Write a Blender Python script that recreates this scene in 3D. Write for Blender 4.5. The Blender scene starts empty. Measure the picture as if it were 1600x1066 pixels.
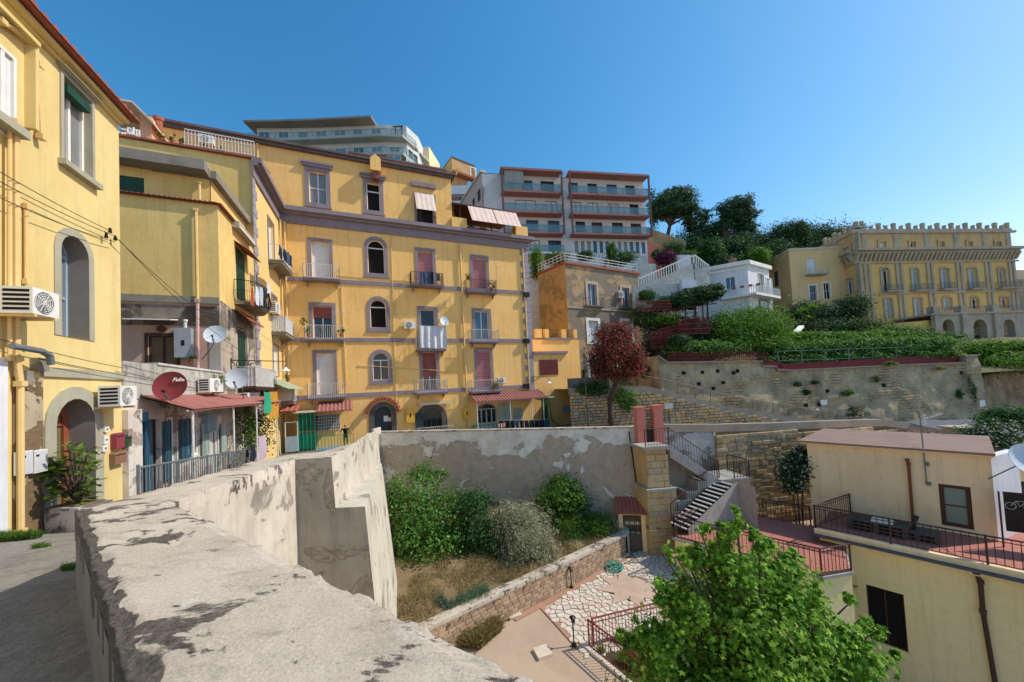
import bpy, bmesh, math, random
import numpy as np
from mathutils import Vector, Matrix, noise
from mathutils.geometry import tessellate_polygon
SC = bpy.context.scene
COL = SC.collection
rnd = random.Random(7)
R = math.radians
# ---------------------------------------------------------------- camera, sky, sun, exposure
E = 12.0                       # eye height above the level datum
FPX = 570.0; PYX = 583.0; PITCH = R(2.05); ROLL = R(-2.85)
cam_d = bpy.data.cameras.new('camera'); cam = bpy.data.objects.new('camera', cam_d); COL.objects.link(cam)
cam_d.sensor_width = 36; cam_d.sensor_fit = 'HORIZONTAL'; cam_d.lens = 36*FPX/1600
cam_d.shift_y = (PYX-533)/1600; cam_d.clip_start = .05; cam_d.clip_end = 3000
CM = Matrix.Rotation(math.pi/2+PITCH, 4, 'X') @ Matrix.Rotation(ROLL, 4, 'Z')
cam.matrix_world = Matrix.Translation((0, 0, E)) @ CM
SC.camera = cam
SUN_EL = R(46); SUN_AZ = math.atan2(.99, .09)      # azimuth from +Y towards +X
world = bpy.data.worlds.new('World'); SC.world = world; world.use_nodes = True
wn = world.node_tree.nodes; wl = world.node_tree.links
bg = wn['Background']; sky = wn.new('ShaderNodeTexSky'); sky.sky_type = 'NISHITA'
sky.sun_disc = False; sky.sun_elevation = SUN_EL; sky.sun_rotation = SUN_AZ
sky.air_density = 1; sky.dust_density = .45; sky.ozone_density = 3; sky.altitude = 100
# clear Mediterranean sky: deepen the blue channel by channel, everywhere alike
sp_ = wn.new('ShaderNodeSeparateColor'); cb_ = wn.new('ShaderNodeCombineColor'); wl.new(sky.outputs[0], sp_.inputs[0]); SK = .185
for i_, (gain, pw_) in enumerate(((.95, 1.72), (.72, 1.04), (.74, .88))):
    p_ = wn.new('ShaderNodeMath'); p_.operation = 'MULTIPLY'; p_.inputs[1].default_value = SK; wl.new(sp_.outputs[i_], p_.inputs[0])
    q_ = wn.new('ShaderNodeMath'); q_.operation = 'POWER'; q_.inputs[1].default_value = pw_; wl.new(p_.outputs[0], q_.inputs[0])
    r_ = wn.new('ShaderNodeMath'); r_.operation = 'MULTIPLY'; r_.inputs[1].default_value = gain/SK; wl.new(q_.outputs[0], r_.inputs[0]); wl.new(r_.outputs[0], cb_.inputs[i_])
wl.new(cb_.outputs[0], bg.inputs[0]); bg.inputs[1].default_value = .15
sd = bpy.data.lights.new('sun', 'SUN'); sun = bpy.data.objects.new('sun', sd); COL.objects.link(sun)
sd.energy = 2.6; sd.angle = R(.53); sd.color = (1, .93, .80)
sdir = Vector((math.sin(SUN_AZ)*math.cos(SUN_EL), math.cos(SUN_AZ)*math.cos(SUN_EL), math.sin(SUN_EL)))
sun.rotation_euler = sdir.to_track_quat('Z', 'Y').to_euler(); sun.location = (20, 0, 60)
SC.view_settings.view_transform = 'Standard'; SC.view_settings.look = 'None'
SC.view_settings.exposure = .78; SC.view_settings.gamma = 1; SC.view_settings.use_curve_mapping = False
SC.cycles.max_bounces = 6; SC.cycles.transparent_max_bounces = 12
# ---------------------------------------------------------------- measuring the place: pixel of the 1600x1066 photo -> ray
M3 = CM.to_3x3()
def ray(px, py): return (M3 @ Vector(((px-800)/FPX, -(py-PYX)/FPX, -1))).normalized()
def G(px, py, z):
    r = ray(px, py); t = z/r.z
    return Vector((r.x*t, r.y*t, E+z))            # z is relative to the eye
def D(px, py, Y):
    r = ray(px, py); t = Y/r.y
    return Vector((r.x*t, Y, E+r.z*t))
class Plane:
    """vertical plane through the plan point o, running along d; u along, z up (absolute), w outwards (to the viewer)"""
    def __init__(s, o, d):
        s.o = Vector((o[0], o[1])); s.d = Vector((d[0], d[1])).normalized()
        s.n = Vector((s.d.y, -s.d.x))
        if s.n.dot(-s.o) < 0: s.n = -s.n
    @staticmethod
    def thru(a, b): return Plane((a[0], a[1]), (b[0]-a[0], b[1]-a[1]))
    def off(s, w): 
        p = Plane(s.o+s.n*w, s.d); p.n = s.n.copy(); return p
    def pix(s, px, py, w=0):
        r = ray(px, py); r2 = Vector((r.x, r.y)); o = s.o+s.n*w
        t = o.dot(s.n)/r2.dot(s.n)
        p = r2*t
        return (p-o).dot(s.d), E+r.z*t
    def u(s, px, py=500, w=0): return s.pix(px, py, w)[0]
    def z(s, px, py, w=0): return s.pix(px, py, w)[1]
    def at(s, u, z, w=0):
        p = s.o+s.d*u+s.n*w
        return Vector((p.x, p.y, z))
    def rect(s, x0, y0, x1, y1, w=0):
        xm, ym = (x0+x1)/2, (y0+y1)/2
        a, b = s.u(x0, ym, w), s.u(x1, ym, w)
        return min(a, b), max(a, b), s.z(xm, y1, w), s.z(xm, y0, w)
def pt(px, Z):                                     # plan point seen in column px (at the horizon) at depth Z
    r = ray(px, 602-.0484*(px-800)); return Vector((r.x*Z/r.y, Z))
# ---------------------------------------------------------------- object helpers
def link(name, me, mat=None, parent=None, **kw):
    o = bpy.data.objects.new(name, me); COL.objects.link(o)
    if parent is not None: o.parent = parent
    if mat is not None and len(me.materials) == 0:
        for m in (mat if isinstance(mat, (list, tuple)) else [mat]): me.materials.append(m)
    for k, v in kw.items():
        if v is not None: o[k] = v
    return o
def thing(name, label, cat, loc=(0, 0, 0), group=None, kind=None):
    o = bpy.data.objects.new(name, None); COL.objects.link(o); o.location = loc
    o.empty_display_size = .2; o['label'] = label; o['category'] = cat
    if group: o['group'] = group
    if kind: o['kind'] = kind
    return o
def tag(o, label, cat, group=None):
    o['label'] = label; o['category'] = cat
    if group: o['group'] = group
    return o
def wloc(o):
    v = Vector((0, 0, 0))
    while o is not None: v += o.location; o = o.parent
    return v
class MB:
    """collects world-space geometry and links it as ONE mesh object"""
    def __init__(s): s.v = []; s.f = []; s.mi = []
    def poly(s, pts, mi=0):
        n = len(s.v); s.v += [tuple(p) for p in pts]; s.f.append(tuple(range(n, n+len(pts)))); s.mi.append(mi)
    def box8(s, c, mi=0):
        n = len(s.v); s.v += [tuple(p) for p in c]
        for f in ((0, 3, 2, 1), (4, 5, 6, 7), (0, 1, 5, 4), (1, 2, 6, 5), (2, 3, 7, 6), (3, 0, 4, 7)):
            s.f.append(tuple(n+i for i in f)); s.mi.append(mi)
    def box(s, x0, x1, y0, y1, z0, z1, mi=0):
        s.box8([(x0, y0, z0), (x1, y0, z0), (x1, y1, z0), (x0, y1, z0), (x0, y0, z1), (x1, y0, z1), (x1, y1, z1), (x0, y1, z1)], mi)
    def pbox(s, P, u0, u1, z0, z1, w0, w1, mi=0):
        s.box8([P.at(u0, z0, w1), P.at(u1, z0, w1), P.at(u1, z0, w0), P.at(u0, z0, w0), P.at(u0, z1, w1), P.at(u1, z1, w1), P.at(u1, z1, w0), P.at(u0, z1, w0)], mi)
    def bar(s, a, b, r=.02, n=6, mi=0, r2=None):
        a = Vector(a); b = Vector(b); d = b-a
        if d.length < 1e-6: return
        q = d.to_track_quat('Z', 'Y'); r2 = r if r2 is None else r2; k = len(s.v)
        for p, rr in ((a, r), (b, r2)):
            for i in range(n):
                t = 2*math.pi*(i+.5)/n
                s.v.append(tuple(p+q@Vector((rr*math.cos(t), rr*math.sin(t), 0))))
        for i in range(n):
            j = (i+1) % n; s.f.append((k+i, k+j, k+n+j, k+n+i)); s.mi.append(mi)
        s.f.append(tuple(k+i for i in range(n-1, -1, -1))); s.mi.append(mi)
        s.f.append(tuple(k+n+i for i in range(n))); s.mi.append(mi)
    def tube(s, pts, r=.02, n=6, mi=0):
        for a, b in zip(pts[:-1], pts[1:]): s.bar(a, b, r, n, mi)
    def prism(s, foot, z0, z1, top=True, skip=(), mi=0, bottom=False):
        n = len(foot)
        zz0 = z0 if hasattr(z0, '__len__') else [z0]*n; zz1 = z1 if hasattr(z1, '__len__') else [z1]*n
        for i in range(n):
            if i in skip: continue
            j = (i+1) % n; a, b = foot[i], foot[j]
            s.poly([(a[0], a[1], zz0[i]), (b[0], b[1], zz0[j]), (b[0], b[1], zz1[j]), (a[0], a[1], zz1[i])], mi)
        if top: s.poly([(p[0], p[1], z) for p, z in zip(foot, zz1)], mi)
        if bottom: s.poly([(p[0], p[1], z) for p, z in zip(foot, zz0)][::-1], mi)
    def mesh(s, name, base, recalc=True):
        me = bpy.data.meshes.new(name); me.from_pydata([(v[0]-base.x, v[1]-base.y, v[2]-base.z) for v in s.v], [], s.f)
        if any(s.mi): me.polygons.foreach_set('material_index', s.mi)
        if recalc:
            bm = bmesh.new(); bm.from_mesh(me); bmesh.ops.recalc_face_normals(bm, faces=bm.faces); bm.to_mesh(me); bm.free()
        return me
    def build(s, name, mat, parent=None, smooth=False, recalc=True, **kw):
        if parent is None and s.v:                 # a lone thing gets its origin at its base
            a = np.array(s.v); base = Vector(((a[:, 0].min()+a[:, 0].max())/2, (a[:, 1].min()+a[:, 1].max())/2, a[:, 2].min()))
            o = link(name, s.mesh(name, base, recalc), mat, None, **kw); o.location = base
        else:
            o = link(name, s.mesh(name, wloc(parent) if parent else Vector(), recalc), mat, parent, **kw)
        if smooth: o.data.polygons.foreach_set('use_smooth', [True]*len(o.data.polygons))
        return o
# ---------------------------------------------------------------- materials
MATS = {}
def srgb(c):
    if isinstance(c, str):
        c = [int(c[i:i+2], 16)/255 for i in (0, 2, 4)]
        c = [x/12.92 if x <= .04045 else ((x+.055)/1.055)**2.4 for x in c]
    return (c[0], c[1], c[2], 1)
class NT:
    def __init__(s, m): s.t = m.node_tree; s.n = s.t.nodes
    def new(s, ty, **kw):
        x = s.n.new(ty)
        for k, v in kw.items(): setattr(x, k, v)
        return x
    def ln(s, a, b): s.t.links.new(a, b)
    def noise(s, vec, scale, det=5, rough=.55, dist=0):
        x = s.new('ShaderNodeTexNoise'); x.inputs['Scale'].default_value = scale; x.inputs['Detail'].default_value = det
        x.inputs['Roughness'].default_value = rough; x.inputs['Distortion'].default_value = dist
        s.ln(vec, x.inputs['Vector']); return x.outputs['Fac']
    def ramp(s, fac, a, b):
        x = s.new('ShaderNodeMapRange'); x.inputs['From Min'].default_value = a; x.inputs['From Max'].default_value = b
        s.ln(fac, x.inputs['Value']); return x.outputs['Result']
    def mix(s, fac, a, b, mode='MIX'):
        x = s.new('ShaderNodeMix'); x.data_type = 'RGBA'; x.blend_type = mode
        if hasattr(fac, 'links'): s.ln(fac, x.inputs[0])
        else: x.inputs[0].default_value = fac
        for v, i in ((a, 6), (b, 7)):
            if hasattr(v, 'links'): s.ln(v, x.inputs[i])
            else: x.inputs[i].default_value = v
        return x.outputs[2]
    def math(s, op, a, b=0):
        x = s.new('ShaderNodeMath'); x.operation = op
        for v, i in ((a, 0), (b, 1)):
            if hasattr(v, 'links'): s.ln(v, x.inputs[i])
            else: x.inputs[i].default_value = v
        return x.outputs[0]
    def scale(s, vec, v):
        x = s.new('ShaderNodeMapping'); x.inputs['Scale'].default_value = v; s.ln(vec, x.inputs['Vector']); return x.outputs[0]
def newmat(name):
    m = bpy.data.materials.new(name); m.use_nodes = True; t = NT(m); b = t.n['Principled BSDF']
    g = t.new('ShaderNodeNewGeometry'); return m, t, b, g.outputs['Position']
def mat(name, col, col2=None, scale=.8, rough=.85, bump=.15, bscale=30, streak=.0, metal=0, stain=None, sfac=.5, spec=.3, grain=.06, thr=(.45, .75)):
    """painted or plain surface: base colour, broad patches of col2, streaks running down, fine grain"""
    if name in MATS: return MATS[name]
    m, t, b, pos = newmat(name); c = srgb(col); c2 = srgb(col2) if col2 else tuple(x*.82 for x in c[:3])+(1,)
    f = t.ramp(t.noise(pos, scale, 6, .6), thr[0], thr[1]); out = t.mix(f, c, c2)
    if streak:
        st = t.ramp(t.noise(t.scale(pos, (2.6, 2.6, .16)), 1.5, 8, .72), .5, .7)
        s2 = srgb(stain) if stain else tuple(x*.55 for x in c[:3])+(1,)
        out = t.mix(t.math('MULTIPLY', st, streak), out, s2)
    if streak: out = t.mix(t.math('MULTIPLY', t.ramp(t.noise(pos, 3.1, 7, .7, .4), .5, .72), min(.45, streak*1.2)), out, tuple(x*.78 for x in c2[:3])+(1,))
    gr = t.noise(pos, bscale, 4, .7)
    out = t.mix(grain, out, t.mix(gr, (0, 0, 0, 1), (1, 1, 1, 1)), 'OVERLAY') if grain else out
    t.ln(out, b.inputs['Base Color']); b.inputs['Roughness'].default_value = rough; b.inputs['Metallic'].default_value = metal
    b.inputs['Specular IOR Level'].default_value = spec
    if bump:
        bp = t.new('ShaderNodeBump'); bp.inputs['Strength'].default_value = bump; bp.inputs['Distance'].default_value = .02
        t.ln(gr, bp.inputs['Height']); t.ln(bp.outputs[0], b.inputs['Normal'])
    MATS[name] = m; return m
def glass(name, col, rough=.08):
    if name in MATS: return MATS[name]
    m, t, b, pos = newmat(name); c = srgb(col)
    f = t.noise(pos, .9, 3, .5); out = t.mix(f, c, tuple(x*.55 for x in c[:3])+(1,))
    t.ln(out, b.inputs['Base Color']); b.inputs['Roughness'].default_value = rough; b.inputs['Specular IOR Level'].default_value = .6
    bp = t.new('ShaderNodeBump'); bp.inputs['Strength'].default_value = .05; t.ln(t.noise(pos, 1.5, 2), bp.inputs['Height']); t.ln(bp.outputs[0], b.inputs['Normal'])
    MATS[name] = m; return m
def clear_glass(name, tint, alpha=.45):
    if name in MATS: return MATS[name]
    m, t, b, pos = newmat(name)
    b.inputs['Base Color'].default_value = srgb(tint); b.inputs['Roughness'].default_value = .06; b.inputs['Alpha'].default_value = alpha
    MATS[name] = m; return m
def peel(name, pl, pl2, under, under2, thr=.5, scale=.55, streak=.5, zlo=None, zhi=None, bump=.8, soft=.012):
    """old render that has flaked off in sheets and shows darker rubble coat beneath; the height step is real bump"""
    if name in MATS: return MATS[name]
    m, t, b, pos = newmat(name)
    n = t.noise(t.scale(pos, (1, 1, 1.25)), scale, 9, .62, .6)
    if zlo is not None:
        sp = t.new('ShaderNodeSeparateXYZ'); t.ln(pos, sp.inputs[0]); zf = t.ramp(sp.outputs[2], zlo, zhi)
        n = t.math('SUBTRACT', n, t.math('MULTIPLY', zf, .32))
    mask = t.ramp(n, thr-soft, thr+soft)
    p = t.mix(t.ramp(t.noise(pos, 1.3, 6, .65), .4, .65), srgb(pl), srgb(pl2))
    st = t.ramp(t.noise(t.scale(pos, (3, 3, .25)), 1.2, 6, .7), .48, .75); p = t.mix(t.math('MULTIPLY', st, streak), p, srgb(under2))
    u = t.mix(t.ramp(t.noise(pos, 2.2, 8, .7), .35, .7), srgb(under), srgb(under2))
    out = t.mix(mask, p, u)
    edge = t.math('SUBTRACT', 1, t.math('MINIMUM', t.math('MULTIPLY', t.math('ABSOLUTE', t.math('SUBTRACT', n, thr)), 60), 1))
    out = t.mix(t.math('MULTIPLY', edge, .35), out, srgb('3c3630'))
    t.ln(out, b.inputs['Base Color']); b.inputs['Roughness'].default_value = .93; b.inputs['Specular IOR Level'].default_value = .15
    fine = t.noise(pos, 9, 8, .75); h = t.math('ADD', t.math('MULTIPLY', mask, -1.0), t.math('MULTIPLY', fine, t.math('ADD', t.math('MULTIPLY', mask, 1.1), .25)))
    bp = t.new('ShaderNodeBump'); bp.inputs['Strength'].default_value = bump; bp.inputs['Distance'].default_value = .045
    t.ln(h, bp.inputs['Height']); t.ln(bp.outputs[0], b.inputs['Normal'])
    MATS[name] = m; return m
def leafmat(name, cols, trans=.35, rough=.55, bloom=None, bfrac=0):
    """leaves: each leaf (mesh island) takes its own tone"""
    if name in MATS: return MATS[name]
    m, t, b, pos = newmat(name)
    g = t.new('ShaderNodeNewGeometry'); r = g.outputs['Random Per Island']
    rp = t.new('ShaderNodeValToRGB'); cr = rp.color_ramp
    for i, c in enumerate(cols):
        e = cr.elements[i] if i < 2 else cr.elements.new(1)
        e.position = i/(len(cols)-1)*(1-bfrac) if len(cols) > 1 else 0; e.color = srgb(c)
    if bloom:
        e = cr.elements.new(1-bfrac+.005); e.color = srgb(bloom); e = cr.elements.new(1.0); e.color = srgb(bloom)
    t.ln(r, rp.inputs[0]); c = rp.outputs[0]
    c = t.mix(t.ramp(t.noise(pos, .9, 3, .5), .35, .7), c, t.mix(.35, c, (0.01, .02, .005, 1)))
    t.ln(c, b.inputs['Base Color']); b.inputs['Roughness'].default_value = rough+.1; b.inputs['Specular IOR Level'].default_value = .18
    tr = t.new('ShaderNodeBsdfTranslucent'); t.ln(t.mix(.5, c, (.25, .45, .03, 1), 'MULTIPLY') if False else c, tr.inputs[0])
    ms = t.new('ShaderNodeMixShader'); ms.inputs[0].default_value = trans
    t.ln(b.outputs[0], ms.inputs[1]); t.ln(tr.outputs[0], ms.inputs[2]); t.ln(ms.outputs[0], t.n['Material Output'].inputs[0])
    MATS[name] = m; return m
def tilemat(name, c1, c2, mortar, sx=.3, sy=.3, ms=.02):
    if name in MATS: return MATS[name]
    m, t, b, pos = newmat(name); br = t.new('ShaderNodeTexBrick'); t.ln(pos, br.inputs[0])
    br.inputs['Color1'].default_value = srgb(c1); br.inputs['Color2'].default_value = srgb(c2); br.inputs['Mortar'].default_value = srgb(mortar)
    br.inputs['Scale'].default_value = 1; br.inputs['Brick Width'].default_value = sx; br.inputs['Row Height'].default_value = sy; br.inputs['Mortar Size'].default_value = ms
    br.offset = 0; out = t.mix(.25, br.outputs[0], t.mix(t.noise(pos, 1.2, 5), srgb('3a2a25'), srgb('ffffff')), 'OVERLAY')
    t.ln(out, b.inputs['Base Color']); b.inputs['Roughness'].default_value = .8; MATS[name] = m; return m
YEL_L = mat('stucco_lemon', 'dcc688', 'cfb775', .5, .9, .12, 45, .25, stain='ab9868')
YEL_B = mat('stucco_ochre_yellow', 'dfc17a', 'cfaf69', .45, .9, .12, 45, .35, stain='98845a')
YEL_M = mat('stucco_warm_yellow', 'f2c47a', 'e8b768', .35, .9, .12, 40, .4, stain='b08a52')
YEL_W = mat('stucco_wing_yellow', 'e3c484', 'dcbb77', .4, .9, .12, 40, .25, stain='c09a50')
CREAM = mat('stucco_cream', 'f2d9ae', 'e6cb9c', .4, .9, .1, 40, .28, stain='a88d5c')
CREAM2 = mat('stucco_pale_yellow', 'efd7a2', 'e2c890', .4, .9, .1, 40, .28, stain='a18a55')
PEACH = mat('stucco_peach', 'd9a983', 'cf9c75', .5, .9, .1, 40, .1)
GREY = mat('trim_grey', '8b8086', '7d7278', 1.2, .85, .15, 40, .25)
GREY2 = mat('cement_grey', '8c867a', '757066', 1.5, .9, .25, 25, .35)
GREYL = mat('surround_grey', 'a8a48f', '98937f', 1.2, .9, .15, 30, .25)
WHITE = mat('paint_white', 'e6e4dd', 'd6d3c9', 1.5, .6, .04, 40, .08)
WHITEW = mat('whitewash', 'd9dce0', 'c5c8cc', .7, .9, .12, 20, .3, stain='8b8983')
PLAST = mat('white_plastic', 'dcdcd6', 'cfcfc8', 2, .45, 0, 40, .05, grain=0)
DARK = mat('dark_fill', '14110f', '1d1815', 2, .9, 0, grain=0)  # near-black; also paints the unlit inside of open windows and holes
BLACKM = mat('black_iron', '1d1c1c', '2b2624', 8, .5, 0, metal=.3, grain=0)
BROWNM = mat('brown_iron', '4a3530', '5d4239', 6, .6, 0, metal=.2, grain=0)
REDM = mat('red_oxide_paint', '7c2f2d', '8d3a35', 4, .6, 0, grain=0)
GREYM = mat('grey_painted_iron', '70787c', '5d6569', 5, .5, 0, metal=.1, grain=0)
WHITEM = mat('white_painted_iron', 'd6d6d2', 'b4b2ab', 6, .5, 0, grain=0)
SALMON = mat('salmon_paint', 'c8796a', 'bd6f61', 3, .8, .1)
GLASSD = glass('window_glass_dark', '1b2226'); GLASSB = glass('window_glass_blue', '3e6784'); GLASSG = glass('window_glass_grey', '8d9090', .2)
GLASSF = glass('frosted_glass', '84998c', .35)
GLASSC = clear_glass('balustrade_glass', '6f979b', .42)
SH_PINK = mat('shutter_dusty_pink', 'b0737a', 'a5686e', 3, .7, .05)
SH_RED = mat('shutter_brick_red', '94544f', '8a4b47', 3, .7, .05)
SH_GREEN = mat('shutter_green', '1f4a3c', '173a30', 3, .55, .05)
SH_BLUE = mat('shutter_blue', '335a6c', '284a5a', 3, .55, .05)
SH_WHITE = mat('shutter_white', 'd8d8d8', 'c8c8c8', 3, .6, .05)
SH_SLATE = mat('shutter_slate', '3a4248', '2f363b', 3, .6, .05)
SH_LTBL = mat('shutter_pale_blue', '93a7b7', '8195a6', 3, .6, .05)
SH_SAGE = mat('shutter_sage', '9fb0a8', '8fa199', 3, .6, .05)
WOOD = mat('door_red_wood', '8f5238', '7c452f', 4, .5, .05)
BROWNW = mat('brown_wood', '4f3529', '3f2a20', 4, .6, .05)
TERRA = mat('terracotta', 'a8604d', '935243', 3, .85, .1)
TERRAD = mat('old_roof_tile', '9a5a48', '7d4739', 4, .9, .3, 12)
CORR = mat('corrugated_red', 'a06a62', '8d5850', 2, .7, .1, 30, .2)
CLOTH_P = mat('blind_pink_stripe', 'dcbcae', 'd2ae9f', 2, .9, .05)
CLOTH_G = mat('blind_grey_cloth', '9b9f97', '858a82', 3, .9, .1)
CLOTH_W = mat('linen_white', 'c9cbd0', 'b8bac2', 4, .9, .1)
NAVY = mat('cloth_navy', '1e2433', '151a26', 5, .95, .1)
JEANS = mat('cloth_jeans', '3b516e', '2c3e58', 5, .95, .1)
PIPEY = mat('pipe_yellow', 'dcbd80', 'd0b072', 3, .6, .03)
PIPEB = mat('pipe_brown', '7a4530', '653826', 3, .5, .03)
SOFF = mat('soffit', 'cfc4b0', 'bfb39e', 2, .9, .1)
BARK = mat('bark', '5b4a3c', '3d3128', 5, .95, .6, 14)
WIRE = mat('cable_black', '24211f', '2d2a27', 5, .6, 0, grain=0)
POT = mat('clay_pot', 'a65a3e', '8e4a33', 6, .9, .1)
HOLESET = {}
# ---------------------------------------------------------------- facade helpers
def arch_poly(u0, u1, z0, z1, n=9, rise=None):
    r = (u1-u0)/2; c = (u0+u1)/2; rise = r if rise is None else rise; zs = z1-rise
    return [(u0, z0), (u1, z0)]+[(c+r*math.cos(math.pi*i/n), zs+rise*math.sin(math.pi*i/n)) for i in range(n+1)]
def rect_poly(u0, u1, z0, z1): return [(u0, z0), (u1, z0), (u1, z1), (u0, z1)]
def skin(mb, P, outer, holes, w=0, depth=.25, mi=0):
    """flat wall skin with openings and their reveals"""
    loops = [outer]+holes; flat = [p for l in loops for p in l]
    tris = tessellate_polygon([[Vector((p[0], p[1], 0)) for p in l] for l in loops])
    n = len(mb.v); mb.v += [tuple(P.at(p[0], p[1], w)) for p in flat]
    for t in tris: mb.f.append(tuple(n+i for i in t)); mb.mi.append(mi)
    for h in holes:
        for i in range(len(h)):
            a, b = h[i], h[(i+1) % len(h)]
            mb.poly([P.at(a[0], a[1], w), P.at(b[0], b[1], w), P.at(b[0], b[1], w-depth), P.at(a[0], a[1], w-depth)], mi)
def ring(mb, P, inner, outer, w0, w1, closed=True):
    n = len(inner); m = n if closed else n-1
    for i in range(m):
        j = (i+1) % n; a, b, c, d = inner[i], inner[j], outer[j], outer[i]
        mb.poly([P.at(*a, w1), P.at(*b, w1), P.at(*c, w1), P.at(*d, w1)])
        mb.poly([P.at(*d, w0), P.at(*c, w0), P.at(*c, w1), P.at(*d, w1)])
        mb.poly([P.at(*a, w0), P.at(*b, w0), P.at(*b, w1), P.at(*a, w1)])
def window(root, P, r, fill='glass', trim=None, tw=.16, arch=False, frame=WHITE, bars=(1, 0), depth=.22, holes=None, fw=.06,
           trans=None, name='window', hood=None, sill=None, lining=None, rise=None, shut=1.0, label=None, tproj=.05, slats=14, glassm=None, under=None):
    """r = (u0,u1,z0,z1) opening. Builds surround > frame, pane, shutter; returns nothing, appends the hole"""
    u0, u1, z0, z1 = r; W, H = u1-u0, z1-z0; d = -depth
    poly = arch_poly(u0, u1, z0, z1, rise=rise) if arch else rect_poly(u0, u1, z0, z1)
    if holes is not None: holes.append(poly)
    mb = MB()
    if trim is not None:
        op = arch_poly(u0-tw, u1+tw, z0, z1+tw, rise=None if rise is None else rise+tw*.6) if arch else rect_poly(u0-tw, u1+tw, z0, z1+tw)
        if sill: op[0] = (u0-tw, z0-tw); op[1] = (u1+tw, z0-tw)
        ring(mb, P, poly, op, .003, tproj)
        if hood: mb.pbox(P, u0-tw-hood[0], u1+tw+hood[0], z1+tw, z1+tw+hood[1]*.6, .003, hood[2]*.7); mb.pbox(P, u0-tw-hood[0]-.06, u1+tw+hood[0]+.06, z1+tw+hood[1]*.6, z1+tw+hood[1], .003, hood[2])
        if sill: mb.pbox(P, u0-tw-.06, u1+tw+.06, z0-tw-.12, z0-tw, .003, sill)
        top = mb.build(name, trim, root, label=label)
        fb = MB()
    else: top = None; fb = mb
    ip = arch_poly(u0+fw, u1-fw, z0+fw, z1-fw, rise=None if rise is None else rise-fw*.5) if arch else rect_poly(u0+fw, u1-fw, z0+fw, z1-fw)
    ring(fb, P, ip, poly, d, d+.07)
    zs = z1-(rise if rise else W/2) if arch else z1
    tz = zs if arch else (z1-trans if trans else z1)
    for i in range(bars[0]):
        u = u0+W*(i+1)/(bars[0]+1); fb.pbox(P, u-fw*.55, u+fw*.55, z0+fw, tz, d+.004, d+.062)
    for i in range(bars[1]):
        z = z0+(tz-z0)*(i+1)/(bars[1]+1); fb.pbox(P, u0+fw, u1-fw, z-.025, z+.025, d+.006, d+.058)
    if arch or trans: fb.pbox(P, u0+fw, u1-fw, tz-.04, tz+.04, d+.002, d+.066)
    if top is not None: fr = fb.build('frame', frame, top)
    else: top = fr = fb.build(name, frame, root, label=label)
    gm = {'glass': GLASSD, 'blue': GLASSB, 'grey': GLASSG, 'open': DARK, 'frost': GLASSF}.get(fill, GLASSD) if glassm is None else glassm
    pb = MB(); pb.poly([P.at(a, b, d+.02) for a, b in poly]); pb.build('pane', gm, top)  # opaque plate; where dark, its colour stands for the unlit room
    if lining is not None:
        lb = MB(); c_ = ((u0+u1)/2, (z0+z1)/2); q = [(a+(c_[0]-a)*.006, b+(c_[1]-b)*.004) for a, b in poly]
        for i in range(1, len(q)): j = (i+1) % len(q); lb.poly([P.at(*q[i], tproj), P.at(*q[j], tproj), P.at(*q[j], d+.07), P.at(*q[i], d+.07)])
        lb.build('reveal', lining, top)
    if not isinstance(fill, str):                       # a shutter material: closed down to the fraction 'shut'
        sb = MB(); zb = z1-fw-(H-fw)*shut
        n = max(4, int((z1-fw-zb)/.09)); n = min(n, slats)
        for k in range(n):
            a = zb+(z1-fw-zb)*k/n; b_ = zb+(z1-fw-zb)*(k+.9)/n
            sb.box8([P.at(u0+fw*.7, a, d+.10), P.at(u1-fw*.7, a, d+.10), P.at(u1-fw*.7, a, d+.08), P.at(u0+fw*.7, a, d+.08), P.at(u0+fw*.7, b_, d+.125), P.at(u1-fw*.7, b_, d+.125), P.at(u1-fw*.7, b_, d+.09), P.at(u0+fw*.7, b_, d+.09)])
        sb.build('shutter', fill, top, kind='stuff')
    return top
def leaf_shutters(root, P, u0, u1, z0, z1, m, w=.03, n=18, name='shutter', w1=None):
    """a pair of louvred leaves standing in the plane of the wall"""
    for a, b in ((u0, (u0+u1)/2-.01), ((u0+u1)/2+.01, u1)):
        s = MB(); s.pbox(P, a, a+.06, z0, z1, w, w+.05); s.pbox(P, b-.06, b, z0, z1, w, w+.05)
        for zz in (z0, (z0+z1)/2-.04, z1-.08): s.pbox(P, a+.061, b-.061, zz, zz+.08, w+.003, w+.047)
        for k in range(n):
            z = z0+.09+(z1-z0-.2)*k/n; s.pbox(P, a+.061, b-.061, z, z+(z1-z0)/n*.6, w+.01, w+.035)
        s.build(name, m, root)
def railing(mb, P, u0, u1, z0, z1, w, step=.12, r=.011, side=None, posts=True, rail=.022, mid=None):
    def seg(a, b):
        L = (b-a).length; k = max(1, int(L/step)); up = Vector((0, 0, z1-z0))
        for i in range(k+1): p = a+(b-a)*i/k; mb.bar(p, p+up, r, 4)
        mb.bar(a+up, b+up, rail, 4); mb.bar(a+Vector((0, 0, .06)), b+Vector((0, 0, .06)), r*1.2, 4)
        if mid: mb.bar(a+up*mid, b+up*mid, r*1.2, 4)
    seg(P.at(u0, z0, w), P.at(u1, z0, w))
    if side:
        seg(P.at(u0, z0, side), P.at(u0, z0, w)); seg(P.at(u1, z0, side), P.at(u1, z0, w))
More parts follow.
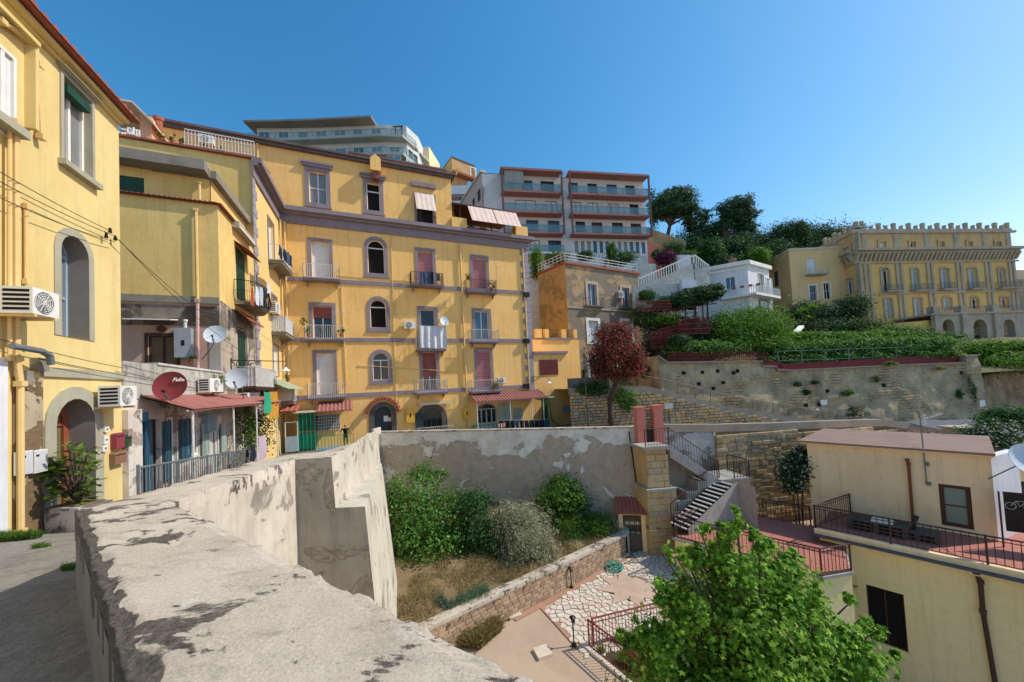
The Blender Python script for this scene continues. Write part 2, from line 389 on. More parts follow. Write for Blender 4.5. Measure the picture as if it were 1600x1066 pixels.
def balcony(root, P, u0, u1, z, proj=.7, h=1.0, slab=GREY, iron=WHITEM, th=.14, step=.13, label=None, solid=None, brackets=True, r=.011):
    """z = top of the slab"""
    s = MB(); s.pbox(P, u0, u1, z-th, z, .003, proj); s.pbox(P, u0-.04, u1+.04, z-.05, z+.012, .07, proj+.04)
    if brackets:
        for u in (u0+.2, u1-.2): s.box8([P.at(u-.03, z-th-.35, .003), P.at(u+.03, z-th-.35, .003), P.at(u+.03, z-th-.35, .06), P.at(u-.03, z-th-.35, .06), P.at(u-.03, z-th-.002, .003), P.at(u+.03, z-th-.002, .003), P.at(u+.03, z-th-.002, proj*.75), P.at(u-.03, z-th-.002, proj*.75)])
    b = s.build('balcony', slab, root, label=label)
    m = MB(); railing(m, P, u0, u1, z+.012, z+h, proj-.04, step, r, side=.02); m.build('railing', iron, b, kind='stuff')
    if solid:
        m = MB(); m.pbox(P, u0+.01, u1-.01, z+.06, z+h-.05, proj-.075, proj-.06); m.pbox(P, u0+.015, u0+.03, z+.06, z+h-.05, .02, proj-.08); m.pbox(P, u1-.03, u1-.015, z+.06, z+h-.05, .02, proj-.08)
        m.build('screen', solid, b)
    return b
def pipe(root, P, pts, r=.06, m=PIPEY, w=.1, name='drainpipe', n=8):
    mb = MB(); mb.tube([P.at(a, b, w) for a, b in pts], r, n)
    for a, b in pts: mb.pbox(P, a-r*1.25, a+r*1.25, b-.05, b+.05, w-r*1.2, w+r*1.2)
    return mb.build(name, m, root)
def tiles(mb, P, u0, u1, za, wa, zb, wb, pitch=.2, r=.07, rows=1):
    """roll tiles / corrugations running from (wa,za) at the wall to (wb,zb) at the edge"""
    n = max(2, int((u1-u0)/pitch)); p = (u1-u0)/n
    for k in range(n):
        c = u0+p*(k+.5); a = [P.at(c+r*math.cos(t)*1.1, za+r*math.sin(t), wa) for t in (math.pi, 2.36, math.pi/2, .78, 0)]
        b = [P.at(c+r*math.cos(t)*1.1, zb+r*math.sin(t), wb) for t in (math.pi, 2.36, math.pi/2, .78, 0)]
        for i in range(4): mb.poly([a[i], a[i+1], b[i+1], b[i]])
        mb.poly(b)
    mb.poly([P.at(u0, za-.0, wa), P.at(u1, za, wa), P.at(u1, zb, wb), P.at(u0, zb, wb)])
    mb.poly([P.at(u0, za-.05, wa), P.at(u1, za-.05, wa), P.at(u1, zb-.04, wb), P.at(u0, zb-.04, wb)])
def ac_unit(P, r, label, w=.25, depth=.32, group='air conditioning units on the walls', side=None):
    u0, u1, z0, z1 = r; t = thing('air_conditioner', label, 'air conditioner', P.at((u0+u1)/2, z0, w), group)
    b = MB(); b.pbox(P, u0, u1, z0, z1, w, w+depth); b.build('casing', PLAST, t)
    g = MB(); c = u0+(u1-u0)*.42; zc = (z0+z1)/2; rr = (z1-z0)*.42
    for k in range(5):
        q = rr*(k+1)/5; pts = [P.at(c+q*math.cos(a), zc+q*math.sin(a), w+depth+.012) for a in np.linspace(0, 2*math.pi, 17)]; g.tube(pts, .007, 3)
    for k in range(6): a = math.pi*k/6; g.bar(P.at(c-rr*math.cos(a), zc-rr*math.sin(a), w+depth+.012), P.at(c+rr*math.cos(a), zc+rr*math.sin(a), w+depth+.012), .006, 3)
    g.build('fan_grille', WHITEM, t)
    f = MB(); f.poly([P.at(c+rr*math.cos(a), zc+rr*math.sin(a), w+depth+.003) for a in np.linspace(0, 2*math.pi, 24)[:-1]]); f.build('fan_opening', mat('fan_dark', '6f7370', '5b5f5c', 3, .6, 0), t)
    s = MB()
    for k in range(5): z = z0+(z1-z0)*(.12+.17*k); s.pbox(P, u0-.004, u0-.001, z, z+(z1-z0)*.1, w+.04, w+depth-.04)
    s.build('side_vent', DARK, t)
    k = MB(); k.pbox(P, u0+.05, u0+.09, z0-.05, z0-.001, .0, w+depth); k.pbox(P, u1-.09, u1-.05, z0-.05, z0-.001, .0, w+depth)
    k.build('bracket', PIPEY, t)
    return t
def dish(center, facing, r, label, mt, pole=None, group='satellite dishes', cat='satellite dish', arm=True):
    c = Vector(center); q = Vector(facing).normalized().to_track_quat('Z', 'Y')
    t = thing('satellite_dish', label, cat, c, group); n = 24
    b = MB(); prev = None
    for k in range(6):
        rr = r*k/5; zz = .22*r*(k/5)**2
        cur = [c+q@Vector((rr*math.cos(a)*.96, rr*math.sin(a), zz)) for a in np.linspace(0, 2*math.pi, n+1)[:-1]]
        if k == 1: b.poly(cur)
        elif k > 1:
            for i in range(n): b.poly([prev[i], prev[(i+1) % n], cur[(i+1) % n], cur[i]])
        prev = cur
    back = [p-q@Vector((0, 0, .02)) for p in prev]
    for i in range(n): b.poly([prev[i], prev[(i+1) % n], back[(i+1) % n], back[i]])
    b.build('reflector', mt, t, smooth=True)
    a = MB(); tip = c+q@Vector((0, -r*.55, r*.85)); low = c+q@Vector((0, -r*.98, r*.2))
    a.bar(low, tip, .018*max(r, .5)/.5, 5); a.bar(c+q@Vector((-.12*r, -r*.95, r*.2)), tip, .008, 4); a.bar(c+q@Vector((.12*r, -r*.95, r*.2)), tip, .008, 4)
    a.build('feed_arm', GREYM, t)
    h = MB(); h.bar(tip+q@Vector((0, 0, .08*r)), tip-q@Vector((0, 0, .12*r)), .09*r, 8); h.build('receiver', BLACKM, t)
    if pole is not None:
        m = MB(); m.bar(c-q@Vector((0, 0, .03)), c-q@Vector((0, 0, .15)), .03, 6); m.tube([c-q@Vector((0, 0, .15))]+[Vector(p) for p in pole], .022, 6); m.build('mast', GREYM, t)
    return t, q
# ================================================================ planes of the place
S = Plane(pt(115, 8), (-.341, .94))              # house fronts along the street on the left (and the wing)
MD = (.918, .396)
Mn = Plane(pt(443, 25.5), MD)                    # the long yellow front
uS = lambda px: S.u(px, 600)
cN = S.at(uS(346), 0); BF = Plane(cN, MD)        # front of the narrow stepped house
cW = S.at(uS(403), 0); WF = Plane(cW, MD)        # front of the wing
def stz(Y): return E+float(np.interp(Y, [-4, 3, 5.7, 7.3, 10, 16, 26], [-1.7, -1.8, -2.0, -2.45, -2.75, -3.25, -4.0]))
def foot(P, u0, u1, w0, w1): return [tuple(P.at(u, 0, w).xy) for u, w in ((u0, w1), (u1, w1), (u1, w0), (u0, w0))]
def orect(P, px, tw=.24, sill=False):
    a = P.rect(*px); return (a[0]+tw, a[1]-tw, a[2]+(tw if sill else 0), a[3]-tw)
# ================================================================ ground
def grid_surface(name, xs, ys, fz, m, label=None, mask=None, **kw):
    v = []; idx = {}; f = []
    for j, y in enumerate(ys):
        for i, x in enumerate(xs): idx[i, j] = len(v); v.append((x, y, fz(x, y)))
    for j in range(len(ys)-1):
        for i in range(len(xs)-1):
            if mask and not mask((xs[i]+xs[i+1])/2, (ys[j]+ys[j+1])/2): continue
            f.append((idx[i, j], idx[i+1, j], idx[i+1, j+1], idx[i, j+1]))
    me = bpy.data.meshes.new(name); me.from_pydata(v, [], f); me.polygons.foreach_set('use_smooth', [True]*len(f))
    return link(name, me, m, None, kind='structure', **kw)
EARTH = mat('earth', '6a5a44', '54603a', .25, .95, .4, 6)
FARG = mat('far_ground', 'a39a88', '8a8a6e', .05, .95, .2, 2)  # pale tone chosen so this mostly hidden ground bounces light upward
mb = MB(); mb.poly([(-158, -68, E-13.2), (208, -68, E-13.2), (208, 178, E-13.2), (-158, 178, E-13.2)])
link('ground', mb.mesh('ground', Vector()), FARG, None, kind='structure')
# hillside that climbs behind the street
def hillz(x, y):
    s = min(max((x-30)/22, 0), 1)
    ys = [38.5, 43, 47, 52, 58, 66, 80, 110, 160]; zl = [-1.5, 0, 3, 7, 12, 20, 30, 36, 34]; zr = [-1.0, .6, 2, 3, 4.2, 12, 20, 24, 22]
    a = np.interp(y, ys, zl); b = np.interp(y, ys, zr)
    return E+a*(1-s)+b*s+noise.noise(Vector((x*.08, y*.08, 0)))*.8*min(1, max(0, (y-44)/10))
grid_surface('hillside', list(np.arange(-140, 190, 4.)), [38.5, 40, 43, 45, 47, 50, 54, 58, 62, 66, 72, 80, 92, 110, 130, 160], hillz, EARTH)
# street in front of the houses and the little square behind the far wall
ASPH = mat('old_asphalt', '857f76', '6d6860', 1.3, .95, .9, 16, .5, stain='57534c', grain=.5)
xs = list(np.arange(-13, 4.1, .5)); ys = list(np.arange(-6, 22.1, .5))
def lefthalf(x, y):
    p = Vector((x, y)); s = (p-S.o).dot(S.n); lim = -4.6+(-.235)*(y-3.7) if y > 3.7 else -4.6+(3.7-y)*1.22
    return s > -2.2 and x < lim+(.55 if y > 3.7 else 1.1)
grid_surface('street', xs, ys, lambda x, y: stz(y)+.02*noise.noise(Vector((x*1.3, y*1.3, 3))), ASPH, mask=lefthalf)
mb = MB(); zz = stz(24)-.03
mb.poly([(-16.5, 21.6, stz(22)), (-8.3, 21.6, stz(22)), (-9.75, 25.9, zz), (7.4, 21.75, zz), (7.8, 44, zz), (-14, 44, zz)])
mb.poly([(7.8, 21.9, zz), (14, 23.3, zz-.7), (30, 27, zz-2.2), (60, 34, zz-3.2), (60, 44, zz-2.6), (7.8, 44, zz)])
link('piazza', mb.mesh('piazza', Vector()), ASPH, None, kind='structure')
# ================================================================ 1. yellow corner house on the left
zr = S.z(190, 157, .36)-.22
e = uS(190); cs = thing('yellow_corner_house', 'lemon yellow corner house at the far left with tiled eave and arched doorway', 'house', S.at(0, stz(8), 0))
REVEAL = mat('reveal_grey', '817d78', '716d69', 1.2, .9, .15, 20, .3)
holes = []
window(cs, S, orect(S, (93, 133, 146, 262), .08), 'grey', GREYL, .08, frame=WHITE, bars=(1, 0), depth=.2, holes=holes, hood=(.03, .06, .14), sill=.14, tproj=.03, lining=GREYL)
r = S.rect(95, 133, 141, 262); mb = MB(); mb.pbox(S, r[0]+.12, r[1]-.05, r[3]-.38, r[3]-.2, -.12, .04); mb.build('shutter_box', SH_GREEN, cs)
ra = orect(S, (84, 358, 146, 528), .17); window(cs, S, (ra[0], ra[1], ra[2], ra[3]), 'grey', GREYL, .17, arch=True, frame=SH_LTBL, bars=(1, 1), depth=.42, holes=holes, tproj=.02, lining=REVEAL)
rd = S.rect(68, 604, 160, 812); tw = .27
ro = (rd[0]+tw, rd[1]-tw, stz(8)-.6, rd[3]-tw)
dn = window(cs, S, ro, 'frost', GREYL, tw, arch=True, frame=WOOD, bars=(1, 1), depth=.5, holes=holes, fw=.15, name='doorway', tproj=.03, lining=REVEAL, glassm=mat('door_glass_olive', '6d6a4c', '5d5b42', 2, .4, 0))
# bay window of the left edge
rb = S.rect(-70, 60, 48, 205); r2 = (rb[0], S.u(24, 130), rb[2], rb[3])
window(cs, S, (r2[0], r2[1], r2[2]+.05, r2[3]), 'grey', None, frame=WHITE, bars=(3, 0), depth=.05, holes=holes, glassm=SH_WHITE)
mb = MB(); mb.pbox(S, rb[0], S.u(49, 195, .25), S.z(25, 203, .25), S.z(25, 190, .25), .003, .25); mb.build('sill_slab', GREYL, cs)
mb = MB(); zl = S.z(25, 55); mb.pbox(S, rb[0], S.u(40, 100), zl+.0, zl+.08, .003, .22); mb.pbox(S, S.u(38, 100), S.u(44, 100), S.z(40, 200), zl-.001, .003, .16); mb.build('bay_surround', YEL_L, cs)
mb = MB()
outer = [(-16, stz(0)-1.5), (e, stz(9)-.6), (e, zr), (-16, zr)]
skin(mb, S, outer, holes, 0, .55)
f = foot(S, -16, e, -9, 0); mb.prism(f, [E-5]*4, [zr]*4, top=False, skip=(0,))
mb.build('wall', YEL_L, cs)
# eave with roof tiles: fascia, one row of half-round tiles seen edge on
mb = MB(); mb.pbox(S, -16, e+.05, zr-.0, zr+.1, -.5, .2); mb.pbox(S, -16, e, zr-.08, zr-.002, .003, .08); mb.build('cornice', YEL_L, cs)
mb = MB(); tiles(mb, S, -16, e+.18, zr+.5, -1.6, zr+.16, .36, .24, .085); mb.build('roof_edge', TERRAD, cs, kind='stuff')
mb = MB(); mb.poly([S.at(-16, zr+.5, -1.6), S.at(e, zr+.5, -1.6), S.at(e-1, zr+2, -7), S.at(-16, zr+2, -7)]); mb.build('roof', TERRAD, cs)
zb = S.z(125, 578); mb = MB(); mb.pbox(S, S.u(63, 590), e-.003, zb-.19, zb, .003, .05); mb.build('string_course', GREYL, cs)
STONEP = peel('flaking_stone_render', 'b9a78b', 'a89a82', '8c7658', '6d5a48', .47, 1.1, .3)
mb = MB(); mb.pbox(S, S.u(19, 700), S.u(64, 700), stz(7)-.5, S.z(40, 590), .003, .035); mb.build('bare_stone_patch', STONEP, cs)
mb = MB(); mb.pbox(S, -16, S.u(5, 700), stz(4)-.9, S.z(5, 560), .003, .06); mb.build('white_render_panel', WHITEW, cs)
pipe(cs, S, [(S.u(20, 600), S.z(14, 835)), (S.u(20, 600), S.z(16, 600)), (S.u(14, 540), S.z(10, 560)), (S.u(13, 400), S.z(13, 190))], .05, PIPEY, .1)
pipe(cs, S, [(S.u(3, 300), S.z(4, 560)), (S.u(3, 300), S.z(4, 190))], .03, PIPEY, .1)
pipe(cs, S, [(S.u(35, 370), S.z(35, 440)), (S.u(35, 370), S.z(35, 322))], .03, PIPEY, .05)
pipe(cs, S, [(S.u(54, 200), S.z(54, 213)), (S.u(50, 200), S.z(50, 100)), (S.u(38, 70), S.z(38, 62)), (S.u(-10, 60), S.z(0, 40))], .045, PIPEY, .1)
r = S.rect(85, 362, 146, 520)
t = MB(); t.tube([S.at(S.u(-20, 556), S.z(-20, 541), .3), S.at(S.u(30, 548), S.z(30, 549), .3), S.at(S.u(44, 555), S.z(44, 556), .3), S.at(S.u(49, 570), S.z(49, 570), .28)], .055, 8)
t.build('cable_duct', GREYM, cs); 
t = MB(); a = S.rect(46, 560, 62, 580); t.pbox(S, a[0], a[1], a[2], a[3], .003, .14); a = S.rect(26, 580, 37, 602); t.pbox(S, a[0], a[1], a[2], a[3], .036, .14); t.build('junction_box', GREY2, cs, kind='stuff')
for px in ((17, 706, 36, 742), (39, 704, 60, 739)):
    a = S.rect(*px); mbx = MB(); mbx.pbox(S, a[0], a[1], a[2], a[3], .036, .13); o = mbx.build('meter_box', PLAST, None)
    tag(o, ('left' if px[0] < 30 else 'right')+' grey meter box of the pair on the bare stone beside the arched door', 'meter box', 'meter boxes by the arched door')
    k = MB(); k.pbox(S, a[0]+.03, a[0]+.1, a[3]-.12, a[3]-.08, .131, .135); k.build('latch', DARK, o)
    k = MB(); k.pbox(S, a[0]+.02, a[1]-.02, a[2]+.02, a[3]-.02, .131, .134); k.build('cover', mat('meter_cover', 'c6c7cb', 'b9babe', 3, .5, .02), o)
ac_unit(S, S.rect(46, 454, 88, 494, .5), 'white air conditioner mounted below the arched stair window of the corner house', .12, .42)
ac_unit(S, S.rect(186, 603, 212, 634, .5), 'white air conditioner at the far corner of the corner house beside the satellite dish', .12, .4)
# letter boxes and bells
def letterbox(px, m, label, w=.12):
    a = S.rect(*px); t = thing('letterbox', label, 'letterbox', S.at(a[0], a[2], 0), 'letterboxes by the arched door')
    b = MB(); b.pbox(S, a[0], a[1], a[2], a[3]-.04, .003, w); b.box8([S.at(a[0], a[3]-.039, w), S.at(a[1], a[3]-.039, w), S.at(a[1], a[3]-.039, .003), S.at(a[0], a[3]-.039, .003), S.at(a[0]+.03, a[3], w*.9), S.at(a[1]-.03, a[3], w*.9), S.at(a[1]-.03, a[3], .01), S.at(a[0]+.03, a[3], .01)])
    b.build('body', m, t); k = MB(); k.pbox(S, a[0]+.03, a[1]-.03, a[3]-.09, a[3]-.07, w+.001, w+.006); k.build('slot', BLACKM, t)
letterbox((172, 677, 186, 701), mat('letterbox_wine', '8a3d48', '7a343f', 3, .4, 0), 'wine red letterbox right of the arched doorway')
letterbox((187, 680, 197, 699), mat('letterbox_green', '1d4a38', '163c2d', 3, .4, 0), 'dark green letterbox right of the arched doorway')
letterbox((170, 706, 188, 725), mat('letterbox_brown', '8a6650', '7a5845', 3, .5, 0), 'brown letterbox under the wine red and green ones')
def bell(px, label):
    a = S.rect(*px); b = MB(); b.pbox(S, a[0], a[1], a[2], a[3], .034, .07); o = b.build('doorbell_panel', PLAST, None); tag(o, label, 'doorbell', 'doorbells on the door surround')
    k = MB(); k.pbox(S, (a[0]*2+a[1])/3, (a[0]+a[1]*2)/3, (a[2]+a[3])/2-.02, (a[2]+a[3])/2+.02, .071, .08); k.build('button', GREYM, o)
bell((158, 667, 165, 675), 'small white bell plate on the door surround, topmost of the three')
bell((157, 681, 164, 694), 'grey steel bell panel in the middle of the three on the door surround'); bell((155, 696, 163, 706), 'grey intercom box, lowest of the three on the door surround')
# ================================================================ 2. stepped yellow and grey house behind it
nb = thing('stepped_house', 'narrow stepped house, yellow above bare grey render, with green shuttered doors', 'house', S.at(uS(370), stz(17), 0))
ub = uS(401); uc = uS(346); zc1 = BF.z(300, 316); zmid = BF.z(270, 467)
u190 = BF.u(186, 400)
mb = MB(); skin(mb, BF, [(u190-.6, zmid), (0, zmid), (0, zc1), (u190-.6, zc1)], [], 0); 
hN = []
wd = window(nb, S, S.rect(369, 392, 383, 470), SH_GREEN, None, frame=GREYL, bars=(1, 0), depth=.12, holes=hN, slats=30, name='door')
zup = zmid
skin(mb, S, [(uc, zup), (ub, zup), (ub, zc1), (uc, zc1)], hN, 0, .14); mb.build('yellow_wall', YEL_B, nb)
f = foot(S, uc+.1, ub, -7, -.3); 
mb = MB(); mb.poly([tuple(p)+(zc1-.02,) for p in [S.at(uc, 0, 0).xy, S.at(ub, 0, 0).xy, S.at(ub, 0, -6).xy, BF.at(u190-.6, 0, 0).xy]]); mb.build('roof', GREY2, nb)
RUBB = peel('bare_grey_render', '8d857b', '7b7268', '6a5d52', '544a43', .5, .8, .4, soft=.03)
RUBB2 = peel('bare_beige_render', 'b5aa97', 'a3978a', '8f8474', '6f665c', .53, .8, .5, soft=.03)
hN2 = []
window(nb, S, S.rect(372, 514, 387, 606), SH_GREEN, None, frame=WHITE, bars=(1, 0), depth=.2, holes=hN2, slats=34, name='door')
mb = MB(); skin(mb, S, [(uc, stz(16)-.5), (ub, stz(19)-.5), (ub, zup-.001), (uc, zup-.001)], hN2, 0, .22); mb.build('street_wall', RUBB2, nb)
hB = []
window(nb, BF, (BF.u(231, 545), BF.u(277, 545), BF.z(250, 600), BF.z(255, 524)), 'grey', BROWNW, .09, frame=BROWNW, bars=(1, 0), depth=.15, holes=hB, glassm=mat('door_glass_brown', '7b6a5a', '5e5044', 1.2, .2, 0), name='terrace_door', tproj=.03)
mb = MB(); skin(mb, BF, [(u190-.6, E-1), (0, E-1), (0, zmid-.001), (u190-.6, zmid-.001)], hB, 0, .2); mb.build('terrace_wall', mat('pinkish_plaster', 'bfa391', 'b39a8a', .6, .9, .2, 14, .3, stain='8d8078'), nb)
mb = MB(); a = BF.z(250, 462); mb.pbox(BF, u190-.6, .0, a-.28, a, .003, .1); mb.build('render_ledge', GREY2, nb)
mb = MB(); a = BF.z(250, 472); mb.pbox(BF, u190-.6, -.02, a-.95, a-.12, .003, .03); mb.build('bare_render_band', RUBB, nb)
mb = MB(); mb.pbox(BF, BF.u(327, 540), BF.u(345, 540), E-1, BF.z(335, 498), .003, .025); mb.build('cement_patch', mat('cement_patch', 'a39f9a', '97938e', 1, .9, .1, 20, .1), nb)
# coping with tile edge along both sides
mb = MB(); tiles(mb, BF, u190-.6, .02, zc1+.1, -.3, zc1+.03, .16, .16, .05); tiles(mb, S, uc-.12, ub, zc1+.1, -.3, zc1+.03, .16, .16, .05); mb.build('coping_tiles', TERRAD, nb, kind='stuff')
# upper storey set back with the thick cement slab
w2 = -.35; zc2 = BF.z(280, 272, w2); 
uu = BF.u(186, 300, w2); ue = -.36
mb = MB(); hU = []
window(nb, BF.off(w2), (BF.u(188, 290, w2)-.3, BF.u(225, 290, w2), BF.z(205, 304, w2), BF.z(205, 276, w2)), SH_GREEN, None, frame=SH_GREEN, bars=(1, 0), depth=.12, holes=hU, slats=12)
skin(mb, BF, [(uu-.6, zc1-.3), (ue, zc1-.3), (ue, zc2), (uu-.6, zc2)], hU, w2, .15)
skin(mb, S, [(uc+.33, zc1-.3), (ub, zc1-.3), (ub, zc2), (uc+.33, zc2)], [], w2); mb.build('upper_wall', YEL_B, nb)
mb = MB(); mb.pbox(BF, uu-.6, BF.u(324, 270), zc2, zc2+.42, -2.2, .35); mb.build('cement_slab', GREY2, nb)
mb = MB(); mb.pbox(BF, BF.u(324, 270)+.003, ue+.05, zc2-.05, zc2+.3, -2.2, -.1); mb.pbox(S, uc+.2, ub, zc2-.051, zc2+.28, -2.3, -.1); mb.build('cement_slab', GREY2, nb)
pipe(nb, BF, [(BF.u(309, 500), BF.z(309, 586)), (BF.u(309, 400), BF.z(309, 472))], .06, mat('pipe_pale_pink', 'cfa9a0', 'c09b93', 3, .6, 0), .12)
pipe(nb, BF, [(BF.u(309, 400), BF.z(309, 470)), (BF.u(309, 400), BF.z(309, 330))], .06, PIPEY, .12)
pipe(nb, BF, [(BF.u(309, 320), BF.z(309, 314)), (BF.u(309, 300), BF.z(309, 282))], .05, PIPEY, -.2)
# door hoods, balconies on the street side
r = S.rect(366, 388, 394, 404, .2); mb = MB(); tiles(mb, S, S.u(366, 400), S.u(386, 400), S.z(372, 384)+.05, .003, S.z(372, 392)-.1, .6, .16, .05); mb.build('tile_hood', TERRAD, nb, kind='stuff')
mb = MB(); tiles(mb, S, S.u(367, 500), S.u(394, 500), S.z(372, 487)+.05, .003, S.z(372, 500)-.05, .55, .18, .06); mb.build('tile_hood', TERRAD, nb, kind='stuff')
mb = MB(); mb.pbox(S, S.u(362, 365), S.u(388, 365), S.z(364, 357), S.z(364, 352)+.14, .003, .3); mb.pbox(S, S.u(362, 365)+.05, S.u(388, 365)-.05, S.z(364, 357)+.02, S.z(364, 357)+.1, .301, .33, 1); mb.build('awning_box', [GREYL, WHITE], nb)
zb1 = S.z(373, 470)-.12
b = MB(); u0, u1 = S.u(366, 480), S.u(398, 470); N = 12
pts = [(u0+(u1-u0)*(.5-.5*math.cos(math.pi*i/N)), .95*math.sin(math.pi*i/N)**.6) for i in range(N+1)]
b.poly([S.at(u, zb1, max(w, .003)) for u, w in pts]); b.poly([S.at(u, zb1-.16, max(w*.8, .003)) for u, w in pts])
for (a, wa), (c, wc_) in zip(pts[:-1], pts[1:]): b.poly([S.at(a, zb1, max(wa, .003)), S.at(c, zb1, max(wc_, .003)), S.at(c, zb1-.16, max(wc_*.8, .003)), S.at(a, zb1-.16, max(wa*.8, .003))])
bb = b.build('balcony', GREY2, nb)
m = MB(); L = [S.at(u, 0, max(w, .02)) for u, w in pts]
for (p, q) in zip(L[:-1], L[1:]):
    for k in range(3):
        x = p+(q-p)*k/3; out = (x-S.at((u0+u1)/2, 0, 0)).normalized()*.12
        m.tube([x+Vector((0, 0, zb1)), x+out+Vector((0, 0, zb1+.3)), x+out*.6+Vector((0, 0, zb1+.55)), x+Vector((0, 0, zb1+1))], .012, 4)
    for h, rr in ((1, .022), (.5, .012), (.05, .015)): m.bar(p+Vector((0, 0, zb1+h)), q+Vector((0, 0, zb1+h)), rr, 4)
m.build('railing', BLACKM, bb, kind='stuff')
balcony(nb, S, S.u(371, 600), S.u(409, 600), S.z(373, 606), .75, 1.0, BROWNW, WHITEM, .14, .12, solid=mat('balcony_sheet', 'd2d0c8', 'b7b5ad', 3, .8, .1, 20, .3), label='balcony wrapped in pale sheeting')
# wrought iron bracket with a street lamp
def street_lamp_bracket(P, u, z, w0, L, label, iron=BLACKM, along=None):
    t = thing('street_lamp', label, 'street lamp', P.at(u, z-.5, w0), 'bell shaped street lamps on brackets')
    a = P.at(u, z, w0); b_ = along; m = MB(); m.bar(a, b_, .022, 6); m.bar(a+Vector((0, 0, -.45)), a+Vector((0, 0, .1)), .025, 6)
    d = (b_-a); 
    for fr, s_ in ((.12, .2), (.3, .15), (.45, .11)):
        c = a+d*fr+Vector((0, 0, -s_)); e_ = d.normalized()
        m.tube([c+(e_*math.cos(q)+Vector((0, 0, math.sin(q))))*s_*(1-.09*k) for k, q in enumerate(np.linspace(1.57, 8.5, 10))], .013, 4)
    m.bar(a+Vector((0, 0, -.45)), a+d*.5, .016, 5)
    m.build('bracket', iron, t)
    h = MB(); h.bar(b_, b_+Vector((0, 0, -.3)), .018, 6); h.bar(b_+Vector((0, 0, -.2)), b_+Vector((0, 0, -.36)), .05, 8); h.build('stem', GREYM, t)
    s = MB(); n = 14; pr = None
    for rr, zz in ((.05, -.33), (.09, -.42), (.2, -.5), (.27, -.56)):
        cur = [b_+Vector((rr*math.cos(q), rr*math.sin(q), zz)) for q in np.linspace(0, 2*math.pi, n+1)[:-1]]
        if pr: 
            for i in range(n): s.poly([pr[i], pr[(i+1) % n], cur[(i+1) % n], cur[i]])
        pr = cur
    s.build('lamp_shade', WHITE, t); g = MB(); g.bar(b_+Vector((0, 0, -.4)), b_+Vector((0, 0, -.53)), .045, 8); g.build('bulb', WHITE, t)
u = S.u(360, 560); z = S.z(360, 563)
street_lamp_bracket(S, u, z, .02, 2, 'bell shaped street lamp on a long scrolled iron bracket over the street corner', along=S.at(S.u(446, 565, 1.3), z+.25, 1.3))
# ================================================================ 3. low house with the roof terrace, red dish and veranda
lh = thing('low_terrace_house', 'low flaking white and grey house with a roof terrace parapet above a red corrugated veranda', 'house', S.at(uS(270), stz(12), 0))
zt = (S.z(200, 547)+S.z(340, 594))/2
FLAKW = peel('flaking_whitewash', 'd2ccc2', 'c3b6ab', 'b1978b', '8c8079', .55, .9, .5, soft=.03)
u2 = S.u(394, 640); e2 = e+.003
PARA = peel('stained_parapet', 'b8b5ac', 'a3a097', '8b8276', '5b554d', .58, .8, .9, soft=.05)
hL = []
zro = S.z(300, 648)                      # underside of the veranda roof on the wall
window(lh, S, (S.u(233, 700), S.u(251, 700), stz(11)+.02, S.z(240, 655)), 'open', None, frame=BROWNW, bars=(0, 0), depth=.18, holes=hL, name='door')
window(lh, S, (S.u(262, 700), S.u(277, 700), stz(12)+.02, S.z(270, 652)), 'glass', None, frame=WHITE, bars=(1, 1), depth=.18, holes=hL, name='door')
window(lh, S, (S.u(298, 690), S.u(312, 690), S.z(305, 712), S.z(305, 662)), 'glass', None, frame=WHITE, bars=(1, 0), depth=.14, holes=hL)
window(lh, S, (S.u(331, 690), S.u(341, 690), stz(15)+.02, S.z(336, 655)), 'glass', None, frame=WHITE, bars=(1, 0), depth=.14, holes=hL, name='door')
window(lh, S, (S.u(349, 690), S.u(357, 690), S.z(353, 706), S.z(353, 662)), 'glass', None, frame=WHITE, bars=(1, 0), depth=.14, holes=hL)
mb = MB(); skin(mb, S, [(e2, stz(9)-.5), (uc-.004, stz(15.4)-.5), (uc-.004, zt-1.0), (e2, zt-1.0)], [h for h in hL if max(p[0] for p in h) < uc], 0, .2)
mb.build('wall', FLAKW, lh)
BLUEW = mat('wall_pale_blue', 'a9bccb', '93aaba', .8, .9, .1, 20, .2)
mb = MB(); mb.pbox(S, e2, uc-.004, zt-.999, zt, -.22, .03); mb.build('parapet', PARA, lh)
mb = MB(); mb.pbox(S, S.u(243, 560), uc-.004, zt, zt+.07, -.26, .07); mb.build('parapet_coping', mat('coping_pale', 'c7c3b8', 'aba79c', 1, .9, .2, 15, .4), lh)
mb = MB(); mb.poly([tuple(S.at(e2, zt-1.0, 0)), tuple(S.at(uc, zt-1.0, 0)), tuple(BF.at(u190-.6, zt-1.0, 0)), tuple(S.at(e2, zt-1.0, -4))]); mb.build('roof_terrace', GREY2, lh)
mb = MB(); mb.pbox(S, e2, S.u(214, 700), stz(9)-.5, S.z(205, 640), .003, .12); mb.build('pier', FLAKW, lh)
# open shutters, blue leaves
def leafpanel(px, m, name='shutter', w=.06): 
    a = S.rect(*px); leaf_shutters(lh, S, a[0], a[1], a[2], a[3], m, w=w, n=16, name=name)
leafpanel((252, 658, 262, 750), SH_BLUE); leafpanel((278, 655, 293, 718), SH_BLUE); leafpanel((312, 662, 322, 712), SH_SAGE); leafpanel((342, 662, 349, 706), SH_SAGE)
a = S.rect(222, 658, 232, 750); mb = MB(); mb.pbox(S, a[0], a[1], stz(11), a[3], .05, .1); mb.pbox(S, a[0]+.06, a[1]-.06, stz(11)+.2, a[3]-.1, .101, .115); mb.build('door_leaf', SH_BLUE, lh)
mb = MB(); a = S.rect(314, 646, 329, 676); mb.pbox(S, a[0], a[1], a[2], a[3], .003, .2); mb.build('meter_cabinet', mat('cabinet_blue_grey', '7f96a0', '6d848e', 3, .5, 0), lh)
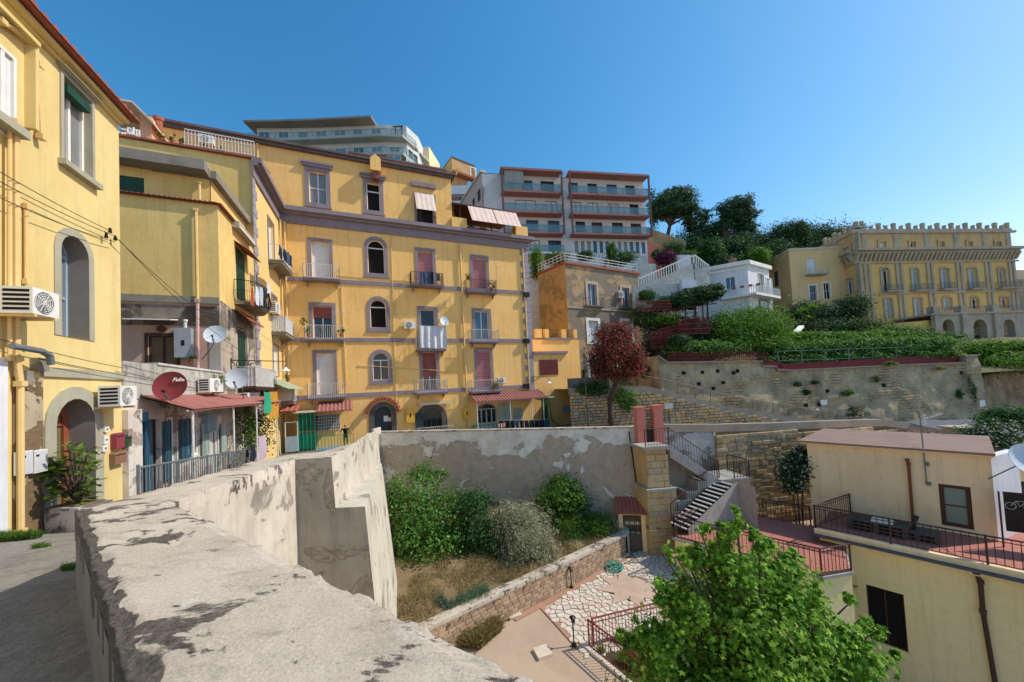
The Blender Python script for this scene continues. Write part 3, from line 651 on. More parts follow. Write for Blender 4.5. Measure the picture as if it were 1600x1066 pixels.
mb = MB(); mb.pbox(S, S.u(217, 700)-.1, S.u(232, 700), S.z(222, 700), S.z(222, 645), .003, .02); mb.build('blue_paint_patch', mat('wall_strong_blue', '4b86a8', '3d7494', 2, .9, .1), lh)
# veranda roof (corrugated), with posts
va, vb = S.u(216, 640), S.u(398, 645); zwa = S.z(300, 622); zed = S.z(300, 646, 1.15)
mb = MB(); tiles(mb, S, va, vb, zwa+.1, .02, zed+.12, 1.25, .15, .035); vr = mb.build('veranda_roof', CORR, lh, kind='stuff')
mb = MB(); 
for u in (va+.3, (va+vb)/2-1.5, (va+vb)/2+1.2, vb-.4): mb.bar(S.at(u, stz(12)-.2, 1.1), S.at(u, zed+.1, 1.1), .03, 6)
mb.bar(S.at(va, zed+.08, 1.1), S.at(vb, zed+.08, 1.1), .03, 6); mb.build('veranda_posts', WHITEM, lh, kind='stuff')
# fence of the raised veranda
fp = S.off(1.3); fe = thing('iron_fence', 'grey iron bar fence along the raised veranda of the low white house', 'fence', fp.at(S.u(300, 700), stz(13), 0))
ua, ubb = fp.u(216, 735), fp.u(384, 700); za = fp.z(230, 733); zb_ = fp.z(384, 697); 
mb = MB(); n = int((ubb-ua)/.13)
for k in range(n+1):
    u = ua+(ubb-ua)*k/n; s_ = k/n; mb.bar(fp.at(u, stz(fp.at(u, 0).y)+.05, 0), fp.at(u, stz(fp.at(u, 0).y)+1.15, 0), .014, 4)
mb.build('bars', GREYM, fe, kind='stuff')
for hh in (.1, 1.15):
    m = MB(); m.bar(fp.at(ua, stz(fp.at(ua, 0).y)+hh, 0), fp.at(ubb, stz(fp.at(ubb, 0).y)+hh, 0), .028, 6); m.build('rail', GREYM, fe)
for k in range(5):
    u = ua+(ubb-ua)*k/4; m = MB(); m.bar(fp.at(u, stz(fp.at(u, 0).y)-.2, 0), fp.at(u, stz(fp.at(u, 0).y)+1.22, 0), .032, 6); m.build('post', GREYM, fe)
ac_unit(S, S.rect(317, 592, 341, 613, .25), 'white air conditioner on the pink stained wall between the red dish and the white dish', .1, .36)
ac_unit(S, S.rect(379, 614, 398, 632, .25), 'white air conditioner beneath the sheeted balcony next to the end of the red roof', .1, .36)
DRED = mat('dish_red', '7f3338', '722c31', 1, .45, 0); DWH = mat('dish_white', 'c9d0d6', 'bcc3c9', 1, .5, 0)
vd = Vector((.25, -.95, .25))
c = S.at(S.u(268, 604, .75), S.z(268, 604, .75), .75)
rr = 23*c.y/570
t, q = dish(c, (.30, -.93, .24), rr, 'large wine red satellite dish with white lettering above the corrugated roof', DRED, [c+Vector((-.35, .3, -.5)), S.at(S.u(262, 600), c.z-.62, .02)])
def lettering(parent, txt, center, q, size, m, name='lettering', ext=.004):
    cu = bpy.data.curves.new(name, 'FONT'); cu.body = txt; cu.size = size; cu.extrude = ext; cu.align_x = 'CENTER'; cu.align_y = 'CENTER'; cu.shear = .3; cu.offset = size*.02
    ob = bpy.data.objects.new(name, cu); COL.objects.link(ob); dg = bpy.context.evaluated_depsgraph_get(); me = bpy.data.meshes.new_from_object(ob.evaluated_get(dg)); COL.objects.unlink(ob); bpy.data.objects.remove(ob)
    me.transform(Matrix.Translation(center-wloc(parent)) @ q.to_matrix().to_4x4())
    return link(name, me, m, parent, kind='stuff')
lettering(t, 'Fuba', c+q@Vector((rr*.42, rr*.42, .22*rr*.42+.03)), q, rr*.36, WHITE)
c = BF.at(BF.u(337, 524, .5), BF.z(337, 524, .5), .5); dish(c, (.35, -.85, .35), 15.5*c.y/570, 'pale dish on the roof terrace against the cement patch', DWH, [c+Vector((-.3, .1, -.55)), BF.at(BF.u(316, 555), BF.z(316, 562), .05)])
c = S.at(S.u(371, 592, .9), S.z(371, 592, .9), .9); dish(c, (.35, -.9, .2), 16.5*c.y/570, 'white dish on the corner below the iron lamp bracket', DWH, [c+Vector((.05, .2, -.4)), S.at(S.u(371, 600), c.z-1.2, .25)])
# terrace things: boiler cabinet, awning, plants
a = BF.rect(279, 515, 305, 560); t = thing('boiler_cabinet', 'grey metal boiler cabinet with white flue on the roof terrace wall', 'boiler', BF.at(a[0], a[2], 0))
mb = MB(); mb.pbox(BF, a[0], a[1], a[2], a[3], .04, .42); mb.build('cabinet', mat('cabinet_grey', '9aa0a8', '8b9199', 2, .5, 0), t)
mb = MB(); mb.pbox(BF, (a[0]+a[1])/2-.04, (a[0]+a[1])/2+.06, (a[2]+a[3])/2-.12, (a[2]+a[3])/2+.1, .421, .43); mb.build('grille', BLACKM, t)
mb = MB(); mb.bar(BF.at(a[1]-.25, a[3], .2), BF.at(a[1]-.25, a[3]+.38, .2), .06, 8); mb.bar(BF.at(a[1]-.25, a[3]+.3, .2), BF.at(a[1]-.25, a[3]+.38, .2), .09, 8); mb.build('flue', WHITEM, t)
mb = MB(); a0 = BF.at(BF.u(200, 502), BF.z(240, 498), .02); u0, u1 = BF.u(207, 502), BF.u(279, 505); zz = BF.z(240, 500)
mb.box8([BF.at(u0, zz-.12, .7), BF.at(u1, zz-.12, .7), BF.at(u1, zz, .02), BF.at(u0, zz, .02), BF.at(u0, zz-.08, .7), BF.at(u1, zz-.08, .7), BF.at(u1, zz+.04, .02), BF.at(u0, zz+.04, .02)]); mb.build('canopy', WHITE, nb)
mb = MB(); mb.bar(BF.at(BF.u(254, 514), BF.z(254, 514), .02), BF.at(BF.u(254, 514), BF.z(254, 514)-.02, .18), .13, 10); o = mb.build('wall_lamp', BROWNW, None); tag(o, 'round brown wall lamp under the white canopy of the roof terrace', 'lamp')
# ================================================================ 4. the long yellow apartment building with its wing
ab = thing('apartment_building', 'long four storey yellow apartment building with grey cornice, wing on the left and many balconies', 'apartment building', Mn.at(9, stz(26), 0))
zg = stz(26)-.1; zco0 = Mn.z(440, 348); zco1 = Mn.z(440, 325); uM1 = Mn.u(829, 500); zA = Mn.z(560, 250)
hM = []; TW = .24
def wM(px, fill, **kw):
    tw = kw.pop('tw', TW); sill = kw.get('sill')
    kw.setdefault('depth', .28); P = kw.pop('P', Mn); h = kw.pop('holes', hM)
    return window(ab, P, orect(P, px, tw, bool(sill)), fill, kw.pop('trim', GREY), tw, holes=h, **kw)
hA = []
wM((477, 263, 516, 323), 'grey', holes=hA, bars=(1, 1), hood=(.16, .34, .24), sill=.12)
wM((568, 281, 599, 334), 'open', holes=hA, bars=(0, 0), trans=.65, hood=(.16, .34, .24), sill=.12)
wM((648, 303, 681, 357), 'open', holes=hA, bars=(0, 0), tw=.16)
mb = MB(); a = Mn.rect(642, 286, 680, 296); mb.pbox(Mn, a[0], a[1], a[2]+.1, a[3]-.1, .003, .24); mb.build('window_hood', GREY, ab)
balcony(ab, Mn, Mn.u(652, 350), Mn.u(681, 350), Mn.z(667, 358)+.05, .25, 1.0, GREY, BLACKM, .1, .09, brackets=False)
wM((481, 373, 520, 437), 'x', bars=(0, 0), glassm=SH_WHITE)
wM((569, 370, 606, 432), 'open', arch=True, sill=.1, bars=(0, 0))
wM((649, 388, 681, 446), SH_PINK, bars=(0, 0)); wM((735, 399, 764, 456), SH_PINK, bars=(0, 0))
wM((483, 473, 525, 530), SH_RED, bars=(1, 0), shut=.34); wM((573, 463, 609, 517), 'open', arch=True, sill=.1, bars=(0, 0))
wM((653, 479, 685, 544), 'glass', bars=(0, 0), trans=1.4); wM((738, 482, 768, 533), 'blue', bars=(1, 0))
wM((489, 547, 527, 620), 'x', bars=(1, 2), glassm=SH_WHITE); wM((577, 546, 613, 599), 'glass', arch=True, sill=.1, bars=(1, 0))
wM((656, 545, 687, 611), SH_RED, bars=(1, 0), shut=.62, frame=WHITE); wM((742, 543, 771, 610), SH_PINK, bars=(0, 0))
# ground floor door and windows
SLATE = mat('door_slate_blue', '333d47', '2a333c', 3, .45, .03); PIPERNO = mat('dark_stone_arch', '5d5955', '4b4744', 3, .9, .4, 16)
r = Mn.rect(577, 628, 621, 700); window(ab, Mn, (r[0]+.38, r[1]-.38, zg, r[3]-.38), 'x', PIPERNO, .38, arch=True, frame=SLATE, bars=(1, 1), depth=.4, holes=hM, name='entrance_door', glassm=SLATE, tproj=.06)
r = Mn.rect(650, 631, 699, 700); window(ab, Mn, (r[0]+.36, r[1]-.36, Mn.z(675, 672), r[3]-.36), 'glass', PIPERNO, .36, arch=True, frame=SLATE, bars=(3, 0), depth=.3, holes=hM, tproj=.06, rise=.9)
a = Mn.rect(649, 645, 661, 668); leaf_shutters(ab, Mn, a[0], a[1], a[2], a[3], SH_SLATE, w=.1)
r = Mn.rect(745, 630, 777, 662); window(ab, Mn, (r[0], r[1], r[2], r[3]), 'glass', None, arch=True, rise=.5, frame=SH_SAGE, bars=(3, 0), depth=.25, holes=hM, fw=.1)
a = Mn.rect(778, 630, 799, 658); leaf_shutters(ab, Mn, a[0], a[1], a[2], a[3], SH_SAGE, w=.03); a = Mn.rect(802, 637, 816, 656); leaf_shutters(ab, Mn, a[0], a[1], a[2], a[3], SH_SAGE, w=.03)
mb = MB()
skin(mb, Mn, [(-.0, zg-1), (uM1, zg-1), (uM1, zco0+.2), (-.0, zco0+.2)], hM, 0, .42); mb.prism(foot(Mn, 0, uM1, -12, 0), zg-1, zco1-.1, skip=(0,)); mb.build('wall', YEL_M, ab)
uA0, uA1 = Mn.u(236, 200), Mn.u(705, 300)
mb = MB(); skin(mb, Mn, [(uA0, zco0), (uA1, zco0), (uA1, zA), (uA0, zA)], hA, -.02, .3); mb.prism(foot(Mn, uA0, uA1, -11, -.02), zco0, zA, skip=(0,)); mb.build('attic_wall', YEL_M, ab)
mb = MB(); mb.pbox(Mn, uA0-.1, uA1+.35, zA, zA+.16, -11.2, .38); mb.pbox(Mn, uA0, uA1+.2, zA-.2, zA-.001, -.01, .22); mb.build('attic_coping', mat('coping_brown_grey', '6a5c5c', '5b4f50', 1.5, .9, .2, 20, .2), ab)
mb = MB(); zc = zco0
for k, (h0, h1, w1) in enumerate(((0, .62, .12), (.62, .78, .34), (.78, zco1-zco0, .62))): mb.pbox(Mn, .0 if k else .0, uM1+w1*.9, zc+h0+(.001 if k else 0), zc+h1, .004, w1)
mb.build('cornice', GREY, ab)
zw0 = zco0
hW = []
mb = MB()
for k, (h0, h1, w1) in enumerate(((0, .62, .10), (.62, .78, .3), (.78, zco1-zco0, .5))):
    mb.pbox(S, ub-.0, uS(443)+.6, zc+h0+(.001 if k else 0)+.002, zc+h1-.002, .004, w1)
mb.build('cornice', mat('cornice_wing', '85797d', '776c70', 1.2, .85, .15, 40, .2), ab)
for z_, t_ in ((Mn.z(447, 435), .3), (Mn.z(447, 531), .3), (Mn.z(447, 623), .3)):
    mb = MB(); mb.pbox(Mn, .0, uM1-.62, z_-t_/2, z_+t_/2, .003, .07); mb.build('string_course', GREY, ab)
# wing wall on the street side, front wall of the wing
wS = lambda px, fill, **kw: wM(px, fill, P=S, holes=hW, **kw)
uW1 = uS(443)
wS((418, 344, 428, 408), 'x', bars=(0, 0), tw=.12, glassm=SH_WHITE, depth=.2); wS((424, 461, 433, 520), 'x', bars=(0, 0), tw=.12, glassm=SH_SAGE, depth=.2)
wS((426, 538, 435, 588), 'x', bars=(1, 1), tw=.1, glassm=SH_WHITE, depth=.15)
mb = MB(); skin(mb, S, [(ub, stz(20)-1), (uW1+.02, stz(25)-1), (uW1+.02, zco0+.2), (ub, zco0+.2)], hW, 0, .22); mb.build('wing_wall', YEL_W, ab)
zWF = zco1
mb = MB(); skin(mb, WF, [(WF.u(180, 230)-1, zc1), (0.02, zc1), (.02, zWF), (WF.u(180, 230)-1, zWF)], [], 0); mb.build('wing_front_wall', YEL_B, ab)
mb = MB(); f = [S.at(ub, 0, -.01).xy, S.at(uW1+.5, 0, -.01).xy, Mn.at(uA0-3, 0, -.1).xy, WF.at(WF.u(180, 230)-1, 0, -.01).xy]
mb.poly([(p[0], p[1], zWF-.05) for p in f]); mb.build('wing_roof', TERRAD, ab)
mb = MB(); mb.pbox(WF, WF.u(180, 230)-1, .2, zWF, zWF+.1, -.35, .12); mb.build('wing_coping', TERRAD, ab)
def quoins(P, ua, ub_, z0, z1, n, w=.05, m=GREY, alt=.28, right=True):
    h = (z1-z0)/n; c = {}
    for k in range(n):
        x0, x1 = (ua+(alt if k % 2 else 0), ub_) if right else (ua, ub_-(alt if k % 2 else 0))
        mb = MB(); mb.pbox(P, x0, x1, z0+h*k+.02, z0+h*(k+1)-.02, .004, w+.004*(k % 3)); mb.build('quoin', m, ab)
QG = mat('quoin_grey', '9a939c', '8b848d', 2, .85, .15, 40, .15)
quoins(Mn, uM1-.75, uM1+.05, Mn.z(835, 615), zco0-.01, 25, m=QG); quoins(S, ub, ub+.75, stz(20)+2, zco0-.01, 26, m=QG, right=False)
# balconies of the front
bals = [((474, 531, 437), WHITEM, 1.0), ((643, 693, 446), BROWNM, .95), ((730, 777, 456), BROWNM, .95), ((476, 537, 530), WHITEM, 1.0), ((652, 697, 545), WHITEM, 1.0), ((737, 779, 533), WHITEM, 1.0),
        ((481, 540, 619), WHITEM, 1.0), ((651, 699, 611), WHITEM, 1.0), ((737, 784, 609), WHITEM, .95)]
for (x0, x1, y), iron, h in bals: balcony(ab, Mn, Mn.u(x0, y, .7), Mn.u(x1, y, .7), Mn.z((x0+x1)/2, y+2), .75, h, GREY, iron, .16, .13, r=.013)
for (x0, x1, y, sol) in ((416, 436, 408, None), (421, 440, 519, SH_WHITE), (435, 445, 627, SH_WHITE)): balcony(ab, S, S.u(x0+3, y), S.u(x1, y), S.z(x0+6, y+1), .8, 1.0, GREY2, WHITEM, .2, .12, solid=sol)
# drain pipes
for px, yt, yb in ((724, 383, 672), (822, 392, 616)):
    pipe(ab, Mn, [(Mn.u(px, 520), Mn.z(px, yb)), (Mn.u(px, 520), Mn.z(px-2, yt))], .075, PIPEY, .14)
pipe(ab, Mn, [(.35, zg+1), (.35, zco0-.05)], .07, PIPEY, .12)
pipe(ab, Mn, [(Mn.u(403, 260), zco1+.1), (Mn.u(403, 230), zA-.3)], .06, PIPEY, .12)
pipe(ab, Mn, [(Mn.u(618, 610), zg), (Mn.u(618, 550), Mn.z(618, 352))], .03, PIPEY, .05, name='gas_pipe'); pipe(ab, Mn, [(Mn.u(540, 560), Mn.z(540, 600)), (Mn.u(535, 500), Mn.z(535, 450))], .03, PIPEY, .05, name='gas_pipe')
pipe(ab, Mn, [(Mn.u(700, 560), Mn.z(700, 580)), (Mn.u(560, 560), Mn.z(560, 571))], .022, PIPEY, .04, name='gas_pipe'); pipe(ab, Mn, [(Mn.u(690, 590), Mn.z(690, 443)), (Mn.u(533, 590), Mn.z(533, 431))], .022, PIPEY, .04, name='gas_pipe')
pipe(ab, S, [(uW1-.25, stz(25)), (uW1-.25, zco0)], .06, PIPEY, .12)
# small gabled dovecote on the attic front
r = Mn.rect(578, 256, 594, 274); t = MB(); cu = (r[0]+r[1])/2
for w0, w1, mi in ((.003, .75, 0),):
    a_, b_, c_, d_, e_ = [(r[0], r[2]), (r[1], r[2]), (r[1], r[3]), (cu, r[3]+.35), (r[0], r[3])]
    P5 = [a_, b_, c_, d_, e_]
    for i in range(5):
        p, q_ = P5[i], P5[(i+1) % 5]; t.poly([Mn.at(*p, w0), Mn.at(*q_, w0), Mn.at(*q_, w1), Mn.at(*p, w1)])
    t.poly([Mn.at(*p, w1) for p in P5])
t.build('dovecote', YEL_M, ab); t = MB(); t.pbox(Mn, r[0]+.15, r[1]-.15, r[2]-.55, r[2]-.003, .003, .6); t.build('dovecote_bracket', WOOD, ab)
# tiled hood over the entrance
r = Mn.rect(576, 624, 622, 700); cu = (r[0]+r[1])/2; rad = (r[1]-r[0])/2
for k in range(13):
    a = math.pi*(k+.5)/13; t = MB(); zc_ = r[3]-rad; c0 = Mn.at(cu+math.cos(a)*(rad+.06), zc_+math.sin(a)*(rad+.06), .0); c1 = Mn.at(cu+math.cos(a)*(rad+.12), zc_+math.sin(a)*(rad+.12)-.02, .42)
    t.bar(c0, c1, .13, 7, r2=.12); t.build('hood_tile', TERRAD, ab)
mb = MB(); a = Mn.rect(600, 652, 609, 659); mb.pbox(Mn, a[0], a[0]+.32, a[2], a[3]+.1, -.3, -.29); mb.pbox(Mn, a[0]+.34, a[1]+.12, a[2]-.02, a[3]-.05, -.3, -.29); mb.build('paper_notice', WHITE, ab, kind='stuff')
for k, px in enumerate(((634, 638, 647, 660), (723, 637, 734, 655))):
    a = Mn.rect(*px); mb = MB(); mb.pbox(Mn, a[0], a[1], a[2], a[3], .003, .28); o = mb.build('meter_cabinet', mat('cabinet_yellow', 'd8ab40', 'c99c36', 3, .6, 0), None)
    tag(o, ('yellow meter cabinet on the wall between the blue entrance and the arched window', 'yellow meter cabinet beside the drainpipe left of the veranda')[k], 'meter cabinet', 'yellow meter cabinets')
    m = MB(); m.pbox(Mn, (a[0]+a[1])/2-.05, (a[0]+a[1])/2+.05, (a[2]+a[3])/2-.15, (a[2]+a[3])/2+.15, .281, .287); m.build('grille', DARK, o)
mb = MB(); a = Mn.rect(653, 628, 702, 632); mb.pbox(Mn, a[0], a[1], a[2], a[3], .07, .5); mb.build('canopy', mat('canopy_cream', 'cdbf9d', 'bfb18f', 3, .8, 0), ab)
mb = MB(); railing(mb, Mn, Mn.u(652, 680, 2.2), Mn.u(709, 675, 2.2), zg, Mn.z(680, 667, 2.2), 2.2, .13, .016); o = mb.build('garden_railing', WHITEM, None); tag(o, 'low white bar railing in front of the arched window with slate shutters', 'railing')
# veranda on the right of the ground floor
ve = thing('veranda', 'lean-to veranda with pink tile roof and thin white posts along the yellow front', 'veranda', Mn.at(Mn.u(790, 650), zg, 1.2))
u0, u1 = Mn.u(732, 620), Mn.u(842, 620); za = Mn.z(790, 616); ze = Mn.z(790, 625, 1.8)
mb = MB(); tiles(mb, Mn, u0, u1, za+.25, .003, ze, 1.9, .26, .07); mb.build('roof', CORR, ve, kind='stuff')
for px in (746, 798, 832, 850):
    m = MB(); u = Mn.u(px, 650, 1.75); m.bar(Mn.at(u, zg, 1.75), Mn.at(u, ze-.02, 1.75), .045, 6); m.build('post', WHITEM, ve)
m = MB(); m.bar(Mn.at(u0, ze-.03, 1.75), Mn.at(u1+.6, ze-.03, 1.75), .04, 6); m.build('beam', WHITEM, ve)
a = Mn.rect(847, 620, 856, 658, 1.2); mb = MB(); mb.pbox(Mn, a[0], a[1], a[2]-.3, a[3], 1.1, 1.2); o = mb.build('ivy_screen', mat('ivy_screen', '2e4426', '1f331c', 5, .9, .5, 12), ve)
mb = MB(); mb.pbox(Mn, Mn.u(740, 670), Mn.u(776, 670), zg, Mn.z(760, 664, .4), .05, .45); mb.build('counter', SH_SAGE, ve)
# laundry
def cloth(P, u0, u1, z1, z0, w, m, name, label, n=9, amp=.05, group='laundry hung out to dry', seed=0, wav=3.0, cat='laundry', parent=None):
    mb = MB(); nv = 5; g = []
    for j in range(nv+1):
        row = []
        for i in range(n+1):
            s = i/n; zz = z1+(z0-z1)*j/nv; a = amp*(.3+.7*j/nv)*math.sin(s*math.pi*2*wav+seed)+.02*math.sin(s*17+j+seed)
            edge = (.04*math.sin(s*9+seed) if j == nv else 0)-.03*math.sin(math.pi*s)*(j == 0)
            row.append(P.at(u0+(u1-u0)*s, zz+edge, w+a))
        g.append(row)
    for j in range(nv):
        for i in range(n): mb.poly([g[j][i], g[j][i+1], g[j+1][i+1], g[j+1][i]])
    if parent is not None: return mb.build(name, m, parent, smooth=True)
    o = mb.build(name, m, None, smooth=True); tag(o, label, cat, group); return o
k = 0; kinds = [NAVY, mat('cloth_black', '17181c', '101115', 4, .95, 0), NAVY, JEANS, NAVY, mat('cloth_dark_plum', '35243a', '2b1d30', 4, .95, 0)]
ln = thing('washing_line', 'washing line of dark blue and black clothes in front of the veranda', 'washing line', Mn.at(Mn.u(815, 660), zg, 2.1))
xx = 780
while xx < 853: 
    wpx = 7+3*rnd.random(); P_ = Mn; cloth(P_, Mn.u(xx, 662, 2.1), Mn.u(xx+wpx-1, 662, 2.1), Mn.z(xx, 657, 2.1), Mn.z(xx, 669-2*rnd.random(), 2.1)-.2, 2.1, kinds[k % 6], 'garment', '', seed=k, wav=1.2, parent=ln, n=5); xx += wpx; k += 1
m = MB(); m.bar(Mn.at(Mn.u(776, 660, 2.1), Mn.z(776, 657, 2.1), 2.1), Mn.at(Mn.u(858, 660, 2.1), Mn.z(858, 655, 2.1), 2.1), .012, 4); m.build('line', WHITEM, ln)
mb = MB(); railing(mb, Mn, Mn.u(738, 670, 2.3), Mn.u(782, 670, 2.3), zg, Mn.z(760, 664, 2.3), 2.3, .3, .02); tag(mb.build('veranda_railing', mat('dark_green_iron', '23382f', '1b2d26', 3, .6, 0), None), 'low dark green railing at the left end of the veranda', 'railing')
cloth(Mn, Mn.u(778, 665, 2.2), Mn.u(790, 665, 2.2), Mn.z(784, 661, 2.2), Mn.z(784, 668, 2.2), 2.2, mat('cloth_peach', 'cf9f86', 'b98a74', 4, .9, 0), 'towel', 'small peach towel over the railing beside the dark clothes')
cloth(Mn, Mn.u(655, 515, .8), Mn.u(697, 512, .8), Mn.z(675, 509, .8), Mn.z(675, 544, .8), .8, CLOTH_W, 'bed_sheet', 'white bed sheet hanging over the second floor balcony below the small dish', n=26, amp=.09, wav=4.2)
for k, (x0, x1, y0, y1, m_) in enumerate(((656, 664, 424, 445, JEANS), (665, 671, 424, 443, JEANS), (672, 677, 424, 444, NAVY), (681, 688, 427, 439, mat('cloth_grey_brown', '5d5450', '4d4541', 4, .9, 0)))):
    cloth(Mn, Mn.u(x0, 430, .8), Mn.u(x1, 430, .8), Mn.z(x0, y0, .8), Mn.z(x0, y1, .8), .8, m_, 'jeans' if k < 2 else 'garment', ('pair of blue jeans, leftmost on the third floor balcony rail', 'second pair of blue jeans on the third floor balcony rail', 'navy garment right of the jeans on the third floor balcony', 'brown grey cloth at the right end of the third floor balcony rail')[k], n=5, wav=1, seed=k)
for k, (px, py) in enumerate(((440, 390), (446, 394), (451, 399), (455, 403))):
    cloth(S, S.u(px-3, py, 1.5), S.u(px+2, py, 1.5), S.z(px, py-5, 1.5), S.z(px, py+13, 1.5), 1.45, (NAVY, kinds[1], JEANS, NAVY)[k], 'garment', ('dark garment nearest the wall', 'black garment, second from the wall', 'blue garment, third from the wall', 'dark garment farthest from the wall')[k]+' on the upper wing balcony rack', n=4, wav=1, seed=k)
for k, (px, py, m_) in enumerate(((392, 452, mat('cloth_rust', '9d4b3a', '8a4032', 4, .9, 0)), (397, 450, CLOTH_W), (402, 451, mat('cloth_sky', 'aab9c6', '98a8b6', 4, .9, 0)), (407, 455, NAVY), (412, 447, CLOTH_W))):
    cloth(S, S.u(px-3, py, .9), S.u(px+2, py, .9), S.z(px, py-3, .9), S.z(px, py+(26 if k < 4 else 12), .9), .95+.05*k, m_, 'garment', ('rust red garment', 'long white garment', 'pale blue garment', 'dark garment', 'white shirt at the outer end')[k]+' on the black iron balcony of the green door', n=4, wav=1, seed=k)
ac_unit(Mn, Mn.rect(631, 503, 648, 514, .2), 'small yellow air conditioner beside the second floor balcony with the sheet', .1, .3)
ac_unit(Mn, Mn.rect(777, 590, 789, 599, .2), 'small air conditioner behind the rightmost first floor balcony', .1, .3)
ac_unit(S, S.rect(424, 474, 431, 490, .2), 'yellow air conditioner above the sheeted balcony of the wing', .1, .35)
ac_unit(Mn, Mn.rect(314, 216, 336, 228, .1), 'yellow air conditioner on the attic wall behind the roof railing', .1, .35)
c = Mn.at(Mn.u(694, 502, .9), Mn.z(694, 502, .9), .9); dish(c, (.5, -.8, .2), 7.5*c.y/570, 'small white dish at the corner of the balcony with the white sheet', DWH, [c+Vector((0, .4, -.4))])
# attic: awning over french window, terrace with pergola and blinds
a = Mn.rect(648, 303, 678, 340); mb = MB(); n = 8
for i in range(n):
    u0 = a[0]+(a[1]-a[0])*i/n; u1 = a[0]+(a[1]-a[0])*(i+1)/n; mb.poly([Mn.at(u0, a[3], .06), Mn.at(u1, a[3], .06), Mn.at(u1, a[2]+.25, .85), Mn.at(u0, a[2]+.25, .85)], i % 2)
mb.build('window_awning', [CLOTH_P, mat('blind_cream_stripe', 'e0d6c8', 'd4c9ba', 2, .9, .05)], ab)
tr = thing('roof_terrace_pergola', 'roof terrace shelter with a dark flat roof and two pink blinds above the cornice', 'pergola', Mn.at(Mn.u(760, 350), zco1, -1))
u0, u1 = Mn.u(707, 345), Mn.u(806, 345); zt0 = Mn.z(707, 317); zt1 = Mn.z(806, 331)
mb = MB(); mb.box8([Mn.at(u0, zt0-.12, .15), Mn.at(u1+.1, zt0-.12, .15), Mn.at(u1+.1, zt0+.1, -4), Mn.at(u0, zt0+.1, -4), Mn.at(u0, zt0, .15), Mn.at(u1+.1, zt0, .15), Mn.at(u1+.1, zt0+.25, -4), Mn.at(u0, zt0+.25, -4)]); mb.build('roof', BROWNW, tr)
for px in (710, 720, 768, 803): m = MB(); m.bar(Mn.at(Mn.u(px, 350), zco1, -.1), Mn.at(Mn.u(px, 350), zt0-.12, -.1), .06, 6); m.build('post', BROWNW, tr)
m = MB(); m.pbox(Mn, u0, u1, zco1, zt0-.1, -4, -3.9); m.build('back_wall', SALMON, tr)
for x0, x1 in ((730, 768), (769, 805)):
    mb = MB(); n = 10; ua_, ub_ = Mn.u(x0, 330), Mn.u(x1, 335); zl = Mn.z(x0, 352, .9) if x0 < 760 else Mn.z(x1, 357, .9)
    for i in range(n):
        p, q_ = ua_+(ub_-ua_)*i/n, ua_+(ub_-ua_)*(i+1)/n; mb.poly([Mn.at(p, zt0-.14, .16), Mn.at(q_, zt0-.14, .16), Mn.at(q_+.1, zt0-1.75, 1.0), Mn.at(p+.1, zt0-1.75, 1.0)], i % 2)
    mb.build('blind', [CLOTH_P, mat('blind_pink_white', 'e3cfc4', 'd8c3b7', 2, .9, .05)], tr)
mb = MB(); railing(mb, Mn, Mn.u(730, 365, .3), Mn.u(803, 370, .3), zco1, zco1+.95, .3, .12, .013); mb.build('railing', BLACKM, tr, kind='stuff')
mb = MB(); mb.pbox(Mn, Mn.u(705, 360), Mn.u(728, 360), zco1, zco1+.95, -.35, .35); mb.pbox(Mn, Mn.u(804, 370), uM1+.3-1.2+.9, zco1, zco1+.95, -.6, .35); mb.build('parapet', YEL_M, tr, kind='stuff')
# the same again behind: far awnings above the attic (second terrace)
# top left: terrace balustrade, pots, peach pavilion with white chairs
ru0, ru1 = WF.u(290, 235), WF.u(398, 250)
mb = MB(); railing(mb, WF, ru0, ru1, zWF+.1, zWF+.95, .1, .14, .02, rail=.035, mid=.72); tag(mb.build('roof_railing', WHITEM, None), 'white railing on the roof terrace edge at the top left', 'railing')
pk = Mn.off(2.2); pv = thing('roof_pavilion', 'small peach coloured pavilion with a slanted roof on the left roof terrace', 'pavilion', pk.at(pk.u(215, 200), zWF, 0))
u0, u1 = pk.u(150, 190), pk.u(233, 200); zt_ = pk.z(208, 163)
mb = MB(); mb.pbox(pk, pk.u(214, 190), u1, zWF-.1, zt_-.35, -2.5, -.3); mb.pbox(pk, u0, pk.u(214, 190)-.003, zWF-.1, zt_-.35, -2.5, -2.3); mb.build('wall', PEACH, pv)
mb = MB(); mb.box8([pk.at(u0, zt_-.1, .3), pk.at(pk.u(211, 165), zt_-.1, .3), pk.at(pk.u(211, 165), zt_-.1, -2.8), pk.at(u0, zt_-.1, -2.8), pk.at(u0, zt_, .3), pk.at(pk.u(211, 165), zt_, .3), pk.at(pk.u(211, 165), zt_, -2.8), pk.at(u0, zt_, -2.8)])
a = pk.u(211, 165)+.003; mb.box8([pk.at(a, zt_-.12, .3), pk.at(u1+.3, zt_-1.1, .3), pk.at(u1+.3, zt_-1.1, -2.8), pk.at(a, zt_-.12, -2.8), pk.at(a, zt_, .3), pk.at(u1+.3, zt_-.98, .3), pk.at(u1+.3, zt_-.98, -2.8), pk.at(a, zt_, -2.8)]); mb.build('roof', SOFF, pv)
mb = MB(); c = pk.at(pk.u(235, 190), zt_-.9, -1); mb.bar(c, c+Vector((0, 0, .8)), .2, 8); mb.bar(c+Vector((0, 0, .8)), c+Vector((0, 0, 1.0)), .26, 8); tag(mb.build('chimney_pot', TERRA, None), 'round terracotta chimney pot beside the peach pavilion', 'chimney')
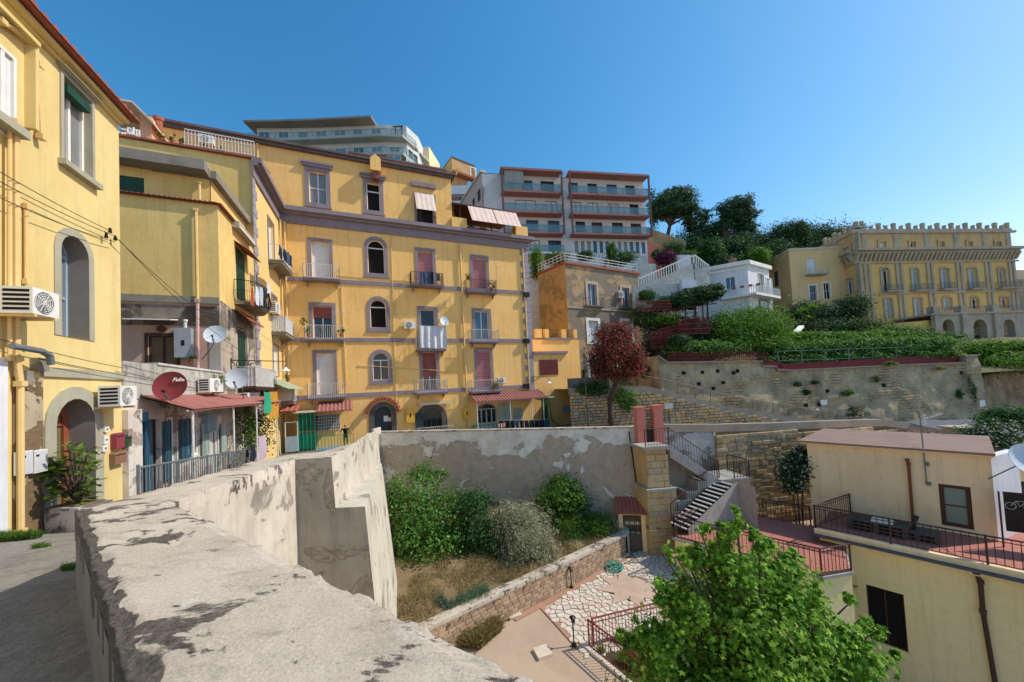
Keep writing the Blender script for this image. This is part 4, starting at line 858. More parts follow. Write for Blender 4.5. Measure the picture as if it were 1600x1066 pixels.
def chair(c, rz, label):
    t = thing('garden_chair', label, 'chair', c, 'white garden chairs on the roof'); q = Matrix.Rotation(rz, 3, 'Z'); V = lambda x, y, z: Vector(c)+q@Vector((x, y, z))
    def bx(n, x0, x1, y0, y1, z0, z1):
        m = MB(); m.box8([V(x0, y0, z0), V(x1, y0, z0), V(x1, y1, z0), V(x0, y1, z0), V(x0, y0, z1), V(x1, y0, z1), V(x1, y1, z1), V(x0, y1, z1)]); m.build(n, WHITE, t)
    bx('seat', -.25, .25, -.25, .22, .4, .44); 
    for x in (-.22, -.11, 0, .11, .22): bx('slat', x-.03, x+.03, .22, .25, .44, .95)
    bx('top_rail', -.25, .25, .215, .255, .95, 1.0)
    for x in (-.22, .22):
        for y in (-.22, .2): bx('leg', x-.025, x+.025, y-.025, y+.025, 0, .4)
        bx('armrest', x-.03, x+.03, -.25, .21, .62, .65)
chair(WF.at(WF.u(207, 205, -.9), zWF+.2, -.9), .6, 'white garden chair nearest the pavilion wall on the roof'); chair(WF.at(WF.u(196, 205, -1), zWF+.2, -1), -.4, 'white garden chair half hidden behind the corner house roof')
# ================================================================ parapet wall in the foreground
def top_grid(name, inner, outer, nu, nv, m, parent, amp, edge_chip, seed=0, wear=0, **kw):
    """coping surface between two 3D polylines, chipped along the edges, real relief"""
    def samp(L, t):
        d = [0]
        for a, b in zip(L[:-1], L[1:]): d.append(d[-1]+(Vector(b)-Vector(a)).length)
        s = t*d[-1]; i = max(0, min(len(L)-2, int(np.searchsorted(d, s))-1)); q = (s-d[i])/max(1e-6, d[i+1]-d[i]); return Vector(L[i]).lerp(Vector(L[i+1]), q)
    v = []; f = []; wr_ = []
    for j in range(nu+1):
        a = samp(inner, j/nu); b = samp(outer, j/nu)
        for i in range(nv+1):
            t = i/nv; p = a.lerp(b, t)
            n1 = noise.fractal(p*1.6+Vector((seed, 0, 0)), 1, 2, 4); n2 = noise.fractal(p*9, 1, 2, 4)
            pit = max(0, noise.fractal(p*2.3+Vector((0, 5, seed)), .9, 2.1, 6)-.42)
            e_ = min(t, 1-t)*(b-a).length
            chip = max(0, 1-e_/.13)*max(0, .35+.9*noise.fractal(p*5+Vector((2, 0, seed)), .9, 2, 5))
            ww_ = max(0, 1-t*(b-a).length/(wear*(.45+1.1*abs(noise.fractal(p*2.2, 1, 2, 4)))+.001))**.5 if wear else 0; wr_.append(ww_); p.z -= .02*ww_*(.5+noise.noise(p*14))
            p.z += amp*(n1*.7+n2*.12)-pit*.05-min(.3, chip)*edge_chip
            p += (b-a).normalized()*(.02*noise.noise(p*7))
            if i == 0: v.append((p.x, p.y, p.z-.3)); wr_.append(ww_)
            v.append(tuple(p))
            if i == nv: v.append((p.x, p.y, p.z-.3)); wr_.append(ww_)
    for j in range(nu):
        for i in range(nv+2): k = j*(nv+3)+i; f.append((k, k+1, k+nv+4, k+nv+3))
    me = bpy.data.meshes.new(name); base = wloc(parent); me.from_pydata([(x-base.x, y-base.y, z-base.z) for x, y, z in v], [], f); me.polygons.foreach_set('use_smooth', [True]*len(f))
    me.attributes.new('wear', 'FLOAT', 'POINT').data.foreach_set('value', wr_)
    return link(name, me, m, parent, **kw)
def copingmat():
    m, t, b, pos = newmat('parapet_cement')
    at = t.new('ShaderNodeAttribute'); at.attribute_name = 'wear'; n = t.noise(t.scale(pos, (1.5, 2.6, 1)), 1.15, 10, .68, .35); worn = t.math('MAXIMUM', t.ramp(n, .56, .585), t.ramp(t.math('ADD', at.outputs['Fac'], t.math('MULTIPLY', t.noise(pos, 14, 4), .5)), .55, .65))
    base = t.mix(t.ramp(t.noise(pos, 1.1, 7, .62), .38, .66), srgb('c4b8a8'), srgb('aea192'))
    base = t.mix(t.math('MULTIPLY', t.ramp(t.noise(t.scale(pos, (1.2, 2.6, 1)), 2.7, 8, .7), .52, .72), .55), base, srgb('7d766d'))
    base = t.mix(t.math('MULTIPLY', t.ramp(t.noise(pos, 3.3, 6, .6), .62, .7), .5), base, srgb('cfccc4'))
    base = t.mix(.55, base, t.mix(t.ramp(t.noise(pos, 60, 5, .8), .3, .7), (.12, .12, .12, 1), (.9, .9, .9, 1)), 'SOFT_LIGHT'); base = t.mix(t.math('MULTIPLY', t.ramp(t.noise(pos, 22, 6, .75), .6, .68), .5), base, srgb('6f675d')); wk = t.mix(t.ramp(t.noise(pos, 30, 8, .85), .35, .65), srgb('3f3a35'), srgb('9a9287'))
    c = t.mix(worn, base, wk); crack = t.ramp(t.noise(t.scale(pos, (3, 9, 1)), 5, 7, .75, .8), .66, .7)
    c = t.mix(t.math('MULTIPLY', crack, .8), c, srgb('3f3a36')); t.ln(c, b.inputs['Base Color']); b.inputs['Roughness'].default_value = .93; b.inputs['Specular IOR Level'].default_value = .2
    h = t.math('ADD', t.math('MULTIPLY', t.noise(pos, 28, 8, .75), t.math('ADD', t.math('MULTIPLY', worn, 1.6), .35)), t.math('MULTIPLY', worn, -.9))
    h = t.math('SUBTRACT', h, t.math('MULTIPLY', crack, .6))
    bp = t.new('ShaderNodeBump'); bp.inputs['Strength'].default_value = 1; bp.inputs['Distance'].default_value = .035; t.ln(h, bp.inputs['Height']); t.ln(bp.outputs[0], b.inputs['Normal']); return m
COPE = copingmat()
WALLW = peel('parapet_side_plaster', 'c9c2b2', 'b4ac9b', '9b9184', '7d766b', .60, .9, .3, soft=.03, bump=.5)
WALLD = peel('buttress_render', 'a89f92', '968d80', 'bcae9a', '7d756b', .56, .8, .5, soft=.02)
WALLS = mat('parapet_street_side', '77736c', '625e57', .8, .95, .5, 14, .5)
pw = thing('parapet_wall', 'thick weathered cement parapet wall running from the foreground along the street above the garden', 'parapet wall', (-2, 2, stz(0)))
i_ = [Vector((2.2, -1.55, E-1.05)), G(205, 1066, -1.05), G(118, 795, -1.05)]
o_ = [Vector((3.6, -1.55, E-1.05)), G(850, 1066, -1.05), G(271, 784, -1.05)]
top_grid('coping', i_, o_, 190, 44, COPE, pw, .012, .11, wear=.16)
i2 = [G(118, 795, -1.05), G(215, 771, -1.13), G(385, 723, -1.33), G(452, 710, -1.42)]
o2 = [G(271, 784, -1.05), G(330, 763, -1.15), G(400, 739, -1.25), G(461, 718, -1.32)]
top_grid('coping', i2, o2, 80, 16, COPE, pw, .01, .04, 3, wear=.08)
pI = G(452, 710, -1.42); pO = G(461, 718, -1.32); pB = G(518, 715, -1.32)
i3 = [pI, G(500, 706, -1.52), G(545, 694, -1.6), G(573, 681, -1.75)]
tip = G(590, 671, -1.62)
o3 = [pB, G(545, 697, -1.42), G(570, 681, -1.5), tip]
top_grid('coping', i3, o3, 50, 10, COPE, pw, .01, .03, 6)
def strip(mb, top, bot, n=6):
    for (a, b), (c, d) in zip(zip(top[:-1], top[1:]), zip(bot[:-1], bot[1:])): mb.poly([a, b, d, c])
def down(p, z, dx=0, dy=0): return Vector((p.x+dx, p.y+dy, z))
lo = Vector((0, 0, -.17))
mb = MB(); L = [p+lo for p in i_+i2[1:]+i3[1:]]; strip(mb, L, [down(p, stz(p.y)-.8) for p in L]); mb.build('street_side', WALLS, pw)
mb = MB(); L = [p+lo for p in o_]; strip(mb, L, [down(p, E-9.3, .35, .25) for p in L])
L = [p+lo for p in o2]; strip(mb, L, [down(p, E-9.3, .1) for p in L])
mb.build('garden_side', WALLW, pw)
mb = MB(); mb.poly([p+Vector((0, 0, -.004)) for p in (pI, pO, pB)]); mb.poly([pI+Vector((0, 0, -.2)), pO+Vector((0, 0, -.2)), pB+Vector((0, 0, -.2))]); mb.build('coping', COPE, pw)
# buttress: dark face, ledge, battered lower wall
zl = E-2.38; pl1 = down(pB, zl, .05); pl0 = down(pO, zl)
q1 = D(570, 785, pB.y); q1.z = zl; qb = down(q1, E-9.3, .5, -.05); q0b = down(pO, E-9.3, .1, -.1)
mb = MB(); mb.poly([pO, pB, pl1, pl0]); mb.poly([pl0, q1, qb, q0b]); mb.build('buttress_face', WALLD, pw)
mb = MB(); tl = G(600, 760, -3.9); tb = G(628, 968, -9.25); tl = tip.lerp(tb, .33); tl.z = tip.z-2.4
mb.poly([pB, tip, down(tip, tl.z+.9, .1), pl1]); 
tm = down(tip, tl.z+.9, .1)
N = 10
for k in range(N):
    s0, s1 = k/N, (k+1)/N
    A, B_ = q1.lerp(tm+Vector((.04, 0, 0)), s0), q1.lerp(tm+Vector((.04, 0, 0)), s1); C, D_ = qb.lerp(tb, s0), qb.lerp(tb, s1); mb.poly([A, B_, D_, C])
    a, b_ = pl1.lerp(tm, s0), pl1.lerp(tm, s1); mb.poly([a, b_, B_, A])
mb.build('battered_side', WALLW, pw)
# near corner between the two sections on the garden side is closed by o_ end; end cap and the post on the tip
pw2 = [tip, G(592, 674, -2.75)]; fwl = G(592, 676, -2.8)
mb = MB(); 
mb.poly([tip, fwl, down(fwl, E-9.3, .3), tb]); mb.poly([tip, down(tip, tl.z+.9, .1), tm+Vector((.04, 0, 0)), tb]); 
mb.poly([i3[-1], tip, fwl, fwl+Vector((-.9, .1, 0))]); mb.poly([i3[-1], fwl+Vector((-.9, .1, 0)), down(fwl, stz(25)-.5, -.9), down(i3[-1], stz(17)-.5)]); mb.build('far_end', WALLW, pw)
mb = MB(); a = G(573, 681, -1.75); b_ = tip; mb.box(a.x-.05, b_.x+.02, tip.y-.5, tip.y+.35, a.z-.1, tip.z+.06); mb.build('end_post', WALLW, pw)
# ================================================================ far garden wall with flaking plaster
fwr = G(1003, 668, -2.8); FWp = Plane.thru(fwl.xy, fwr.xy)
PEEL = peel('flaking_wall_plaster', 'e4dccd', 'c9beae', 'ab9a86', 'c4b29c', .40, .5, .45, E-4.6, E-2.7, bump=1.0)
fw = thing('garden_wall', 'tall retaining wall with flaking grey plaster across the back of the sunken garden', 'retaining wall', (0, 24, E-9.2))
L_ = (fwr-fwl).length; nx, nz = 180, 70; v = []; f = []; base = fw.location
for j in range(nz+1):
    for i in range(nx+1):
        u = L_*i/nx; s = j/nz; z = E-9.4+(E-2.83-(E-9.4))*s; w = 1.35*(1-s)
        p = FWp.at(u, z, w); nn = noise.fractal(Vector((u*.42, z*.5, 3)), .9, 2, 7); pe = 1 if nn > -.02-(.3 if z > E-3.8 else 0)*1 else 0
        n0 = noise.fractal(Vector((u*1.4, z*1.6, 9)), .9, 2, 5)
        p += Vector((FWp.n.x, FWp.n.y, 0))*(.05*n0+.03*noise.noise(Vector((u*5, z*5, 1))))*(1 if z < E-3.2 else .3); v.append((p.x-base.x, p.y-base.y, p.z-base.z))
for j in range(nz):
    for i in range(nx): k = j*(nx+1)+i; f.append((k, k+1, k+nx+2, k+nx+1))
me = bpy.data.meshes.new('plaster_face'); me.from_pydata(v, [], f); me.polygons.foreach_set('use_smooth', [True]*len(f)); link('plaster_face', me, PEEL, fw)
mb = MB(); mb.pbox(FWp, -.1, L_, E-2.83, E-2.74, -.45, .04); mb.build('coping', COPE, fw); mb = MB(); mb.pbox(FWp, 0, L_, E-6, E-2.832, -.42, -.1); mb.build('street_side', WALLS, fw)
# ================================================================ sunken garden
ZG = E-9.2
PATHC = mat('garden_concrete', 'b09a86', 'a08a76', .7, .95, .3, 18, 0, grain=.2)
mb = MB(); mb.poly([(-14, -3, ZG-.02), (5.6, -3, ZG-.02), (5.6, 13.5, ZG-.02), (15, 16, ZG-.02), (40, 26, ZG-.02), (-14, 26, ZG-.02)]); link('garden_floor', mb.mesh('garden_floor', Vector()), PATHC, None, kind='structure')
gz = -9.2
# planter (raised bed) outline: front wall from the parapet to the corner, then round to the back wall
top_px = [(600, 1012), (658, 984), (839, 899), (950, 846), (976, 834)]
ZT = -8.05
PW = [G(x, y, ZT) for x, y in top_px]; PC = [G(979, 826, ZT+.05), G(961, 811, ZT+.35), G(934, 782, ZT+.75), G(915, 770, ZT+1.0)]
bed = thing('planter_wall', 'low retaining wall of small brown blocks with a pale coping around the overgrown bed', 'garden wall', (PW[2].x, PW[2].y, ZG))
BRK = mat('tuff_block', 'ae967c', '987f68', 1.6, .95, .5, 14, .2); BRK2 = mat('tuff_block_pale', 'b59c82', 'a08770', 1.6, .95, .5, 14, .2); BRK3 = mat('tuff_block_dark', '9c8470', '856f5c', 1.6, .95, .5, 14, .2)
MORT = mat('mortar_brown', '6b5a4b', '5b4c40', 2, .95, .4, 20)
def block_mesh(sx, sy, sz, seed, m, j=.06):
    r = random.Random(seed); bm = bmesh.new(); bmesh.ops.create_cube(bm, size=1)
    for v in bm.verts: v.co = Vector((v.co.x*sx*(1+r.uniform(-j, j)), v.co.y*sy, v.co.z*sz*(1+r.uniform(-j, j))))
    bmesh.ops.bevel(bm, geom=[e for e in bm.edges if all(v.co.y < 0 for v in e.verts)], offset=min(sx, sz)*.09, segments=1, affect='EDGES')
    me = bpy.data.meshes.new('block'); bm.to_mesh(me); bm.free(); me.materials.append(m); return me
def masonry(root, P, u0, u1, z0, ztop, bw, bh, mats_, limit=300, w=.0, depth=.14, batter=0, skip=None, name='stone', gap=.015, vary=.35, zref=None, seed=1, prefer=None, wob=.022):
    """courses of separate blocks, recessed joints; nearest 'limit' of them as parts, the rest joined"""
    r = random.Random(seed); meshes = [block_mesh(1, 1, 1, k+seed*10, mats_[k % len(mats_)]) for k in range(9)]; items = []
    z = z0; row = 0
    while z < max(ztop(u0), ztop(u1), ztop((u0+u1)/2)):
        h = bh*(1+r.uniform(-vary*.35, vary*.35)); u = u0-(bw*.5 if row % 2 else 0)+r.uniform(-.1, .1)*bw
        while u < u1:
            wd = bw*(1+r.uniform(-vary, vary)); a, b = max(u, u0), min(u+wd, u1)
            if b-a > bw*.2 and z+h <= ztop((a+b)/2)+.04 and not (skip and skip((a+b)/2, z)):
                ww = w+batter*(max(0, (zref or z0)-z))+r.uniform(-wob, wob); items.append(((a+b)/2, z+h/2, ww, b-a-gap, h-gap, r.randrange(9)))
            u += wd
        z += h; row += 1
    key = prefer or (lambda it: P.at(it[0], it[1], it[2]).xy.length)
    items.sort(key=key); rot = math.atan2(P.d.y, P.d.x); flip = P.n.dot(Vector((math.sin(rot), -math.cos(rot)))) < 0
    if flip: rot += math.pi
    base = wloc(root)
    for it in items[:limit]:
        o = link(name, meshes[it[5]], None, root); p = P.at(it[0], it[1], it[2]+depth/2-.07); o.location = p-base; o.rotation_euler = (r.uniform(-.015, .015), 0, rot); o.scale = (it[3], depth, it[4])
    if items[limit:]:
        s = MB(); mm = {m_: i for i, m_ in enumerate(mats_)}
        for it in items[limit:]:
            a, b = it[0]-it[3]/2, it[0]+it[3]/2; c, d = it[1]-it[4]/2, it[1]+it[4]/2; q = min(it[3], it[4])*.1; w1 = it[2]+depth-.07; k = len(s.v); mi = mm[mats_[it[5] % len(mats_)]]
            s.v += [tuple(P.at(x, y, ww)) for x, y, ww in ((a, c, it[2]-.05), (b, c, it[2]-.05), (b, d, it[2]-.05), (a, d, it[2]-.05), (a+q, c+q, w1), (b-q, c+q, w1), (b-q, d-q, w1), (a+q, d-q, w1))]
            for ff in ((4, 5, 6, 7), (0, 1, 5, 4), (1, 2, 6, 5), (2, 3, 7, 6), (3, 0, 4, 7)): s.f.append(tuple(k+i for i in ff)); s.mi.append(mi)
        s.build(name+'work', list(mats_), root, kind='stuff', recalc=False)
bp_ = Plane.thru(PW[1].xy, PW[4].xy); LB = (PW[4].xy-PW[1].xy).length
mb = MB(); mb.pbox(bp_, -1.6, LB, ZG-.1, E+ZT-.12, -.3, -.02); mb.build('mortar', MORT, bed)
masonry(bed, bp_, -1.5, LB-.02, ZG+.02, lambda u: E+ZT-.13, .34, .145, [BRK, BRK2, BRK3], 290, name='brick', vary=.15, gap=.014, wob=.006)
mb = MB()
mb.pbox(bp_, -1.6, LB+.12, E+ZT-.12, E+ZT+.02, -.34, .09); mb.build('coping', COPE, bed)
mb = MB(); prev = None; C3 = [PW[4]+Vector((0, 0, .02))]+PC
for a, b in zip(C3[:-1], C3[1:]):
    d = (b-a); n = Vector((d.y, -d.x, 0)).normalized(); n = n if n.x > 0 else -n
    mb.poly([a+n*.12, b+n*.12, b-n*.22, a-n*.22]); mb.poly([a+n*.12, b+n*.12, down(b+n*.12, ZG-.1), down(a+n*.12, ZG-.1)]); mb.poly([a-n*.22, b-n*.22, down(b-n*.22, ZG-.1), down(a-n*.22, ZG-.1)])
mb.build('curved_end', WALLW, bed)
SOIL = mat('dry_soil', '7f6b4e', '655640', .9, .98, .8, 12); 
poly = [PW[0].xy]+[p.xy for p in PW[1:]]+[p.xy for p in PC]+[FWp.at((p_:=FWp.u(915, 760)), 0, .6).xy, FWp.at(-.2, 0, .6).xy, tb.xy+Vector((-.6, 0))]
def inside(x, y, P_):
    c = False; n = len(P_)
    for i in range(n):
        a, b = P_[i], P_[(i+1) % n]
        if (a[1] > y) != (b[1] > y) and x < (b[0]-a[0])*(y-a[1])/(b[1]-a[1])+a[0]: c = not c
    return c
def bedz(x, y):
    d = -((Vector((x, y))-bp_.o).dot(bp_.n)); s = min(1, max(0, d/7.5)); return E+ZT-.15+s*1.1+.18*noise.noise(Vector((x*.7, y*.7, 0)))*min(1, max(0, d))
v = []; f = []; idx = {}
xs = np.arange(-8.5, 9, .3); ys = np.arange(11, 24.5, .3)
cells = [(i, j) for i in range(len(xs)-1) for j in range(len(ys)-1) if inside(xs[i]+.15, ys[j]+.15, poly)]
for (i, j) in cells:
    q = []
    for a, b in ((i, j), (i+1, j), (i+1, j+1), (i, j+1)):
        if (a, b) not in idx: idx[a, b] = len(v); v.append((xs[a], ys[b], bedz(xs[a], ys[b])))
        q.append(idx[a, b])
    f.append(tuple(q))
me = bpy.data.meshes.new('planting_bed'); me.from_pydata(v, [], f); me.polygons.foreach_set('use_smooth', [True]*len(f)); link('planting_bed', me, SOIL, None, kind='structure')
# dry tuft patch outside wall + crazy paving
PS = [mat('paving_stone_%s' % n, a, b, 2.5, .85, .25, 18, 0, grain=.15) for n, a, b in (('white', 'cec4b6', 'bcb0a2'), ('cream', 'c9bcaa', 'b8a998'), ('rose', 'cbb4a4', 'bba08f'))]
reg = [G(x, y, gz).xy for x, y in ((849, 952), (985, 872), (1004, 852), (1080, 846), (1150, 870), (1150, 900), (1030, 1000), (915, 1030), (903, 1010))]
bx0, bx1 = min(p.x for p in reg), max(p.x for p in reg); by0, by1 = min(p.y for p in reg), max(p.y for p in reg)
r5 = random.Random(5); cell = .27; pts = {}
for i in range(int((bx1-bx0)/cell)+3):
    for j in range(int((by1-by0)/cell)+3): pts[i, j] = (bx0+(i-1+r5.uniform(.08, .92))*cell, by0+(j-1+r5.uniform(.08, .92))*cell)
def clip(pl, a, b, g):
    mx, my = (a[0]+b[0])/2, (a[1]+b[1])/2; dx, dy = b[0]-a[0], b[1]-a[1]; L = math.hypot(dx, dy); dx /= L; dy /= L; out = []
    D_ = [(p[0]-mx)*dx+(p[1]-my)*dy+g for p in pl]
    for k in range(len(pl)):
        p, q = pl[k], pl[(k+1) % len(pl)]; dp, dq = D_[k], D_[(k+1) % len(pl)]
        if dp <= 0: out.append(p)
        if dp*dq < 0: t = dp/(dp-dq); out.append((p[0]+(q[0]-p[0])*t, p[1]+(q[1]-p[1])*t))
    return out
cellsP = []
star = G(985, 920, gz).xy
for (i, j), c in pts.items():
    if not inside(c[0], c[1], reg): continue
    if (Vector(c)-star).length < 1.0: continue
    pl = [(c[0]-1, c[1]-1), (c[0]+1, c[1]-1), (c[0]+1, c[1]+1), (c[0]-1, c[1]+1)]
    for a in range(-2, 3):
        for b in range(-2, 3):
            if (a or b) and (i+a, j+b) in pts: pl = clip(pl, c, pts[i+a, j+b], .018)
            if len(pl) < 3: break
        if len(pl) < 3: break
    if len(pl) >= 3: cellsP.append((c, pl))
pv_ = bpy.data.objects.new('crazy_paving', None); COL.objects.link(pv_); pv_.location = (reg[0].x, reg[0].y, ZG); pv_['kind'] = 'structure'
cellsP.sort(key=lambda q: q[0][1]); rest = MB()
def stone(mb, pl, zt_, mi=0):
    c = Vector((sum(p[0] for p in pl)/len(pl), sum(p[1] for p in pl)/len(pl))); n = len(pl); k = len(mb.v)
    for p in pl: mb.v.append((p[0], p[1], ZG-.018))
    for p in pl: q = c+(Vector(p)-c)*.93; mb.v.append((q.x, q.y, zt_))
    mb.f.append(tuple(range(k+n, k+2*n))); mb.mi.append(mi)
    for i in range(n): j_ = (i+1) % n; mb.f.append((k+i, k+j_, k+n+j_, k+n+i)); mb.mi.append(mi)
for k, (c, pl) in enumerate(cellsP):
    zt_ = ZG+.022+r5.uniform(-.004, .012); mi = r5.choice((0, 0, 0, 1, 1, 2))
    if k < 300: q = MB(); stone(q, pl, zt_); q.build('stone', PS[mi], pv_)
    else: stone(rest, pl, zt_, mi)
if rest.v: rest.build('stonework', PS, pv_, kind='stuff')
# eight pointed plain star patch in the paving, brick edging strip, row of white stones
mb = MB(); sp = []
for k in range(16): a = k*math.pi/8; rr = 1.55 if k % 2 == 0 else .85; sp.append((star.x+rr*math.cos(a), star.y+rr*math.sin(a)))
mb.prism(sp, ZG, ZG+.045); mb.build('star_slab', mat('slab_tan', 'b7a08c', 'a8917d', 2, .9, .2), pv_)
a, b = G(838, 948, gz), G(990, 868, gz); ep = Plane.thru(a.xy, b.xy); LE = (b.xy-a.xy).length
mb = MB(); mb.pbox(ep, -1.2, LE, ZG-.05, ZG+.02, -.16, .2); mb.build('brick_edging', mat('edging_red', 'a5806c', '957260', 2, .9, .3, 20, .1), pv_)
a2, b2 = G(849, 951, gz), G(905, 1012, gz); ep2 = Plane.thru(a2.xy, b2.xy); mb = MB(); mb.pbox(ep2, -.1, (b2.xy-a2.xy).length, ZG-.05, ZG+.018, -.08, .1); mb.build('brick_edging', MATS['edging_red'], pv_)
for k in range(44):
    u = .1+k*(LE-.2)/44; mb = MB(); s_ = .09+.03*r5.random(); p = ep.at(u, ZG+.03, -.22 if ep.n.x > 0 else -.22)
    mb.bar(p+Vector((0, 0, -.03)), p+Vector((r5.uniform(-.02, .02), 0, .1)), s_, 5, r2=s_*.5); mb.build('edging_stone', PS[0], pv_)
# manhole slabs
for k, (px, py, s_, l) in enumerate(((803, 961, .26, 'pale square inspection cover near the dry grass'), (848, 1021, .26, 'pale square inspection cover in the middle of the concrete path'))):
    c = G(px, py, gz); mb = MB(); q = Matrix.Rotation(.35, 2); mb.prism([tuple(c.xy+q@Vector(o)) for o in ((-s_, -s_), (s_, -s_), (s_, s_), (-s_, s_))], ZG-.05, ZG+.09); tag(mb.build('inspection_cover', PS[1], None), l, 'inspection cover', 'inspection covers')
def garden_lamp(px, py, h, label):
    c = G(px, py, gz); t = thing('garden_lamp', label, 'garden lamp', c, 'black garden lamps'); m = MB(); m.bar(c, c+Vector((0, 0, .06)), .09, 8); m.bar(c, c+Vector((0, 0, h*.8)), .025, 6); m.build('post', BLACKM, t)
    m = MB(); z = c+Vector((0, 0, h*.8)); m.bar(z, z+Vector((0, 0, .17)), .06, 6, r2=.1); m.build('lantern', GLASSD, t); m = MB(); m.bar(z+Vector((0, 0, .171)), z+Vector((0, 0, .25)), .13, 6, r2=.02); m.build('lantern_cap', BLACKM, t)
garden_lamp(897, 1009, 1.0, 'black garden lantern post on the concrete path beside the red fence'); garden_lamp(893, 919, .9, 'black garden lantern post against the block wall of the bed')
# hose coil
HOSE = mat('hose_teal', '3fa08a', '2f8a76', 6, .5, 0); c = G(961, 889, gz); mb = MB(); r6 = random.Random(3)
for k in range(9):
    cx, cy = r6.uniform(-.12, .12), r6.uniform(-.12, .12); rr = r6.uniform(.2, .4); ph = r6.uniform(0, 6); L = []
    for a in np.linspace(0, 2*math.pi, 15): L.append(c+Vector((cx+rr*math.cos(a), cy+rr*math.sin(a), .04+.02*k+.03*math.sin(a*2+ph))))
    mb.tube(L, .018, 5)
tag(mb.build('garden_hose', HOSE, None, smooth=True), 'coil of teal garden hose lying on the crazy paving', 'hose')
# red iron fence by the paving
def fence(name, label, pts, h, m, step=.13, r=.012, rail=.03, posts=True, group=None, cat='fence', base_gap=.08, mid=None):
    t = thing(name, label, cat, pts[0], group); bars = MB()
    for a, b in zip(pts[:-1], pts[1:]):
        n = max(1, int((b-a).xy.length/step)); up = Vector((0, 0, h))
        for k in range(n+1): p = a+(b-a)*k/n; bars.bar(p+Vector((0, 0, base_gap)), p+up, r, 4)
        for z in ([h, base_gap]+([mid] if mid else [])): mm = MB(); mm.bar(a+Vector((0, 0, z)), b+Vector((0, 0, z)), rail if z == h else rail*.6, 5); mm.build('rail', m, t)
    for p in pts: mm = MB(); mm.bar(p, p+Vector((0, 0, h+.03)), rail*1.1, 6); mm.build('post', m, t)
    bars.build('bars', m, t, kind='stuff'); return t
fa, fb, fc = G(921, 1012, gz), G(1010, 1085, gz), G(1060, 975, gz)
fence('iron_fence', 'red brown iron railing descending towards the lower right beside the paving', [fa, fb], .95, REDM, mid=.8)
fence('iron_fence', 'red brown iron railing running back to the right under the plane tree', [fa+Vector((.15, .05, 0)), fc], .95, REDM, mid=.8)
# white kerb stones along it and the sunken plot
mb = MB(); kp = Plane.thru(fa.xy, fb.xy); mb.pbox(kp, -.4, (fb.xy-fa.xy).length, ZG-.05, ZG+.07, -.03, .16); tag(mb.build('kerb', PS[0], None), 'white stone kerb at the foot of the red railing', 'kerb')
mb = MB(); mb.poly([tuple(p.xy)+(ZG-.006,) for p in (fa, fb, G(1120, 1066, gz), fc)]); link('lower_plot', mb.mesh('lower_plot', Vector()), mat('plot_earth', '4c4a33', '3d4029', 1, .95, .6, 10), None, kind='structure')
# ================================================================ tile roofed niche at the foot of the wall
np_ = Plane(FWp.at(0, 0, 1.9), FWp.d); ni = thing('wall_niche', 'small cupboard with tile roof and barred door against the foot of the flaking wall', 'garden niche', G(990, 850, gz))
a = np_.rect(974, 805, 1003, 850); zt_ = a[3]; 
for x0, x1 in ((a[0]-.22, a[0]), (a[1], a[1]+.22)): mb = MB(); mb.pbox(np_, x0, x1, ZG, zt_, -1.2, 0); mb.build('pillar', CREAM2, ni)
mb = MB(); mb.pbox(np_, a[0]+.003, a[1]-.003, ZG, zt_, -1.1, -.9); mb.build('back', GREY2, ni)
mb = MB(); mb.pbox(np_, a[0]-.22, a[1]+.22, zt_+.002, zt_+.12, -1.2, .02); mb.build('lintel', CREAM2, ni)
mb = MB(); tiles(mb, np_, a[0]-.4, a[1]+.35, zt_+.62, -1.15, zt_+.16, .25, .2, .06); mb.build('tile_roof', TERRA, ni, kind='stuff')
mb = MB()
for k in range(9): u = a[0]+.05+(a[1]-a[0]-.1)*k/8; mb.bar(np_.at(u, ZG+.9, -.1), np_.at(u, zt_, -.1), .012, 4)
mb.build('bars', BROWNM, ni, kind='stuff'); mb = MB(); mb.pbox(np_, a[0]+.01, a[1]-.01, ZG, ZG+.9, -.14, -.06); mb.build('door_panel', mat('rusty_grey', '6d5c52', '54463e', 3, .8, .3, 12, .6), ni)
for zz in (zt_-.45, zt_-1.0):
    for k in range(4): mb = MB(); u = a[0]+.12+k*.27; mb.pbox(np_, u, u+.2, zz-.14, zz+.02, -.3, -.2); mb.build('meter', WHITE, ni)
n2 = thing('lean_to_hood', 'low tile hood over a dark opening right of the tile roofed niche', 'hood', G(1020, 852, gz)); b_ = np_.rect(1010, 822, 1033, 850)
mb = MB(); tiles(mb, np_, b_[0], b_[1], b_[3]+.3, -1.0, b_[3], .3, .2, .06); mb.build('tile_roof', TERRA, n2, kind='stuff'); mb = MB(); mb.pbox(np_, b_[0], b_[1], ZG, b_[3]-.1, -1.0, -.8); mb.build('opening', DARK, n2)  # near-black slab paints the shade beneath the hood
# ================================================================ gate pillars, tuff pier and the stairs down
gt = thing('garden_gate', 'narrow iron gate between two salmon pink pillars at the end of the flaking wall', 'gate', D(1015, 695, 20.8)); GPl = Plane(pt(1003, 20.9), (1, .12))
zl_ = GPl.z(1015, 694)
for px in ((996, 638, 1009), (1023, 635, 1037)):
    u0, u1 = GPl.u(px[0], 665), GPl.u(px[2], 665); zt_ = GPl.z((px[0]+px[2])/2, px[1]); mb = MB(); mb.pbox(GPl, u0, u1, zl_-.2, zt_, -.45, 0); mb.pbox(GPl, u0-.04, u1+.04, zt_, zt_+.07, -.49, .04); mb.build('pillar', SALMON, gt)
u0, u1 = GPl.u(1009, 665)+.01, GPl.u(1023, 665)-.01; mb = MB(); zt_ = GPl.z(1016, 641)
for k in range(8): u = u0+.05+(u1-u0-.1)*k/7; mb.bar(GPl.at(u, zl_+.9, -.25), GPl.at(u, zt_, -.25), .012, 4)
